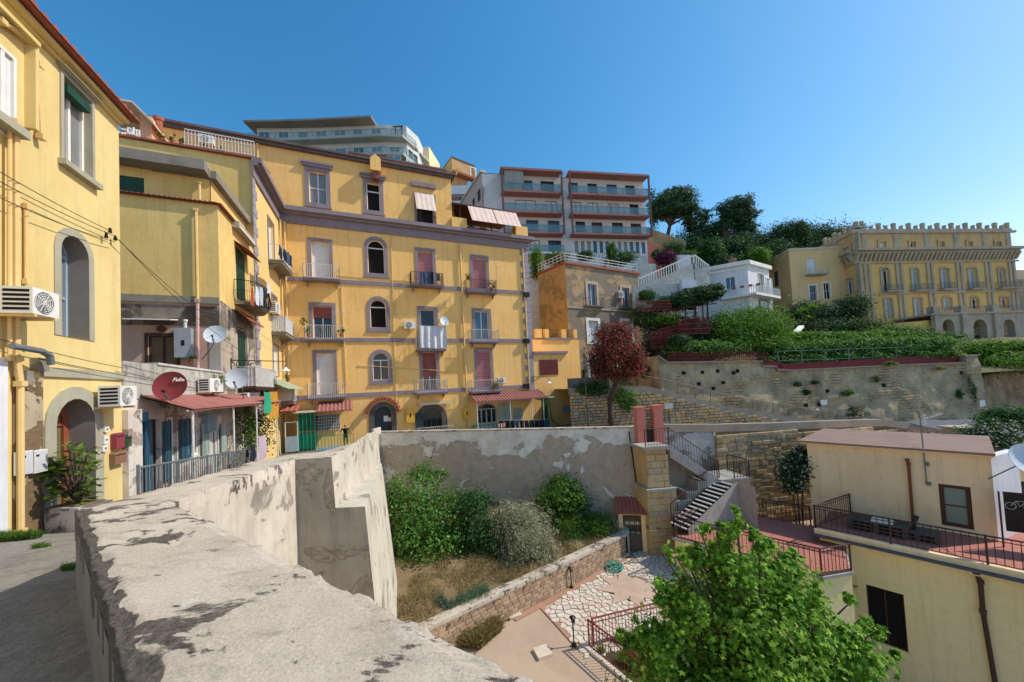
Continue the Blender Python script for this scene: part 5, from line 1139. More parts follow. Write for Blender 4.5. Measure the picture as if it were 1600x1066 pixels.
mb.build('bars', BROWNM, gt, kind='stuff')
for z in (zl_+.9, (zl_+zt_)/2+.4, zt_): mb = MB(); mb.bar(GPl.at(u0, z, -.25), GPl.at(u1, z, -.25), .02, 4); mb.build('crossbar', BROWNM, gt)
mb = MB(); mb.pbox(GPl, u0, u1, zl_+.03, zl_+.88, -.27, -.23); mb.build('lower_panel', mat('gate_dark', '25282c', '1d2023', 3, .6, 0), gt)
PL = Plane(pt(1015, 19.6), (1, .10)); st = thing('garden_stair', 'stair with iron railings going down from the pink gate past a tuff pier', 'stair', PL.at(1, ZG, 0))
TUFF = mat('tuff_gold', 'c2a272', 'aa8c60', 1.2, .95, .5, 12, .2); TUFF2 = mat('tuff_gold_pale', 'bda880', 'a8946c', 1.2, .95, .5, 12, .2); CONC = mat('concrete_pale', 'a8a39a', '8f8a81', 1.2, .9, .3, 18, .4)
a = PL.rect(1012, 702, 1046, 825); mb = MB(); mb.pbox(PL, a[0]+.03, a[1]-.03, ZG-.1, a[3], -1.6, -.06); mb.pbox(PL, a[0]-.12, a[1]+.2, ZG-.1, PL.z(1040, 762)-.1, -1.6, .1); mb.build('pier_core', TUFF, st)
masonry(st, PL, a[0], a[1], PL.z(1040, 762)+.04, lambda u: a[3], .6, .36, [TUFF, TUFF2, BRK2], 60, name='pier_block', seed=4)
masonry(st, PL, a[0]-.14, a[1]+.22, ZG, lambda u: PL.z(1040, 762)-.1, .55, .33, [TUFF, TUFF2, BRK2], 80, w=.17, name='pier_block', seed=5)
mb = MB(); mb.pbox(PL, a[0]-.15, a[1]+.12, a[3], a[3]+.16, -1.7, .12); mb.build('landing_slab', CONC, st); mb = MB(); mb.pbox(PL, a[0]-.16, a[1]+.27, PL.z(1040, 762)-.09, PL.z(1040, 762)+.03, -1.65, .27); mb.build('pier_ledge', CONC, st)
zA_ = a[3]+.16; A = PL.at(a[1]+.1, zA_, -.1); zB = PL.z(1120, 748); B = PL.at(PL.u(1120, 748), zB, -.1)
n = 9; mb = MB(); du = (PL.u(1120, 748)-a[1]-.1)/n; dz = (zA_-zB)/n
for k in range(n): u = a[1]+.1+du*k; z = zA_-dz*(k+1); mb.pbox(PL, u, u+du, z-.16, z, -1.35, .02)
mb.build('upper_steps', CONC, st)
mb = MB(); u0_, u1_ = a[1]+.1, PL.u(1120, 748)
mb.box8([PL.at(u0_, zA_-.62, .12), PL.at(u1_, zB-.5, .12), PL.at(u1_, zB-.5, .022), PL.at(u0_, zA_-.62, .022), PL.at(u0_, zA_+.02, .12), PL.at(u1_, zB+.06, .12), PL.at(u1_, zB+.06, .022), PL.at(u0_, zA_+.02, .022)]); mb.build('stringer', CONC, st)
mb = MB(); railing(mb, PL, a[0]-.05, a[0]-.0, zA_, zA_+.95, .05); 
def slope_rail(p, q, h=.95, m=BROWNM, root=st, step=.15):
    mb = MB(); L = (q-p).xy.length; n = max(1, int(L/step)); up = Vector((0, 0, h))
    for k in range(n+1): x = p+(q-p)*k/n; mb.bar(x, x+up, .012, 4)
    mb.bar(p+up, q+up, .028, 5); mb.bar(p+up*.12, q+up*.12, .015, 4); mb.bar(p, p+up, .03, 5); mb.bar(q, q+up, .03, 5); mb.build('stair_railing', m, root, kind='stuff')
slope_rail(PL.at(a[0], zA_, .04), PL.at(u0_, zA_, .04)); slope_rail(PL.at(u0_, zA_+.03, .06), PL.at(u1_, zB+.06, .06))
u2_ = PL.u(1166, 745); mb = MB(); mb.pbox(PL, u1_, u2_, zB-.12, zB+.0, -1.6, .35); mb.build('landing_slab', CONC, st); mb = MB(); mb.pbox(PL, u1_+.3, u2_-.03, ZG, zB-.121, -1.5, .3); mb.build('landing_base', TUFF2, st)
slope_rail(PL.at(u2_-.04, zB, -1.4), PL.at(u2_-.04, zB, .3)); slope_rail(PL.at(u1_+.8, zB, .3), PL.at(u2_-.04, zB, .3))
# lower flight with open grating treads
p0 = PL.at(u1_+.35, zB, .4); p1 = G(1062, 822, -7.35); n = 14; wv = Vector((.42, .9, 0)).normalized()*-.0
side = Vector(((p0-p1).y, -(p0-p1).x, 0)).normalized(); side = side if side.x > 0 else -side
for k in range(n):
    c = p0.lerp(p1, (k+.7)/n); m = MB(); dr = (p1-p0); dr.z = 0; dr.normalize(); h = .17
    P4 = [c-side*.5-dr*h, c+side*.5-dr*h, c+side*.5+dr*h, c-side*.5+dr*h]; m.box8([p+Vector((0, 0, -.05)) for p in P4]+P4); m.build('tread', mat('tread_grey', '57544f', '48453f', 3, .8, .1), st); m = MB(); m.box8([p+Vector((0, 0, z_)) for z_ in (-.04, .012) for p in (P4[2]-dr*.07, P4[3]-dr*.07, P4[3]+dr*.01, P4[2]+dr*.01)]); m.build('nosing', WHITEM, st)
for s_ in (-.52, .52):
    m = MB(); o = side*s_; t3 = Vector((0, 0, -.22)); e_ = side*.03; m.box8([p0+o-e_+t3, p0+o+e_+t3, p1+o+e_+t3, p1+o-e_+t3, p0+o-e_, p0+o+e_, p1+o+e_, p1+o-e_]); m.build('stringer', BLACKM if s_ < 0 else CONC, st)
m = MB(); m.poly([p0+side*.56, p1+side*.56, down(p1+side*.56, ZG), down(p0+side*.56, ZG)]); m.poly([p0+side*.56, down(p0+side*.56, ZG), down(p0+side*1.5, ZG), p0+side*1.5]); m.build('flank_wall', CONC, st)
slope_rail(p0-side*.52, p1-side*.52)
# old broken steps beside it
for k, (x, y) in enumerate(((1100, 752), (1083, 768), (1067, 782), (1056, 799))):
    c = PL.pix(x, y, .15); m = MB(); m.pbox(PL, c[0]-.35, c[0]+.45, c[1]-.5, c[1], -.9, .12+.05*k); m.build('old_step', CONC, st)
m = MB(); m.poly([PL.at(a[1]-.05, ZG, -.9), PL.at(u1_+.4, ZG, -.9), PL.at(u1_+.4, zB, -.9), PL.at(a[1]-.05, zA_, -.9)]); m.build('under_wall', WALLD, st)
# black pipe down the end of the wall
m = MB(); m.tube([FWp.at(L_-.75, E-3.0, .15), FWp.at(L_-.45, ZG+1.6, 1.3)], .035, 6); tag(m.build('wall_pipe', BLACKM, None), 'thin black pipe running down the right end of the flaking wall', 'pipe')
# ================================================================ stone retaining wall right of the gate
rw = thing('stone_retaining_wall', 'retaining wall of rough tan blocks below the ramp, plastered white beside the gate', 'retaining wall', (14, 22, ZG))
RWp = Plane.thru(pt(1040, 21.6), pt(1380, 24.2)); ur0 = RWp.u(1037, 665); ur1 = RWp.u(1117, 700); 
topl = [(RWp.u(x, 660), RWp.z(x, y)) for x, y in ((1037, 664), (1117, 664), (1200, 662), (1300, 658), (1380, 656), (1420, 661))]
def ztopRW(u): return float(np.interp(u, [t[0] for t in topl], [t[1] for t in topl]))
mb = MB(); mb.prism([RWp.at(ur0-.5, 0, 0).xy, RWp.at(ur1, 0, 0).xy, RWp.at(ur1, 0, -.5).xy, RWp.at(ur0-.5, 0, -.5).xy], [ZG]*4, [ztopRW(ur0), ztopRW(ur1), ztopRW(ur1), ztopRW(ur0)]); mb.build('plastered_end', peel('white_flaking', 'b3b3b0', 'a09f9b', '8a8073', '70675c', .56, .7, .5, soft=.015), rw)
mb = MB(); U = [t[0] for t in topl[1:]]
for a, b in zip(U[:-1], U[1:]):
    mb.poly([RWp.at(a, ZG, -.03), RWp.at(b, ZG, -.03), RWp.at(b, ztopRW(b)-.05, -.03), RWp.at(a, ztopRW(a)-.05, -.03)])
mb.build('mortar', mat('mortar_tan', '7c6a52', '695944', 2, .95, .5, 14), rw)
STN = [mat('rough_stone_%s' % n, a, b, 1.8, .95, .6, 10, .15) for n, a, b in (('tan', 'b59c74', '9c845f'), ('pale', 'c9b28c', 'b09a75'), ('grey', 'a0927b', '8a7d68'), ('gold', 'a8916a', '8f7a56'))]
masonry(rw, RWp, ur1+.02, RWp.u(1400, 660), ZG+.4, lambda u: ztopRW(u)-.45, .5, .25, STN, 290, name='stone', vary=.5, seed=8, depth=.22, skip=lambda u, z: False, prefer=lambda it: (RWp.z(1190, 700)-it[1])**2*0+abs(it[0]-RWp.u(1175, 720))+max(0, E-7.8-it[1])*8)
mb = MB()
for (a, za_), (b, zb_) in zip(topl[:-1], topl[1:]): mb.box8([RWp.at(a, za_-.42, .03), RWp.at(b, zb_-.42, .03), RWp.at(b, zb_-.42, -.45), RWp.at(a, za_-.42, -.45), RWp.at(a, za_+.02, .03), RWp.at(b, zb_+.02, .03), RWp.at(b, zb_+.02, -.45), RWp.at(a, za_+.02, -.45)])
mb.build('coping', mat('wall_cap_render', '9c9081', '857a6c', 1.3, .95, .4, 14, .3), rw)
RW2 = Plane.thru(RWp.at(RWp.u(1418, 660), 0, 0).xy, pt(1545, 24.5)); a_, b_ = 0, (pt(1545, 24.5)-RWp.at(RWp.u(1418, 660), 0, 0).xy).length
mb = MB(); z0, z1 = RWp.z(1418, 660), E+(-(690-566)*24.5/570); mb.box8([RW2.at(0, ZG, 0), RW2.at(b_, ZG, 0), RW2.at(b_, ZG, -.4), RW2.at(0, ZG, -.4), RW2.at(0, z0, 0), RW2.at(b_, z1, 0), RW2.at(b_, z1, -.4), RW2.at(0, z0, -.4)]); mb.build('sloping_end', mat('wall_grey_render', '857d72', '6f685f', 1, .95, .4, 14, .3), rw)
# ================================================================ ramp wall with railing, bricks below
rp = thing('ramp_wall', 'tuff brick wall carrying the sloping footpath with a brown iron railing', 'retaining wall', (12, 31, E-5)); RPp = Plane.thru(pt(893, 30), pt(1280, 34))
top2 = [(RPp.u(x, 620), RPp.z(x, y)) for x, y in ((890, 606), (950, 606), (985, 604), (1010, 604), (1070, 618), (1130, 634), (1200, 646), (1280, 660))]
def zr2(u): return float(np.interp(u, [t[0] for t in top2], [t[1] for t in top2]))
zb2 = stz(30)-3; mb = MB()
for (a, za_), (b, zb_) in zip(top2[:-1], top2[1:]): mb.poly([RPp.at(a, zb2, -.05), RPp.at(b, zb2, -.05), RPp.at(b, zb_, -.05), RPp.at(a, za_, -.05)])
mb.build('mortar', MATS['mortar_tan'], rp)
masonry(rp, RPp, top2[0][0], RPp.u(1215, 650), zb2, lambda u: zr2(u)-.35, .52, .26, [TUFF, TUFF2, BRK, STN[2]], 0, name='brick', seed=12, vary=.25)
mb = MB(); mb2 = MB()
for (a, za_), (b, zb_) in zip(top2[:-1], top2[1:]): mb.box8([RPp.at(a, za_-.5, .03), RPp.at(b, zb_-.5, .03), RPp.at(b, zb_-.5, -.3), RPp.at(a, za_-.5, -.3), RPp.at(a, za_, .03), RPp.at(b, zb_, .03), RPp.at(b, zb_, -.3), RPp.at(a, za_, -.3)]); mb2.poly([RPp.at(a, za_-.1, -.3), RPp.at(b, zb_-.1, -.3), RPp.at(b, zb_-.1, -6), RPp.at(a, za_-.1, -6)])
mb.build('cap', MATS['wall_cap_render'], rp); o = mb2.build('footpath', ASPH, rp)
pr = [RPp.at(RPp.u(x, 620), zr2(RPp.u(x, 620)), -.12) for x in (968, 1000, 1035, 1062, 1088, 1112, 1136, 1160, 1184, 1208, 1232, 1256, 1278)]
fence('footpath_railing', 'long brown bar railing descending along the footpath above the brick wall', pr, 1.0, mat('rail_brown_grey', '6a5a49', '5a4c3e', 3, .6, 0), step=.16, cat='railing')
mb = MB(); a = RPp.rect(892, 590, 950, 608); mb.pbox(RPp, a[0], a[1], a[2]-.3, a[3], -.9, -.3); mb.build('plinth', mat('plinth_grey', '77716a', '66605a', 1, .95, .5, 12, .4), rp)
a = RPp.rect(951, 588, 961, 607); mb = MB(); mb.pbox(RPp, a[0], a[1], a[2], a[3], -.5, .1); mb.build('pier', CONC, rp)
m = MB(); x = RPp.at(RPp.u(912, 620), 0, .6); m.bar(down(x, stz(30)-1.2), down(x, RPp.z(912, 556, .6)), .06, 6, r2=.04); m.bar(down(x, RPp.z(912, 560, .6)), down(x, RPp.z(912, 553, .6)), .12, 6); tag(m.build('lamp_pole', mat('pole_green_brown', '6d6b4e', '59573e', 3, .7, .1), None), 'slim upright pole in front of the brick wall beside the red flowering tree', 'pole')
sg = thing('notice_board', 'blank white notice board on a post right of the pink gate pillars', 'sign', RPp.at(RPp.u(1044, 660), stz(30), 1.0)); a = RPp.rect(1038, 630, 1051, 639, 1.0); m = MB(); m.pbox(RPp, a[0], a[1], a[2], a[3], 1.0, 1.04); m.build('board', mat('sign_cream', 'c9bfae', 'b9ae9c', 3, .8, .1), sg); m = MB(); m.bar(RPp.at((a[0]+a[1])/2, stz(30)-.8, .97), RPp.at((a[0]+a[1])/2, a[2], .97), .04, 6); m.build('post', BROWNM, sg)
# ================================================================ great old retaining wall under the garden
bw = thing('old_retaining_wall', 'high old tufa retaining wall with plants and holes below the pergola garden', 'retaining wall', (30, 37, E-5)); BWp = Plane.thru(pt(1030, 35.5), pt(1530, 39))
def tuffwall():
    m, t, b, pos = newmat('old_tufa_masonry'); mp = t.new('ShaderNodeMapping'); t.ln(pos, mp.inputs[0]); mp.inputs['Rotation'].default_value = (math.pi/2, 0, 0); mp.inputs['Scale'].default_value = (1, 1, 1)
    wv = t.new('ShaderNodeVectorMath'); wv.operation = 'MULTIPLY_ADD'; nz = t.new('ShaderNodeTexNoise'); nz.inputs['Scale'].default_value = 1.2; t.ln(pos, nz.inputs[0]); t.ln(nz.outputs['Color'], wv.inputs[0]); wv.inputs[1].default_value = (.25, .25, .25); t.ln(mp.outputs[0], wv.inputs[2])
    br = t.new('ShaderNodeTexBrick'); t.ln(wv.outputs[0], br.inputs[0]); br.inputs['Scale'].default_value = 1; br.inputs['Brick Width'].default_value = .62; br.inputs['Row Height'].default_value = .3; br.inputs['Mortar Size'].default_value = .03; br.inputs['Mortar Smooth'].default_value = .4
    br.inputs['Color1'].default_value = srgb('c8ac80'); br.inputs['Color2'].default_value = srgb('a98f69'); br.inputs['Mortar'].default_value = srgb('6b5b46')
    cov = t.ramp(t.noise(pos, .38, 8, .65), .34, .5); rend = t.mix(t.ramp(t.noise(pos, .7, 7, .65), .35, .65), srgb('c6b38e'), srgb('94876f'))
    c = t.mix(cov, br.outputs[0], rend); c = t.mix(t.math('MULTIPLY', t.ramp(t.noise(t.scale(pos, (1, 1, .35)), .5, 8, .7), .52, .7), .7), c, srgb('5f5a50'))
    c = t.mix(t.math('MULTIPLY', t.ramp(t.noise(pos, 1.6, 8, .75), .6, .72), .6), c, srgb('3d382f'))
    t.ln(c, b.inputs['Base Color']); b.inputs['Roughness'].default_value = .95; b.inputs['Specular IOR Level'].default_value = .1
    h = t.math('ADD', t.math('MULTIPLY', br.outputs['Fac'], t.math('SUBTRACT', 0, t.math('SUBTRACT', 1, cov))), t.noise(pos, 3, 9, .75)); bp = t.new('ShaderNodeBump'); bp.inputs['Strength'].default_value = 1; bp.inputs['Distance'].default_value = .12; t.ln(h, bp.inputs['Height']); t.ln(bp.outputs[0], b.inputs['Normal']); return m
TUFW = tuffwall()
top3 = [(BWp.u(x, 600), BWp.z(x, y)) for x, y in ((1030, 556), (1044, 566), (1191, 564), (1192, 571), (1213, 572), (1214, 577), (1235, 578), (1300, 575), (1400, 570), (1508, 566), (1509, 556), (1532, 554))]
def z3(u): return float(np.interp(u, [t[0] for t in top3], [t[1] for t in top3]))
nx = 160; nz = 26; v = []; f = []; uL, uR = top3[0][0], top3[-1][0]; base = bw.location; zb3 = E-7
for j in range(nz+1):
    for i in range(nx+1):
        u = uL+(uR-uL)*i/nx; z = zb3+(z3(u)-zb3)*j/nz; n0 = noise.fractal(Vector((u*.5, z*.9, 2)), .9, 2, 6); hole = max(0, noise.noise(Vector((u*.9, z*1.3, 8)))-.55)*1.6
        p = BWp.at(u, z, .16*n0-hole+.12*(z3(u)-z)*.6); v.append(tuple(p-base))
for j in range(nz):
    for i in range(nx): k = j*(nx+1)+i; f.append((k, k+1, k+nx+2, k+nx+1))
me = bpy.data.meshes.new('masonry'); me.from_pydata(v, [], f); me.polygons.foreach_set('use_smooth', [True]*len(f)); link('masonry', me, TUFW, bw)
mb = MB()
for (a, za_), (b, zb_) in zip(top3[:-1], top3[1:]): mb.box8([BWp.at(a, za_-.12, .25), BWp.at(b, zb_-.12, .25), BWp.at(b, zb_-.12, -1), BWp.at(a, za_-.12, -1), BWp.at(a, za_+.03, .25), BWp.at(b, zb_+.03, .25), BWp.at(b, zb_+.03, -1), BWp.at(a, za_+.03, -1)])
mb.build('coping', MATS['wall_cap_render'], bw)
mb = MB(); mb.poly([BWp.at(uL, zb3, .3), BWp.at(uL, z3(uL), .0), BWp.at(uL, z3(uL), -8), BWp.at(uL, zb3, -8)]); mb.poly([BWp.at(uR, zb3, .3), BWp.at(uR, z3(uR), .0), BWp.at(uR, z3(uR), -8), BWp.at(uR, zb3, -8)]); mb.build('return_wall', TUFW, bw)
r8 = random.Random(8)
for k, (x, y) in enumerate(((1068, 583), (1096, 582), (1113, 607), (1120, 580), (1144, 583), (1151, 580), (1128, 598), (1255, 633), (1277, 632), (1290, 611), (1090, 600), (1378, 602), (1500, 583))):
    a = BWp.rect(x-2.5, y-2.5, x+2.5, y+2.5); m = MB(); m.pbox(BWp, a[0], a[1], a[2], a[3], .0, .075*(z3(a[0])-a[2])+.16*noise.fractal(Vector((a[0]*.5, a[2]*.9, 2)), .9, 2, 6)+.05); m.build('painted_putlog_hole', DARK, bw)  # near-black blocks paint the shaded holes; the wall itself isn't cut
def plaque(P, px, label, m=WHITE, w=.75, name='plaque'):
    a = P.rect(*px, w); q = MB(); q.pbox(P, a[0], a[1], a[2], a[3], w, w+.04); tag(q.build(name, m, None), label, 'plaque')
plaque(BWp, (1282, 625, 1292, 633), 'white rectangular plaque high on the old tufa wall'); plaque(BWp, (1274, 638, 1279, 642), 'tiny white plaque low on the old tufa wall'); 
plaque(BWp, (1530, 626, 1539, 635), 'small white sign at the right end of the old tufa wall')
# wall further right, road
fr = Plane.thru(pt(1528, 42), pt(1720, 46)); mb = MB(); mb.pbox(fr, -2, 25, E-8, fr.z(1590, 572), -1, 0); tag(mb.build('far_wall', TUFW, None), 'continuation of the stone wall beyond the corner at the right edge', 'retaining wall')
mb = MB(); mb.poly([(30, 24, E-6.2), (70, 20, E-7.0), (80, 43, E-6.5), (34, 38, E-5.3)]); link('lane', mb.mesh('lane', Vector()), mat('lane_asphalt', '5d626b', '4d5159', .5, .9, .2, 20), None, kind='structure')
# ================================================================ house with terraces at the lower right
DT = Vector((.63, -.777)); zD = E-7.1
UWp = Plane(pt(1329, 17.7), DT); TEp = Plane(pt(1275, 16.25), DT)
th = thing('terrace_house', 'cream house at the lower right with a flat brown roof and a red tiled terrace', 'house', TEp.at(4, E-12.5, -2))
uE0, uE1 = UWp.u(1265, 750), UWp.u(1551, 750); zE = (UWp.z(1300, 696)+UWp.z(1500, 709))/2
hU = []; window(th, UWp, UWp.rect(1469, 759, 1519, 824), 'frost', None, frame=BROWNW, bars=(0, 1), depth=.12, holes=hU, fw=.14, name='terrace_door')
mb = MB(); skin(mb, UWp, [(uE0, zD-1), (uE1, zD-1), (uE1, zE), (uE0, zE)], hU, 0, .14); mb.prism(foot(UWp, uE0, uE1, -5, 0), zD-1, zE, skip=(0,)); mb.build('upper_wall', CREAM, th)
mb = MB(); mb.pbox(UWp, uE0-.25, uE1+.1, zE+.002, zE+.07, -5.2, .25, 0); mb.pbox(UWp, uE0-.3, uE1+.12, zE+.072, zE+.16, -5.3, .32, 1); mb.build('roof', [CREAM, mat('roof_felt_brown', '8a7367', '7c665b', .7, .9, .2, 16, 0)], th)
mb = MB(); mb.pbox(UWp, uE0+.0, UWp.u(1340, 700), zE-.32, zE-.001, .003, .05); mb.build('wall_band', CREAM, th)
pipe(th, UWp, [(UWp.u(1423, 770), zD+.1), (UWp.u(1423, 760), UWp.z(1423, 725)), (UWp.u(1418, 720), UWp.z(1418, 718))], .055, PIPEB, .1)
# terrace 2 slab, kerb, lower wall
uT0, uT1 = TEp.u(1272, 830), 14
hT = []; window(th, TEp.off(-.3), TEp.off(-.3).rect(1357, 922, 1415, 1008), 'open', CREAM2, .28, frame=BROWNW, bars=(1, 0), depth=.14, holes=hT, fw=.04, sill=.03, tproj=.02)
mb = MB(); skin(mb, TEp, [(uT0+.3, E-14), (uT1, E-14), (uT1, zD-.45), (uT0+.3, zD-.45)], hT, -.3, .16); mb.prism(foot(TEp, uT0+.3, uT1, -6, -.3), E-14, zD-.45, skip=(0,), top=False); mb.build('lower_wall', CREAM2, th)
mb = MB(); mb.pbox(TEp, uT0+.15, uT1, zD-.449, zD-.25, -7, -.12); mb.build('cornice', CREAM2, th)
mb = MB(); mb.pbox(TEp, uT0-.1, uT1, zD-.249, zD-.16, -7, .16); mb.build('gutter_ledge', mat('slate_ledge', '55585b', '45484b', 2, .8, .2), th)
mb = MB(); mb.pbox(TEp, uT0, uT1, zD-.159, zD+.05, -.22, 0); mb.build('kerb', CREAM, th)
RT = tilemat('red_terrace_tiles', 'b26d5c', 'a66353', '8a5448', .22, .22, .012)
mb = MB(); mb.pbox(TEp, uT0, uT1, zD-.158, zD, -5, -.221); mb.build('terrace_floor', RT, th)
pipe(th, TEp, [(TEp.u(1548, 1000)+.1, E-13), (TEp.u(1540, 1000), TEp.z(1538, 960)), (TEp.u(1533, 920), TEp.z(1530, 912)), (TEp.u(1526, 900), TEp.z(1526, 898))], .07, BROWNW, -.2)
c0 = TEp.at(uT0+.05, zD+.05, -.1); c1 = TEp.at(uT1-.3, zD+.05, -.1); bk = UWp.at(UWp.u(1329, 790), zD+.05, .1)
fp2 = [c0+(c1-c0)*k/6 for k in range(7)]
fence('terrace_railing', 'brown bar railing along the front edge of the upper red terrace', fp2, 1.0, BROWNM, step=.17, cat='railing', mid=.88); fence('terrace_railing', 'short brown bar railing closing the left end of the upper red terrace', [c0, bk], 1.0, BROWNM, step=.17, cat='railing', mid=.88)
# first terrace (lower)
z1_ = -7.6; T1 = [G(1054, 838, z1_), G(1160, 802, z1_), G(1267, 822, z1_), G(1310, 830, z1_), G(1330, 890, z1_), G(1284, 898, z1_)]
lt = thing('lower_terrace', 'lower red floored terrace left of the cream house behind the plane tree', 'terrace', (T1[0].x, T1[0].y, ZG))
mb = MB(); mb.prism([p.xy for p in T1], E-13, E+z1_-.16, top=False); mb.build('base_wall', CREAM2, lt)
mb = MB(); cc = sum((p.xy for p in T1), Vector((0, 0)))/6; mb.prism([cc+(p.xy-cc)*1.025 for p in T1], E+z1_-.159, E+z1_-.06, bottom=True); mb.build('edge_slab', CONC, lt); mb = MB(); mb.prism([cc+(p.xy-cc)*.985 for p in T1], E+z1_-.059, E+z1_); mb.build('floor', RT, lt)
fence('terrace_railing', 'brown bar railing around the back of the lower red terrace', [p-Vector((0, 0, .05)) for p in T1[:3]], 1.0, BROWNM, step=.16, cat='railing', mid=.88); fence('terrace_railing', 'brown bar railing along the front of the lower red terrace above the plane tree', [T1[0]-Vector((0, 0, .05)), (T1[0]+T1[5])/2-Vector((0, 0, .05)), T1[5]-Vector((0, 0, .05)), T1[4]-Vector((0, 0, .05))], 1.0, BROWNM, step=.16, cat='railing', mid=.88)
mb = MB(); p = T1[1]+Vector((0, 0, 1.05)); mb.bar(p+Vector((-.6, .1, 0)), p+Vector((.7, -.1, -.05)), .09, 7, r2=.05); mb.bar(p+Vector((-.5, 0, .08)), p+Vector((.5, .05, .1)), .07, 7); tag(mb.build('folded_cloth', mat('cloth_pink_red', 'b8736e', 'a5625e', 5, .9, .1), None, smooth=True), 'bundled pink red cloth draped over the corner of the terrace railing', 'cloth')
# white neighbouring wall, screen panel with bicycle motif, dish, aerial
WP = Plane(UWp.at(uE1, 0, -.02).xy, (.93, .37)); mb = MB(); mb.pbox(WP, 0.02, 2.6, zD-1, zE-.05, -.3, 0); tag(mb.build('white_side_wall', WHITEW, None), 'white side wall at the right end of the cream house behind the dark screen', 'wall')
SP = Plane(UWp.at(uE1+.1, 0, .5).xy, (.8, -.6)); sc_ = thing('screen_panel', 'dark metal screen panel with a pale bicycle emblem on the upper terrace', 'screen', SP.at(0, zD, 0)); a0 = SP.z(1560, 768); mb = MB(); mb.pbox(SP, .1, 3, SP.z(1562, 828), a0, 0, .04); mb.build('panel', mat('panel_dark', '1f1a19', '2a2321', 3, .6, 0), sc_)
mb = MB(); mb.bar(SP.at(0, zD, 0), SP.at(0, a0, 0), .03, 6); mb.bar(SP.at(.08, a0, .02), SP.at(3, a0, .02), .02, 5); mb.build('frame', BROWNM, sc_)
mb = MB(); uc_, zc_ = SP.pix(1594, 792, .06); s = .13
def circ(cu, cz, r, n=14): return [SP.at(cu+r*math.cos(q), cz+r*math.sin(q), .055) for q in np.linspace(0, 2*math.pi, n)]
mb.tube(circ(uc_-.22, zc_, s), .012, 4); mb.tube(circ(uc_+.22, zc_, s), .012, 4); mb.tube([SP.at(uc_-.22, zc_, .055), SP.at(uc_-.08, zc_+.2, .055), SP.at(uc_+.15, zc_+.2, .055), SP.at(uc_+.22, zc_, .055)], .012, 4); mb.tube([SP.at(uc_-.08, zc_+.2, .055), SP.at(uc_, zc_, .055), SP.at(uc_+.15, zc_+.2, .055)], .012, 4); mb.build('bicycle_emblem', mat('emblem_pale', 'b9b1a5', 'a59d91', 3, .6, 0), sc_, kind='stuff')
c = WP.at(1.1, WP.z(1585, 712), .8); dish(D(1607, 720, 13.8), (-.15, -.55, .3), .62, 'large white satellite dish cut by the right edge of the photo', DWH, [UWp.at(uE1-.1, zE-.9, .05)])
ae = thing('tv_aerial', 'tall mast with a comb shaped TV aerial on the cream house', 'aerial', UWp.at(UWp.u(1446, 760), UWp.z(1448, 757), .1)); m = MB(); a = UWp.at(UWp.u(1447, 740), UWp.z(1449, 757), .08); b = UWp.at(UWp.u(1442, 700), UWp.z(1440, 645), .08); m.bar(a, b, .022, 6)
m.pbox(UWp, UWp.u(1445, 728), UWp.u(1452, 728), UWp.z(1448, 728), UWp.z(1448, 722), 0.003, .1); m.pbox(UWp, UWp.u(1447, 757), UWp.u(1455, 757), UWp.z(1450, 758), UWp.z(1450, 753), .003, .1); m.build('mast', GREYM, ae)
m = MB(); d = Vector((.93, .3, .10)); p = D(1443, 655, b.y); L = 1.4; m.bar(p, p+d*L, .012, 4)
for k in range(11): q = p+d*(L*k/10+.02); e = Vector((-.3, .93, 0))*.11; m.bar(q-e+Vector((0, 0, .06)), q+e-Vector((0, 0, .06)), .007, 4); m.bar(q-Vector((0, 0, .09)), q+Vector((0, 0, .09)), .007, 4)
for z in (-.25, -.12, 0, .12): m.bar(p+Vector((-.02, 0, z-.02)), p+Vector((.14, .03, z+.06)), .01, 4)
m.bar(p+Vector((0, 0, -.3)), p+Vector((0, 0, .25)), .014, 4); m.build('antenna', WHITEM, ae, kind='stuff')
# pallets with solar cover on the terrace
PALW = mat('pallet_wood', '5f554c', '463e37', 3, .8, .2, 12)
def pallet(c, rz, n, label, sx=1.0, sy=.55):
    t = thing('pallet_stack', label, 'pallet', c, 'pallets on the red terrace'); q = Matrix.Rotation(rz, 3, 'Z'); V = lambda x, y, z: Vector(c)+q@Vector((x, y, z))
    def bx(nm, x0, x1, y0, y1, z0, z1, m=PALW): k = MB(); k.box8([V(x0, y0, z0), V(x1, y0, z0), V(x1, y1, z0), V(x0, y1, z0), V(x0, y0, z1), V(x1, y0, z1), V(x1, y1, z1), V(x0, y1, z1)]); k.build(nm, m, t)
    for lv in range(n):
        z = lv*.15+.002
        for x in (-sx*.9, 0, sx*.9): bx('block', x-.08, x+.08, -sy, sy, z+.025, z+.11)
        for k in range(6): y = -sy+2*sy*(k+.5)/6; bx('board', -sx, sx, y-.07, y+.07, z+.111, z+.14)
        for y in (-sy+.06, 0, sy-.06): bx('board', -sx, sx, y-.05, y+.05, z, z+.024)
    return t, V
rz = math.atan2(DT.y, DT.x); pc = TEp.at(TEp.u(1372, 830, -1.6), zD, -1.6); t, V = pallet(pc, rz, 3, 'stack of three dark wooden pallets on the red terrace with a cushion on top', .95, .5)
k = MB(); k.box8([V(-.2, -.35, .46), V(.5, -.35, .46), V(.5, .2, .46), V(-.2, .2, .46), V(-.15, -.3, .56), V(.45, -.3, .56), V(.45, .15, .56), V(-.15, .15, .56)]); tag(k.build('cushion', mat('cushion_cream', 'd9cdb8', 'c8bba5', 3, .9, .1), None), 'cream cushion lying on the pallet stack', 'cushion')
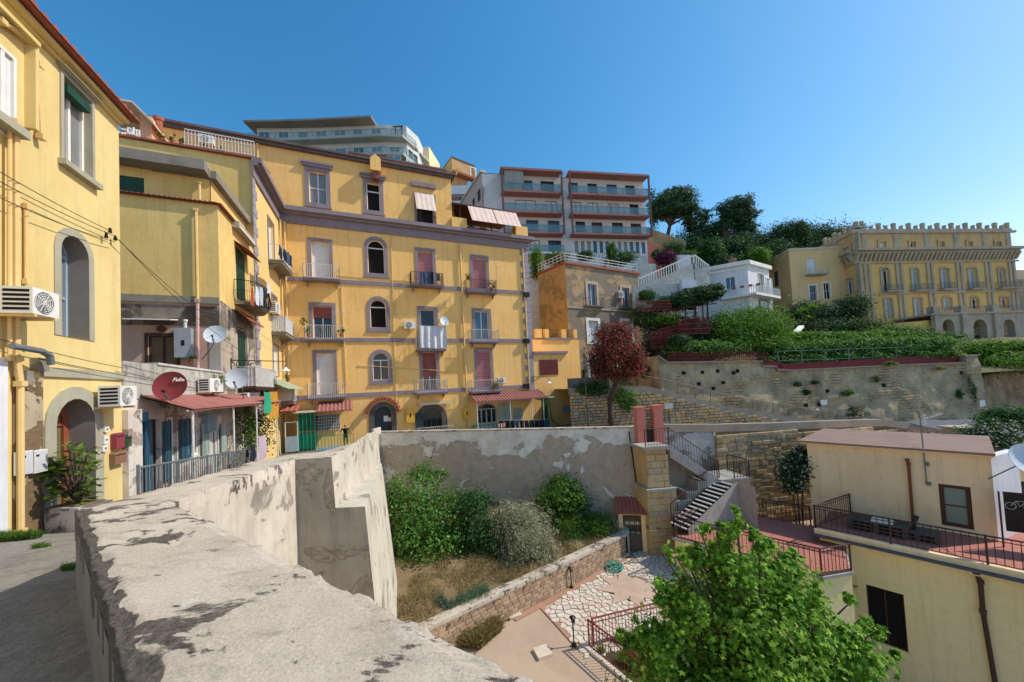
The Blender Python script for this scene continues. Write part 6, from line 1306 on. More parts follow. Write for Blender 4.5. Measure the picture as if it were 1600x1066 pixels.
k = MB(); p = V(.95, 0, 0); k.bar(p+Vector((.25, 0, 0)), p+Vector((.2, 0, .5)), .07, 8); k.bar(p+Vector((.2, 0, .5)), p+Vector((.35, .05, .85)), .05, 8, r2=.12); tag(k.build('patio_heater', mat('heater_black', '26282b', '1c1e20', 3, .4, 0), None), 'dark upright garden stove beside the pallet stack', 'stove')
pallet(TEp.at(TEp.u(1436, 850, -1.7), zD, -1.7), rz, 2, 'second lower pallet stack nearer the terrace door', .6, .45)
# ================================================================ foliage builder (leaf sized faces spread through clumps)
def leaf_arrays(P, Nn, size, rs, shape='quad', droop=0):
    n = len(P); up = rs.normal(size=(n, 3)); T = np.cross(Nn, up); T /= np.linalg.norm(T, axis=1)[:, None]+1e-9; B = np.cross(Nn, T)
    s = size*(.65+.7*rs.random(n))[:, None]
    if shape == 'quad':
        V = np.stack([P-T*s*.5, P-B*s*.28+Nn*s*.1, P+T*s*.5, P+B*s*.28+Nn*s*.1], 1).reshape(-1, 3); k = 4
    elif shape == 'blade':
        V = np.stack([P-T*s*.06, P+T*s*.06, P+B*s*.6+Nn*s*.1, P+B*s*1.0], 1).reshape(-1, 3); k = 4
    else:                                                  # lobed plane leaf
        ang = np.linspace(0, 2*math.pi, 11)[:-1]; rad = np.array([.62, .3, .55, .26, .5, .18, .5, .26, .55, .3]); L = []
        for a, r in zip(ang, rad): L.append(P+(T*math.cos(a)+B*math.sin(a))*s*r-Nn*s*(.12*(r > .4)))
        V = np.stack(L, 1).reshape(-1, 3); k = 10
    return V, k
def leaf_mesh(name, V, k, base):
    n = len(V)//k; me = bpy.data.meshes.new(name); V = V-np.array(base)
    me.vertices.add(len(V)); me.vertices.foreach_set('co', V.astype(np.float32).ravel()); me.loops.add(len(V)); me.loops.foreach_set('vertex_index', np.arange(len(V), dtype=np.int32)); me.polygons.add(n)
    me.polygons.foreach_set('loop_start', np.arange(0, len(V), k, dtype=np.int32)); me.polygons.foreach_set('loop_total', np.full(n, k, dtype=np.int32)); me.update(calc_edges=True); return me
def cloud(blobs, n, seed, clump=.3, shell=.55, flat=0):
    rs = np.random.RandomState(seed % 99991); vol = np.array([b[1][0]*b[1][1]*b[1][2] for b in blobs])**(2/3); vol /= vol.sum(); P = []; Nn = []
    for (c, r), v in zip(blobs, vol):
        m = max(3, int(n*v)); nc = max(4, m//26); d = rs.normal(size=(nc, 3)); d /= np.linalg.norm(d, axis=1)[:, None]; rad = (shell+(1-shell)*rs.random(nc)**.6)*(1+.16*rs.normal(size=nc)); cc = d*rad[:, None]
        idx = rs.randint(nc, size=m); off = rs.normal(size=(m, 3))*clump*np.array([1, 1, .75])*(.6+.8*rs.random(nc))[idx][:, None]; p = cc[idx]+off; nn = p/(np.linalg.norm(p, axis=1)[:, None]+1e-6)*.9+rs.normal(size=(m, 3))*.55+np.array([0, 0, .45]); nn /= np.linalg.norm(nn, axis=1)[:, None]
        P.append(p*np.array(r)+np.array(c)); Nn.append(nn)
    return np.concatenate(P), np.concatenate(Nn), rs
def foliage(name, blobs, n, size, m, parent, seed=1, clump=.28, shell=.55, shape='quad', **kw):
    P, Nn, rs = cloud(blobs, n, seed, clump, shell); V, k = leaf_arrays(P, Nn, size, rs, shape); base = wloc(parent) if parent else Vector(P.mean(0)); o = link(name, leaf_mesh(name, V, k, base), m, parent, kind='stuff')
    if parent is None: o.location = base
    for a, b in kw.items(): o[a] = b
    return o
def limbs(root, base, targets, r0, m=BARK, name='trunk', fork=.45, jit=.12, seed=1):
    rr = random.Random(seed); mb = MB(); ctr = sum(targets, Vector())/len(targets); f = base.lerp(ctr, fork); f.x += rr.uniform(-.1, .1); pts = [base, base.lerp(f, .5)+Vector((rr.uniform(-jit, jit), rr.uniform(-jit, jit), 0)), f]
    mb.bar(pts[0], pts[1], r0, 8, r2=r0*.8); mb.bar(pts[1], pts[2], r0*.8, 8, r2=r0*.62)
    for t in targets: mid = f.lerp(t, .5)+Vector((rr.uniform(-jit, jit), rr.uniform(-jit, jit), jit*.5)); mb.bar(f, mid, r0*.5, 6, r2=r0*.3); mb.bar(mid, t, r0*.3, 5, r2=r0*.12)
    return mb.build(name, m, root, smooth=True)
L_MID = leafmat('leaf_mid', ['38581f', '4f7529', '6b9138'])
L_DARK = leafmat('leaf_dark', ['26452a', '37592f', '4b6f3a'])
L_PINE = leafmat('leaf_pine', ['355239', '456746', '5b7c50'], .2)
L_BRIGHT = leafmat('leaf_bright', ['3f6a1c', '5c8a28', '83a83a', '4d7a20'], .4)
L_PLANE = leafmat('leaf_plane_tree', ['456f26', '669b31', '8cbd45', 'b4d962'], .55, .45)
L_SILVER = leafmat('leaf_silver', ['84896b', 'a0a384', 'b9ba9c'], .2)
L_OLEA = leafmat('leaf_red_blossom', ['42471f', '55432a', '6e332c', '9b3f42'], .35, bloom='c25a55', bfrac=.25)
L_HEDGE = leafmat('leaf_hedge', ['2b4d26', '3a6430', '527c3a'])
L_VINE = leafmat('leaf_vine', ['3d6a28', '5b8a38', '86ab55'], .4)
L_BOUG = leafmat('leaf_bougainvillea', ['4a1f3c', '6d2a50', '7c3560'], .3)
L_OLW = leafmat('leaf_white_oleander', ['1d3c1c', '2c5224', '3c632c'], .3, bloom='dcd8d2', bfrac=.16)
L_OLP = leafmat('leaf_pink_oleander', ['3a5a26', '54752f', '6b8a3a'], .3, bloom='d58ea0', bfrac=.4)
L_DRY = leafmat('grass_dry', ['9c8c5e', 'b5a270', '7d7a4a'], .3)
L_GRASS = leafmat('grass_green', ['47682a', '5f8435', '7a9a45'], .4)
L_POT = leafmat('leaf_rubber_plant', ['35571f', '4d7029', '7d8a38', '8a6438'], .25, .35)
L_BLUEG = leafmat('leaf_sea_green', ['5f7f62', '74937a', '4f7054'], .3)
# ================================================================ yellow annex right of the long front
an = thing('yellow_annex', 'low yellow annex with a red roller shutter between the long front and the brick wall', 'house', Mn.at(Mn.u(865, 640), zg, 0))
uX0, uX1 = uM1+.05, Mn.u(893, 620); zx1 = Mn.z(860, 553); hX = []
wr = Mn.rect(843, 562, 872, 586); window(an, Mn, wr, SH_RED, None, frame=SH_RED, bars=(0, 0), depth=.06, holes=hX, slats=20)
mb = MB(); skin(mb, Mn, [(uX0, zg-1), (uX1, zg-1), (uX1, zx1-.8), (Mn.u(884, 560), zx1), (uX0, zx1)], hX, -.02, .1); mb.prism(foot(Mn, uX0, uX1, -6, -.02), zg-1, zx1-.8, skip=(0,)); mb.prism(foot(Mn, uX0, Mn.u(884, 560), -6, -.02), zx1-.8, zx1-.003, skip=(0,)); mb.build('wall', YEL_M, an)
mb = MB(); mb.pbox(Mn, uX0, Mn.u(886, 555), zx1, zx1+.22, -.3, .2); mb.build('cornice', GREY, an)
P2 = Mn.off(-3.0); zt_ = P2.z(870, 531); mb = MB(); mb.pbox(P2, P2.u(833, 540), P2.u(905, 540), zg, zt_, -5, 0)
mb.build('rear_wall', YEL_M, an); mb = MB(); mb.pbox(P2, P2.u(852, 532), P2.u(893, 532), zt_, zt_+.2, -.5, .15); mb.build('rear_ledge', GREY, an)
for x0, x1 in ((838, 847), (852, 858), (878, 885), (897, 902)): m = MB(); m.pbox(P2, P2.u(x0, 525), P2.u(x1, 525), zt_+.2, zt_+1.1, -.45, 0); m.build('parapet_pier', YEL_M, an)
m = MB(); railing(m, P2, P2.u(858, 525), P2.u(897, 525), zt_+.2, zt_+1.05, -.2, .16, .02); m.build('railing', BROWNM, an, kind='stuff')
u = Mn.u(832, 590); street_lamp_bracket(Mn, u, Mn.z(832, 589), .1, 1, 'small bell shaped street lamp beside the red roller shutter of the annex', along=Mn.at(Mn.u(849, 593), Mn.z(849, 590), 1.0))
for k, (y) in enumerate((462, 534, 604)): a = Mn.rect(817, y-4, 825, y+3); mb = MB(); mb.pbox(Mn, a[0], a[1], a[2], a[3], .1, .35); tag(mb.build('flood_lamp', BLACKM, None), ('topmost', 'middle', 'lowest')[k]+' of the three small black lamps on the quoins of the long front', 'lamp', 'black lamps on the quoins')
plaque(Mn, (879, 635, 892, 644), 'pale blue rectangular sign low on the annex wall', SH_LTBL, .03)
m = MB(); m.tube([Mn.at(Mn.u(843, 620), Mn.z(843, 617), .06), Mn.at(Mn.u(857, 620), Mn.z(857, 619), .06), Mn.at(Mn.u(861, 655), Mn.z(861, 655), .06), Mn.at(Mn.u(876, 668), Mn.z(876, 668), .06)], .05, 6); m.build('drainpipe', mat('pipe_olive', '7a6a45', '6a5b3b', 3, .6, 0), an)
# penthouse awnings behind the attic coping
ph = thing('penthouse', 'set back penthouse roof with two pale blinds behind the attic coping', 'penthouse', Mn.at(10, zA, -6)); Pp = Mn.off(-5); za_ = Pp.z(640, 258)
mb = MB(); mb.pbox(Pp, Pp.u(560, 258), Pp.u(694, 262), zA-1, za_-.2, -4, -1.2); mb.build('wall', SALMON, ph); mb = MB(); mb.pbox(Pp, Pp.u(545, 258), Pp.u(697, 262), za_, za_+.18, -4.2, .2); mb.build('roof', mat('roof_edge_maroon', '7a5a55', '684b47', 3, .8, .1), ph)
for x0, x1 in ((613, 641), (650, 684)): mb = MB(); a, b = Pp.u(x0, 262), Pp.u(x1, 262); mb.box8([Pp.at(a, za_-1.2, .9), Pp.at(b, za_-1.2, .9), Pp.at(b, za_-1.16, .9), Pp.at(a, za_-1.16, .9), Pp.at(a, za_-.02, .05), Pp.at(b, za_-.02, .05), Pp.at(b, za_, .0), Pp.at(a, za_, .0)]); mb.build('blind', CLOTH_P, ph)
# ================================================================ brown patchy house
bh = thing('brown_house', 'old brown and grey patchy house with white roof railings behind the red flowering tree', 'house', D(950, 590, 43)); c0 = pt(893, 42); Bf = Plane(c0, (1028, 570)); Bs = Plane(c0, (-434, 570))
uB = Bf.u(1001, 480); uS2 = abs(Bs.u(843, 480)); sgn = 1 if Bs.u(843, 480) > 0 else -1; zB0, zB1 = E-5, Bf.z(893, 414)
PATB = peel('brown_patchy_render', 'a58c6c', 'b39a74', '8d8172', '7f7364', .47, .45, .5, soft=.02); PATO = peel('ochre_patchy_render', 'b5945f', 'a88653', '9a8058', '8a7350', .55, .5, .4, soft=.04)
hB = []; PALT = mat('trim_pale_brown', 'b5a998', 'a39683', 2, .9, .1)
for px, f_, tr_ in (((915, 440, 935, 479), 'blue', PALT), ((969, 446, 986, 481), 'blue', PALT), ((916, 497, 938, 538), 'x', WHITE), ((969, 498, 990, 535), 'x', WHITE), ((918, 556, 938, 590), 'open', WHITE), ((962, 556, 978, 590), 'open', WHITE)):
    r = orect(Bf, px, .35); window(bh, Bf, r, f_, tr_, .33, frame=WHITE, bars=(1, 0), depth=.25, holes=hB, glassm=SH_WHITE if f_ == 'x' else None, tproj=.08)
mb = MB(); skin(mb, Bf, [(0, zB0), (uB, zB0), (uB, zB1), (0, zB1)], hB, 0, .3); mb.build('front_wall', PATB, bh)
mb = MB(); ff = [Bf.at(0, 0, 0).xy, Bf.at(uB, 0, 0).xy, Bf.at(uB, 0, 0).xy+(Bs.at(sgn*uS2, 0, 0).xy-c0), Bs.at(sgn*uS2, 0, 0).xy]; mb.prism([tuple(p) for p in ff], zB0, zB1, skip=(0,)); mb.build('side_wall', PATO, bh)
mb = MB(); mb.pbox(Bf, -.2, uB+.1, zB1-.0, zB1+.25, -.4, .2); mb.pbox(Bs, min(0, sgn*uS2), max(0, sgn*uS2), zB1+.001, zB1+.249, -.4, .2); mb.build('roof_edge', TERRAD, bh, kind='stuff')
mb = MB(); mb.pbox(Bf, 0, uB, Bf.z(940, 483)-.15, Bf.z(940, 483), .003, .1); mb.build('string_course', PALT, bh)
for x0, x1, y in ((912, 940, 479), (967, 992, 482)): balcony(bh, Bf, Bf.u(x0, y), Bf.u(x1, y), Bf.z((x0+x1)/2, y), .5, .9, GREY2, BROWNM, .15, .3, brackets=False, r=.015)
mb = MB()
for k in range(8):
    p = Bf.at(uB*k/7, zB1+.25, -.1); mb.bar(p, p+Vector((0, 0, 1.1)), .04, 4)
    q = Bs.at(sgn*uS2*k/7, zB1+.25, -.1); mb.bar(q, q+Vector((0, 0, 1.1)), .04, 4)
for h in (.4, .75, 1.1): mb.bar(Bf.at(0, zB1+.25+h, -.1), Bf.at(uB, zB1+.25+h, -.1), .04, 4); mb.bar(Bf.at(0, zB1+.25+h, -.1), Bs.at(sgn*uS2, zB1+.25+h, -.1), .04, 4)
tag(mb.build('roof_railing', WHITEM, None), 'white three bar railing around the flat roof of the brown house', 'railing')
c = Bf.at(Bf.u(994, 406), zB1+1.2, -.2); dish(c, (-.5, -.8, .3), 5.0*c.y/570, 'white dish on the right roof corner of the brown house', DWH, [c+Vector((0, .3, -1))])
ac_unit(Bf, Bf.rect(964, 456, 971, 466, .1), 'small white box air conditioner between the two upper windows of the brown house', .05, .4)
# white lower annex to its right with arch
wa = thing('white_annex', 'small white annex with an arched window right of the brown house', 'house', Bf.at(uB+2, zB0, -1)); Wp_ = Plane(Bf.at(uB+.15, 0, -1.5).xy, (1028, 420)); hh = []
window(wa, Wp_, Wp_.rect(1003, 520, 1018, 550), 'grey', WHITE, .15, arch=True, frame=WHITE, holes=hh, depth=.2); a = Wp_.rect(1001, 508, 1037, 590)
mb = MB(); skin(mb, Wp_, [(0, zB0), (a[1], zB0), (a[1], a[3]), (0, a[3])], hh, 0, .2); mb.prism(foot(Wp_, 0, a[1], -4, 0), zB0, a[3], skip=(0,)); mb.build('wall', WHITEW, wa); mb = MB(); mb.pbox(Wp_, -.1, a[1]+.3, a[3], a[3]+.25, -4, .4); mb.build('roof', mat('roof_dark_grey', '4a4a48', '3d3d3c', 2, .9, .1), wa)
# ================================================================ white apartment block with glass balconies
ap = thing('white_apartment_block', 'white apartment block with red edged balconies and green glass balustrades on the slope', 'apartment building', D(900, 430, 54)); AP = Plane.thru(pt(785, 53), pt(1015, 57)); W0 = -1.5
AW = AP.off(W0); ztop = AP.z(900, 270); WALLA = mat('render_white_cool', 'd3d2d0', 'c4c2bf', .6, .9, .1, 20, .15); REDE = mat('slab_edge_red', 'a5766e', '936660', 2, .8, .1)
slabs = [AP.z(893, 300.5), AP.z(893, 331.5), AP.z(897, 363)]; fl = (slabs[0]-slabs[2])/2; slabs.append(slabs[2]-fl)
uL0, uL1, uR0, uR1 = AP.u(786, 320), AP.u(880, 330), AP.u(893, 330), AP.u(1016, 330); hA2 = []
rows = {0: ((818, 834, 'blue'), (847, 868, 'glass'), (890, 905, 'blue'), (920, 935, 'glass'), (950, 966, 'blue'), (979, 994, 'glass')),
        1: ((806, 838, 'white'), (853, 871, 'white'), (893, 908, 'white'), (919, 935, 'white'), (950, 957, 'white'), (959, 968, 'white'), (984, 998, 'glass')),
        2: ((800, 806, 'glass'), (821, 840, 'blue'), (855, 873, 'blue'), (898, 913, 'glass'), (923, 940, 'brown'), (955, 972, 'glass'), (984, 1000, 'brown')),
        3: ((825, 841, 'white'), (854, 874, 'glass'))}
for k, ws in rows.items():
    for x0, x1, f_ in ws:
        z0 = slabs[k]+.15; u0, u1 = AW.u(x0, 330), AW.u(x1, 330)
        window(ap, AW, (u0, u1, z0, z0+2.25 if f_ != 'brown' else z0+2.2), {'blue': 'blue', 'glass': 'glass', 'white': 'x', 'brown': 'x'}[f_], None, frame=BROWNW if f_ != 'white' else GREYM, bars=(1, 0), depth=.12, holes=hA2, fw=.1, glassm=SH_WHITE if f_ == 'white' else (BROWNW if f_ == 'brown' else None))
zgnd = slabs[3]-4
for k in range(12):
    u0 = AW.u(896, 385)+(AW.u(1010, 385)-AW.u(896, 385))*k/12; window(ap, AW, (u0+.08, u0+(AW.u(1010, 385)-AW.u(896, 385))/12-.08, AW.z(950, 397), AW.z(950, 376)), 'blue' if k in (3, 4, 5, 9, 10, 11) else 'grey', None, frame=WHITE, bars=(0, 0), depth=.1, holes=hA2, fw=.12)
mb = MB(); skin(mb, AW, [(AP.u(756, 300), zgnd-8), (uR1, zgnd-8), (uR1, ztop), (AP.u(756, 300), ztop)], hA2, 0, .16); mb.build('wall', WALLA, ap)
AS = Plane(AW.at(AP.u(756, 300), 0, 0).xy, (-275, 570)); sg_ = 1 if AS.u(700, 300) > 0 else -1; us = sg_*abs(AS.u(705, 320)); hs = []
for px in ((746, 296, 751, 315), (753, 290, 755, 305), (738, 310, 742, 322)):
    r = AS.rect(*px); window(ap, AS, r, 'x', None, frame=BROWNW, bars=(0, 0), depth=.1, holes=hs, fw=.1, glassm=BROWNW)
mb = MB(); lo_, hi_ = min(0, us), max(0, us); skin(mb, AS, [(lo_, zgnd-8), (hi_, zgnd-8), (hi_, ztop+.2), (lo_, ztop+.2)], hs, 0, .15); f = [AW.at(AP.u(756, 300), 0, 0).xy, AW.at(uR1, 0, 0).xy, AW.at(uR1, 0, -10).xy, AS.at(us, 0, 0).xy]; mb.prism([tuple(p) for p in f], zgnd-8, ztop+.1, skip=(0, 3)); mb.build('side_wall', mat('render_pinkish', 'c9b5a8', 'bba79a', .6, .9, .1, 20, .2), ap)
mb = MB(); mb.pbox(AS, lo_-.1, hi_, ztop+.2, ztop+.5, -.6, .25); mb.build('gable_roof_edge', SOFF, ap)
for (a, b) in ((uL0, uL1), (uR0, uR1)):
    mb = MB(); mb.pbox(AP, a-.1, b+.1, ztop+.0, ztop+.32, W0+.003, .05); mb.build('roof_slab', REDE, ap)
    for k, z in enumerate(slabs):
        if k == 3 and a == uR0: continue
        mb = MB(); mb.pbox(AP, a, b, z-.28, z+.05, W0+.003, -.02); bb = mb.build('balcony', REDE if k < 3 else WALLA, ap)
        m = MB(); m.pbox(AP, a+.15, b-.15, z+.12, z+1.05, -.07, -.055); m.build('glass_balustrade', GLASSC, bb)
        m = MB(); m.bar(AP.at(a+.12, z+1.08, -.06), AP.at(b-.12, z+1.08, -.06), .035, 4); n = 6
        for i in range(n+1): u = a+.15+(b-a-.3)*i/n; m.bar(AP.at(u, z+.05, -.06), AP.at(u, z+1.08, -.06), .03, 4)
        m.build('handrail', GREYM, bb, kind='stuff')
    for u in (a, b): m = MB(); m.pbox(AP, u-.12, u+.12, slabs[2]-.4, ztop+.1, -.018, .18); m.build('edge_post', mat('post_red_brown', '70504b', '5f423e', 2, .8, .1), ap)
mb = MB(); n = 14; u0, u1 = AP.u(788, 270), AP.u(818, 270)
for i in range(n): a, b = u0+(u1-u0)*i/n, u0+(u1-u0)*(i+1)/n; o1, o2 = .06*(i % 2), .06*((i+1) % 2); mb.poly([AP.at(a, ztop-.02, -.3+o1), AP.at(b, ztop-.02, -.3+o2), AP.at(b, slabs[0]+1.2, -.25+o2), AP.at(a, slabs[0]+1.2, -.25+o1)])
tag(mb.build('balcony_curtain', CLOTH_G, None), 'large grey curtain hanging in the top left balcony of the white block', 'curtain')
r3 = random.Random(3)
for k, (x, f_) in enumerate(((876, 1), (887, 1), (957, 0), (985, 0), (997, 0))): c = AP.at(AP.u(x, 265), ztop+1.0, -2); dish(c, (-.6+.4*r3.random(), -.8, .3), .4+.1*r3.random(), ['white dish at the left of the roof gap of the white block', 'white dish right of the roof gap of the white block', 'white dish in the middle of the right roof of the white block', 'white dish second from the right end of the white block roof', 'white dish at the right end of the white block roof'][k], DWH, [c+Vector((0, .2, -.9))])
def plantpot(c, h, label, m=None, group='potted plants on balconies', n=60, spread=.22, leaf=.1, potm=POT, pr=.14):
    t = thing('potted_plant', label, 'potted plant', c, group); k = MB(); k.bar(c, c+Vector((0, 0, h*.35)), pr*.75, 8, r2=pr); k.build('pot', potm, t)
    foliage('foliage', [(c+Vector((0, 0, h*.35+spread*.8)), (spread, spread, spread*1.1))], n, leaf, m or MATS['leaf_mid'], t, rnd.randrange(999), clump=.3); return t
# ================================================================ curved white building on the hilltop
tb_ = thing('hilltop_apartment_block', 'long pale apartment building with curved terraces and turquoise blinds on the hilltop', 'apartment building', D(540, 300, 72))
cp = [(395, 69.5), (440, 69.8), (500, 70), (560, 70), (610, 70), (645, 70.6), (664, 74), (676, 80)]; zL = [D(560, 266, 70).z, D(560, 238.5, 70).z, D(500, 213, 70).z]; zR_ = D(500, 184, 69.5).z
cpp = [pt(x, Z) for x, Z in cp]; ctr = Vector((-10, 120)); WT = mat('render_off_white', 'cfd0c9', 'bfc0b9', .3, .9, .1, 20, .2)  # WT: greyish off-white render with random patches and streaks
def inner(d): return [p+(ctr-p).normalized()*d for p in cpp]
mb = MB(); q = inner(1.8); mb.prism([tuple(p) for p in q]+[(q[-1].x, 92), (q[0].x, 92)], E+30, zR_-.4); mb.build('wall', WT, tb_)
for k, z in enumerate(zL):
    mb = MB(); a, b = cpp, inner(1.79)
    for i in range(len(a)-1): mb.box8([(a[i].x, a[i].y, z-.55), (a[i+1].x, a[i+1].y, z-.55), (b[i+1].x, b[i+1].y, z-.55), (b[i].x, b[i].y, z-.55), (a[i].x, a[i].y, z), (a[i+1].x, a[i+1].y, z), (b[i+1].x, b[i+1].y, z), (b[i].x, b[i].y, z)])
    bb = mb.build('balcony', mat('slab_grey_green', 'a9aea5', '989d94', .6, .9, .1, 20, .3), tb_, kind='stuff'); m = MB(); a2 = inner(.1)
    for i in range(len(a2)-1): m.poly([(a2[i].x, a2[i].y, z+.1), (a2[i+1].x, a2[i+1].y, z+.1), (a2[i+1].x, a2[i+1].y, z+1), (a2[i].x, a2[i].y, z+1)])
    m.build('glass_balustrade', GLASSC, bb); m = MB()
    for i in range(len(a2)-1):
        m.bar((a2[i].x, a2[i].y, z+1.03), (a2[i+1].x, a2[i+1].y, z+1.03), .04, 4)
        for j in range(4): p = a2[i].lerp(a2[i+1], j/4); m.bar((p.x, p.y, z), (p.x, p.y, z+1.03), .03, 4)
    m.build('handrail', GREYM, bb, kind='stuff')
ri = [i for i, (x, Z) in enumerate(cp) if x <= 610]; mb = MB(); A_ = [cpp[i] for i in ri[:-1]]+[pt(598, 70)]; o_ = [p+(p-ctr).normalized()*.5 for p in A_]
mb.prism([tuple(p) for p in o_]+[(o_[-1].x+1.5, 90), (o_[0].x, 90)], zR_-.38, zR_, bottom=True); mb.build('roof', mat('roof_pale_brown', '968a7c', '857a6d', .6, .9, .1), tb_)
def facwin(x0, x1, z0, z1, m, d=1.77, name='window', fr=WHITE):
    a = pt(x0, 72); b = pt(x1, 72)
    Pw = None; q = inner(d)
    for i in range(len(q)-1):
        P_ = Plane.thru(q[i], q[i+1]); L = (q[i+1]-q[i]).length; u0 = P_.u(x0, 230); u1 = P_.u(x1, 230)
        if -.2 <= (u0+u1)/2 <= L+.2: Pw = P_; break
    if Pw is None: return
    mb = MB(); ring(mb, Pw, rect_poly(u0+.1, u1-.1, z0+.1, z1-.1), rect_poly(u0, u1, z0, z1), -.02, .06); um = (u0+u1)/2; mb.pbox(Pw, um-.05, um+.05, z0+.1, z1-.1, .0, .05); w = mb.build(name, fr, tb_); p = MB(); p.poly([Pw.at(u0+.1, z0+.1, .02), Pw.at(u1-.1, z0+.1, .02), Pw.at(u1-.1, z1-.1, .02), Pw.at(u0+.1, z1-.1, .02)]); p.build('pane', m, w)
for k, (x0, x1) in enumerate(((405, 422), (436, 452), (466, 482), (494, 511), (523, 541), (552, 568), (581, 596))): facwin(x0, x1, zL[2]+.05, zL[2]+2.2, (GLASSB, GLASSB, GLASSG, GLASSG, GLASSG, GLASSG, GLASSG)[k])
for k, (x0, x1) in enumerate(((466, 480), (495, 511), (524, 541), (552, 569), (581, 597), (609, 625), (637, 652))): facwin(x0, x1, zL[1]+.05, zL[1]+2.2, (GLASSG, SH_RED, GLASSG, GLASSD, GLASSG, GLASSG, GLASSD)[k])
TURQ = mat('blind_turquoise', '4c9aa8', '418c9a', 1, .8, .05)
for x0, x1 in ((547, 570), (604, 626), (634, 656)): facwin(x0, x1, zL[0]+1.2, zL[1]-.6, TURQ, d=.3, name='turquoise_blind')
for x0, x1 in ((520, 536), (576, 592)): facwin(x0, x1, zL[0]+.05, zL[0]+2.4, BROWNW)
yp = Plane.thru(pt(686, 79.5), pt(702, 86)); L = (pt(702, 86)-pt(686, 79.5)).length; mb = MB(); mb.prism([tuple(yp.at(0, 0).xy), tuple(yp.at(L, 0).xy), tuple(yp.at(L, 0, -8).xy), tuple(yp.at(0, 0, -8).xy)], E+30, E+54.3); mb.build('end_wall', CREAM, tb_)
for z in zL: mb = MB(); a = pt(670, 79); mb.prism([tuple(pt(672, 76)), tuple(pt(686, 79.3)), tuple(pt(686, 84)), tuple(pt(668, 82))], z-.5, z, bottom=True); mb.build('balcony', MATS['slab_grey_green'], tb_)
mb = MB(); PB = mat('pergola_blue_black', '2a3040', '20242f', 3, .7, .1)
for x in (606, 620, 634, 644): a = pt(x, 72); mb.bar((a.x, a.y, zL[2]), (a.x, a.y, zL[2]+2.6), .1, 4); b = pt(x, 77); mb.bar((a.x, a.y, zL[2]+2.6), (b.x, b.y, zL[2]+2.6), .1, 4)
for Z in (72, 74.5, 77): a, b = pt(603, Z), pt(646, Z); mb.bar((a.x, a.y, zL[2]+2.7), (b.x, b.y, zL[2]+2.7), .1, 4)
tag(mb.build('roof_pergola', PB, None), 'dark blue timber pergola on the roof terrace of the hilltop building', 'pergola')
# ================================================================ orange house and white terrace behind
oh = thing('orange_house', 'small orange and yellow house peeping over between the hilltop building and the white block', 'house', D(730, 300, 86)); oc = pt(722, 86); o1 = Plane.thru(oc, pt(757, 90)); o2 = Plane.thru(oc, pt(700, 93)); zo = o1.z(722, 252); Lo1 = (pt(757, 90)-oc).length; Lo2 = (pt(700, 93)-oc).length; ho = []
window(oh, o1, o1.rect(736, 263, 743, 277), 'blue', WHITE, .2, frame=WHITE, holes=ho, depth=.15)
mb = MB(); skin(mb, o1, [(0, E+35), (Lo1, E+35), (Lo1, zo), (0, zo)], ho, 0, .2); mb.build('front_wall', mat('stucco_orange', 'bd9a70', 'a98861', .6, .9, .1, 20, .2), oh); ho2 = []
window(oh, o2, o2.rect(712, 264, 715, 273), 'x', None, frame=SH_GREEN, holes=ho2, depth=.1, glassm=SH_GREEN); mb = MB(); skin(mb, o2, [(0, E+35), (Lo2, E+35), (Lo2, zo), (0, zo)], ho2, 0, .1); mb.build('side_wall', mat('stucco_gold', 'c9ab6c', 'b89a5e', .6, .9, .1, 20, .2), oh)
mb = MB(); f = [oc, pt(757, 90), pt(757, 90)+(pt(700, 93)-oc), pt(700, 93)]; cc = sum((p for p in f), Vector((0, 0)))/4; fo = [cc+(p-cc)*1.06 for p in f]
for i in range(4): a, b = fo[i], fo[(i+1) % 4]; mb.poly([(a.x, a.y, zo), (b.x, b.y, zo), (cc.x, cc.y, zo+1.2)])
mb.build('roof', TERRAD, oh); mb = MB(); mb.pbox(o1, -.5, Lo1, o1.z(735, 283)-.2, o1.z(735, 283)+.3, 0.003, 1.6); mb.build('lower_roof', TERRAD, oh)
wt = thing('white_terrace_house', 'white terrace house with a dark red recessed floor below the orange house', 'house', D(725, 320, 76)); wp_ = Plane.thru(pt(700, 76), pt(760, 76.5)); mb = MB(); zz = wp_.z(725, 290)
mb.pbox(wp_, 0, 9, wp_.z(725, 303), zz, -5, 0); mb.pbox(wp_, 0, 9, E+30, wp_.z(725, 314), -5, 0); mb.build('wall', WHITEW, wt); mb = MB(); mb.pbox(wp_, 0, 9, wp_.z(725, 314), wp_.z(725, 303), -5, -1.2); mb.build('recess_wall', SH_RED, wt); mb = MB(); a = wp_.rect(716, 304, 729, 313); mb.pbox(wp_, a[0], a[1], a[2], a[3], -1.19, -1.1); mb.build('door', SH_GREEN, wt)
mb = MB(); railing(mb, wp_, .1, 8, wp_.z(725, 314), wp_.z(725, 314)+1, -.1, .3, .025); mb.build('railing', WHITEM, wt, kind='stuff')
# ================================================================ white stair and terraces below the pines
ws = thing('white_garden_stair', 'white balustraded garden stair climbing to the right below the umbrella pines', 'stair', D(1045, 440, 46)); Pw = Plane.thru(pt(1000, 45.5), pt(1100, 47)); 
def pz(x, y): return Pw.pix(x, y)
A1, A2, A3, A4, A5 = pz(998, 449), pz(1060, 421), pz(1083, 412), pz(1085, 411), pz(1108, 428)
mb = MB(); mb.poly([Pw.at(a, b) for a, b in (A1, A3, (A3[0], A3[1]-2.2), (A1[0], A1[1]-2.2))]); mb.poly([Pw.at(a, b) for a, b in (A4, A5, (A5[0], A5[1]-2.2), (A4[0], A5[1]-2.2))]); mb.poly([Pw.at(*A1), Pw.at(*A3), Pw.at(*A3, -2), Pw.at(*A1, -2)]); mb.build('flank_wall', mat('whitewash_stone', 'c6c3bb', 'a5a299', 1.2, .95, .4, 8, .5), ws)
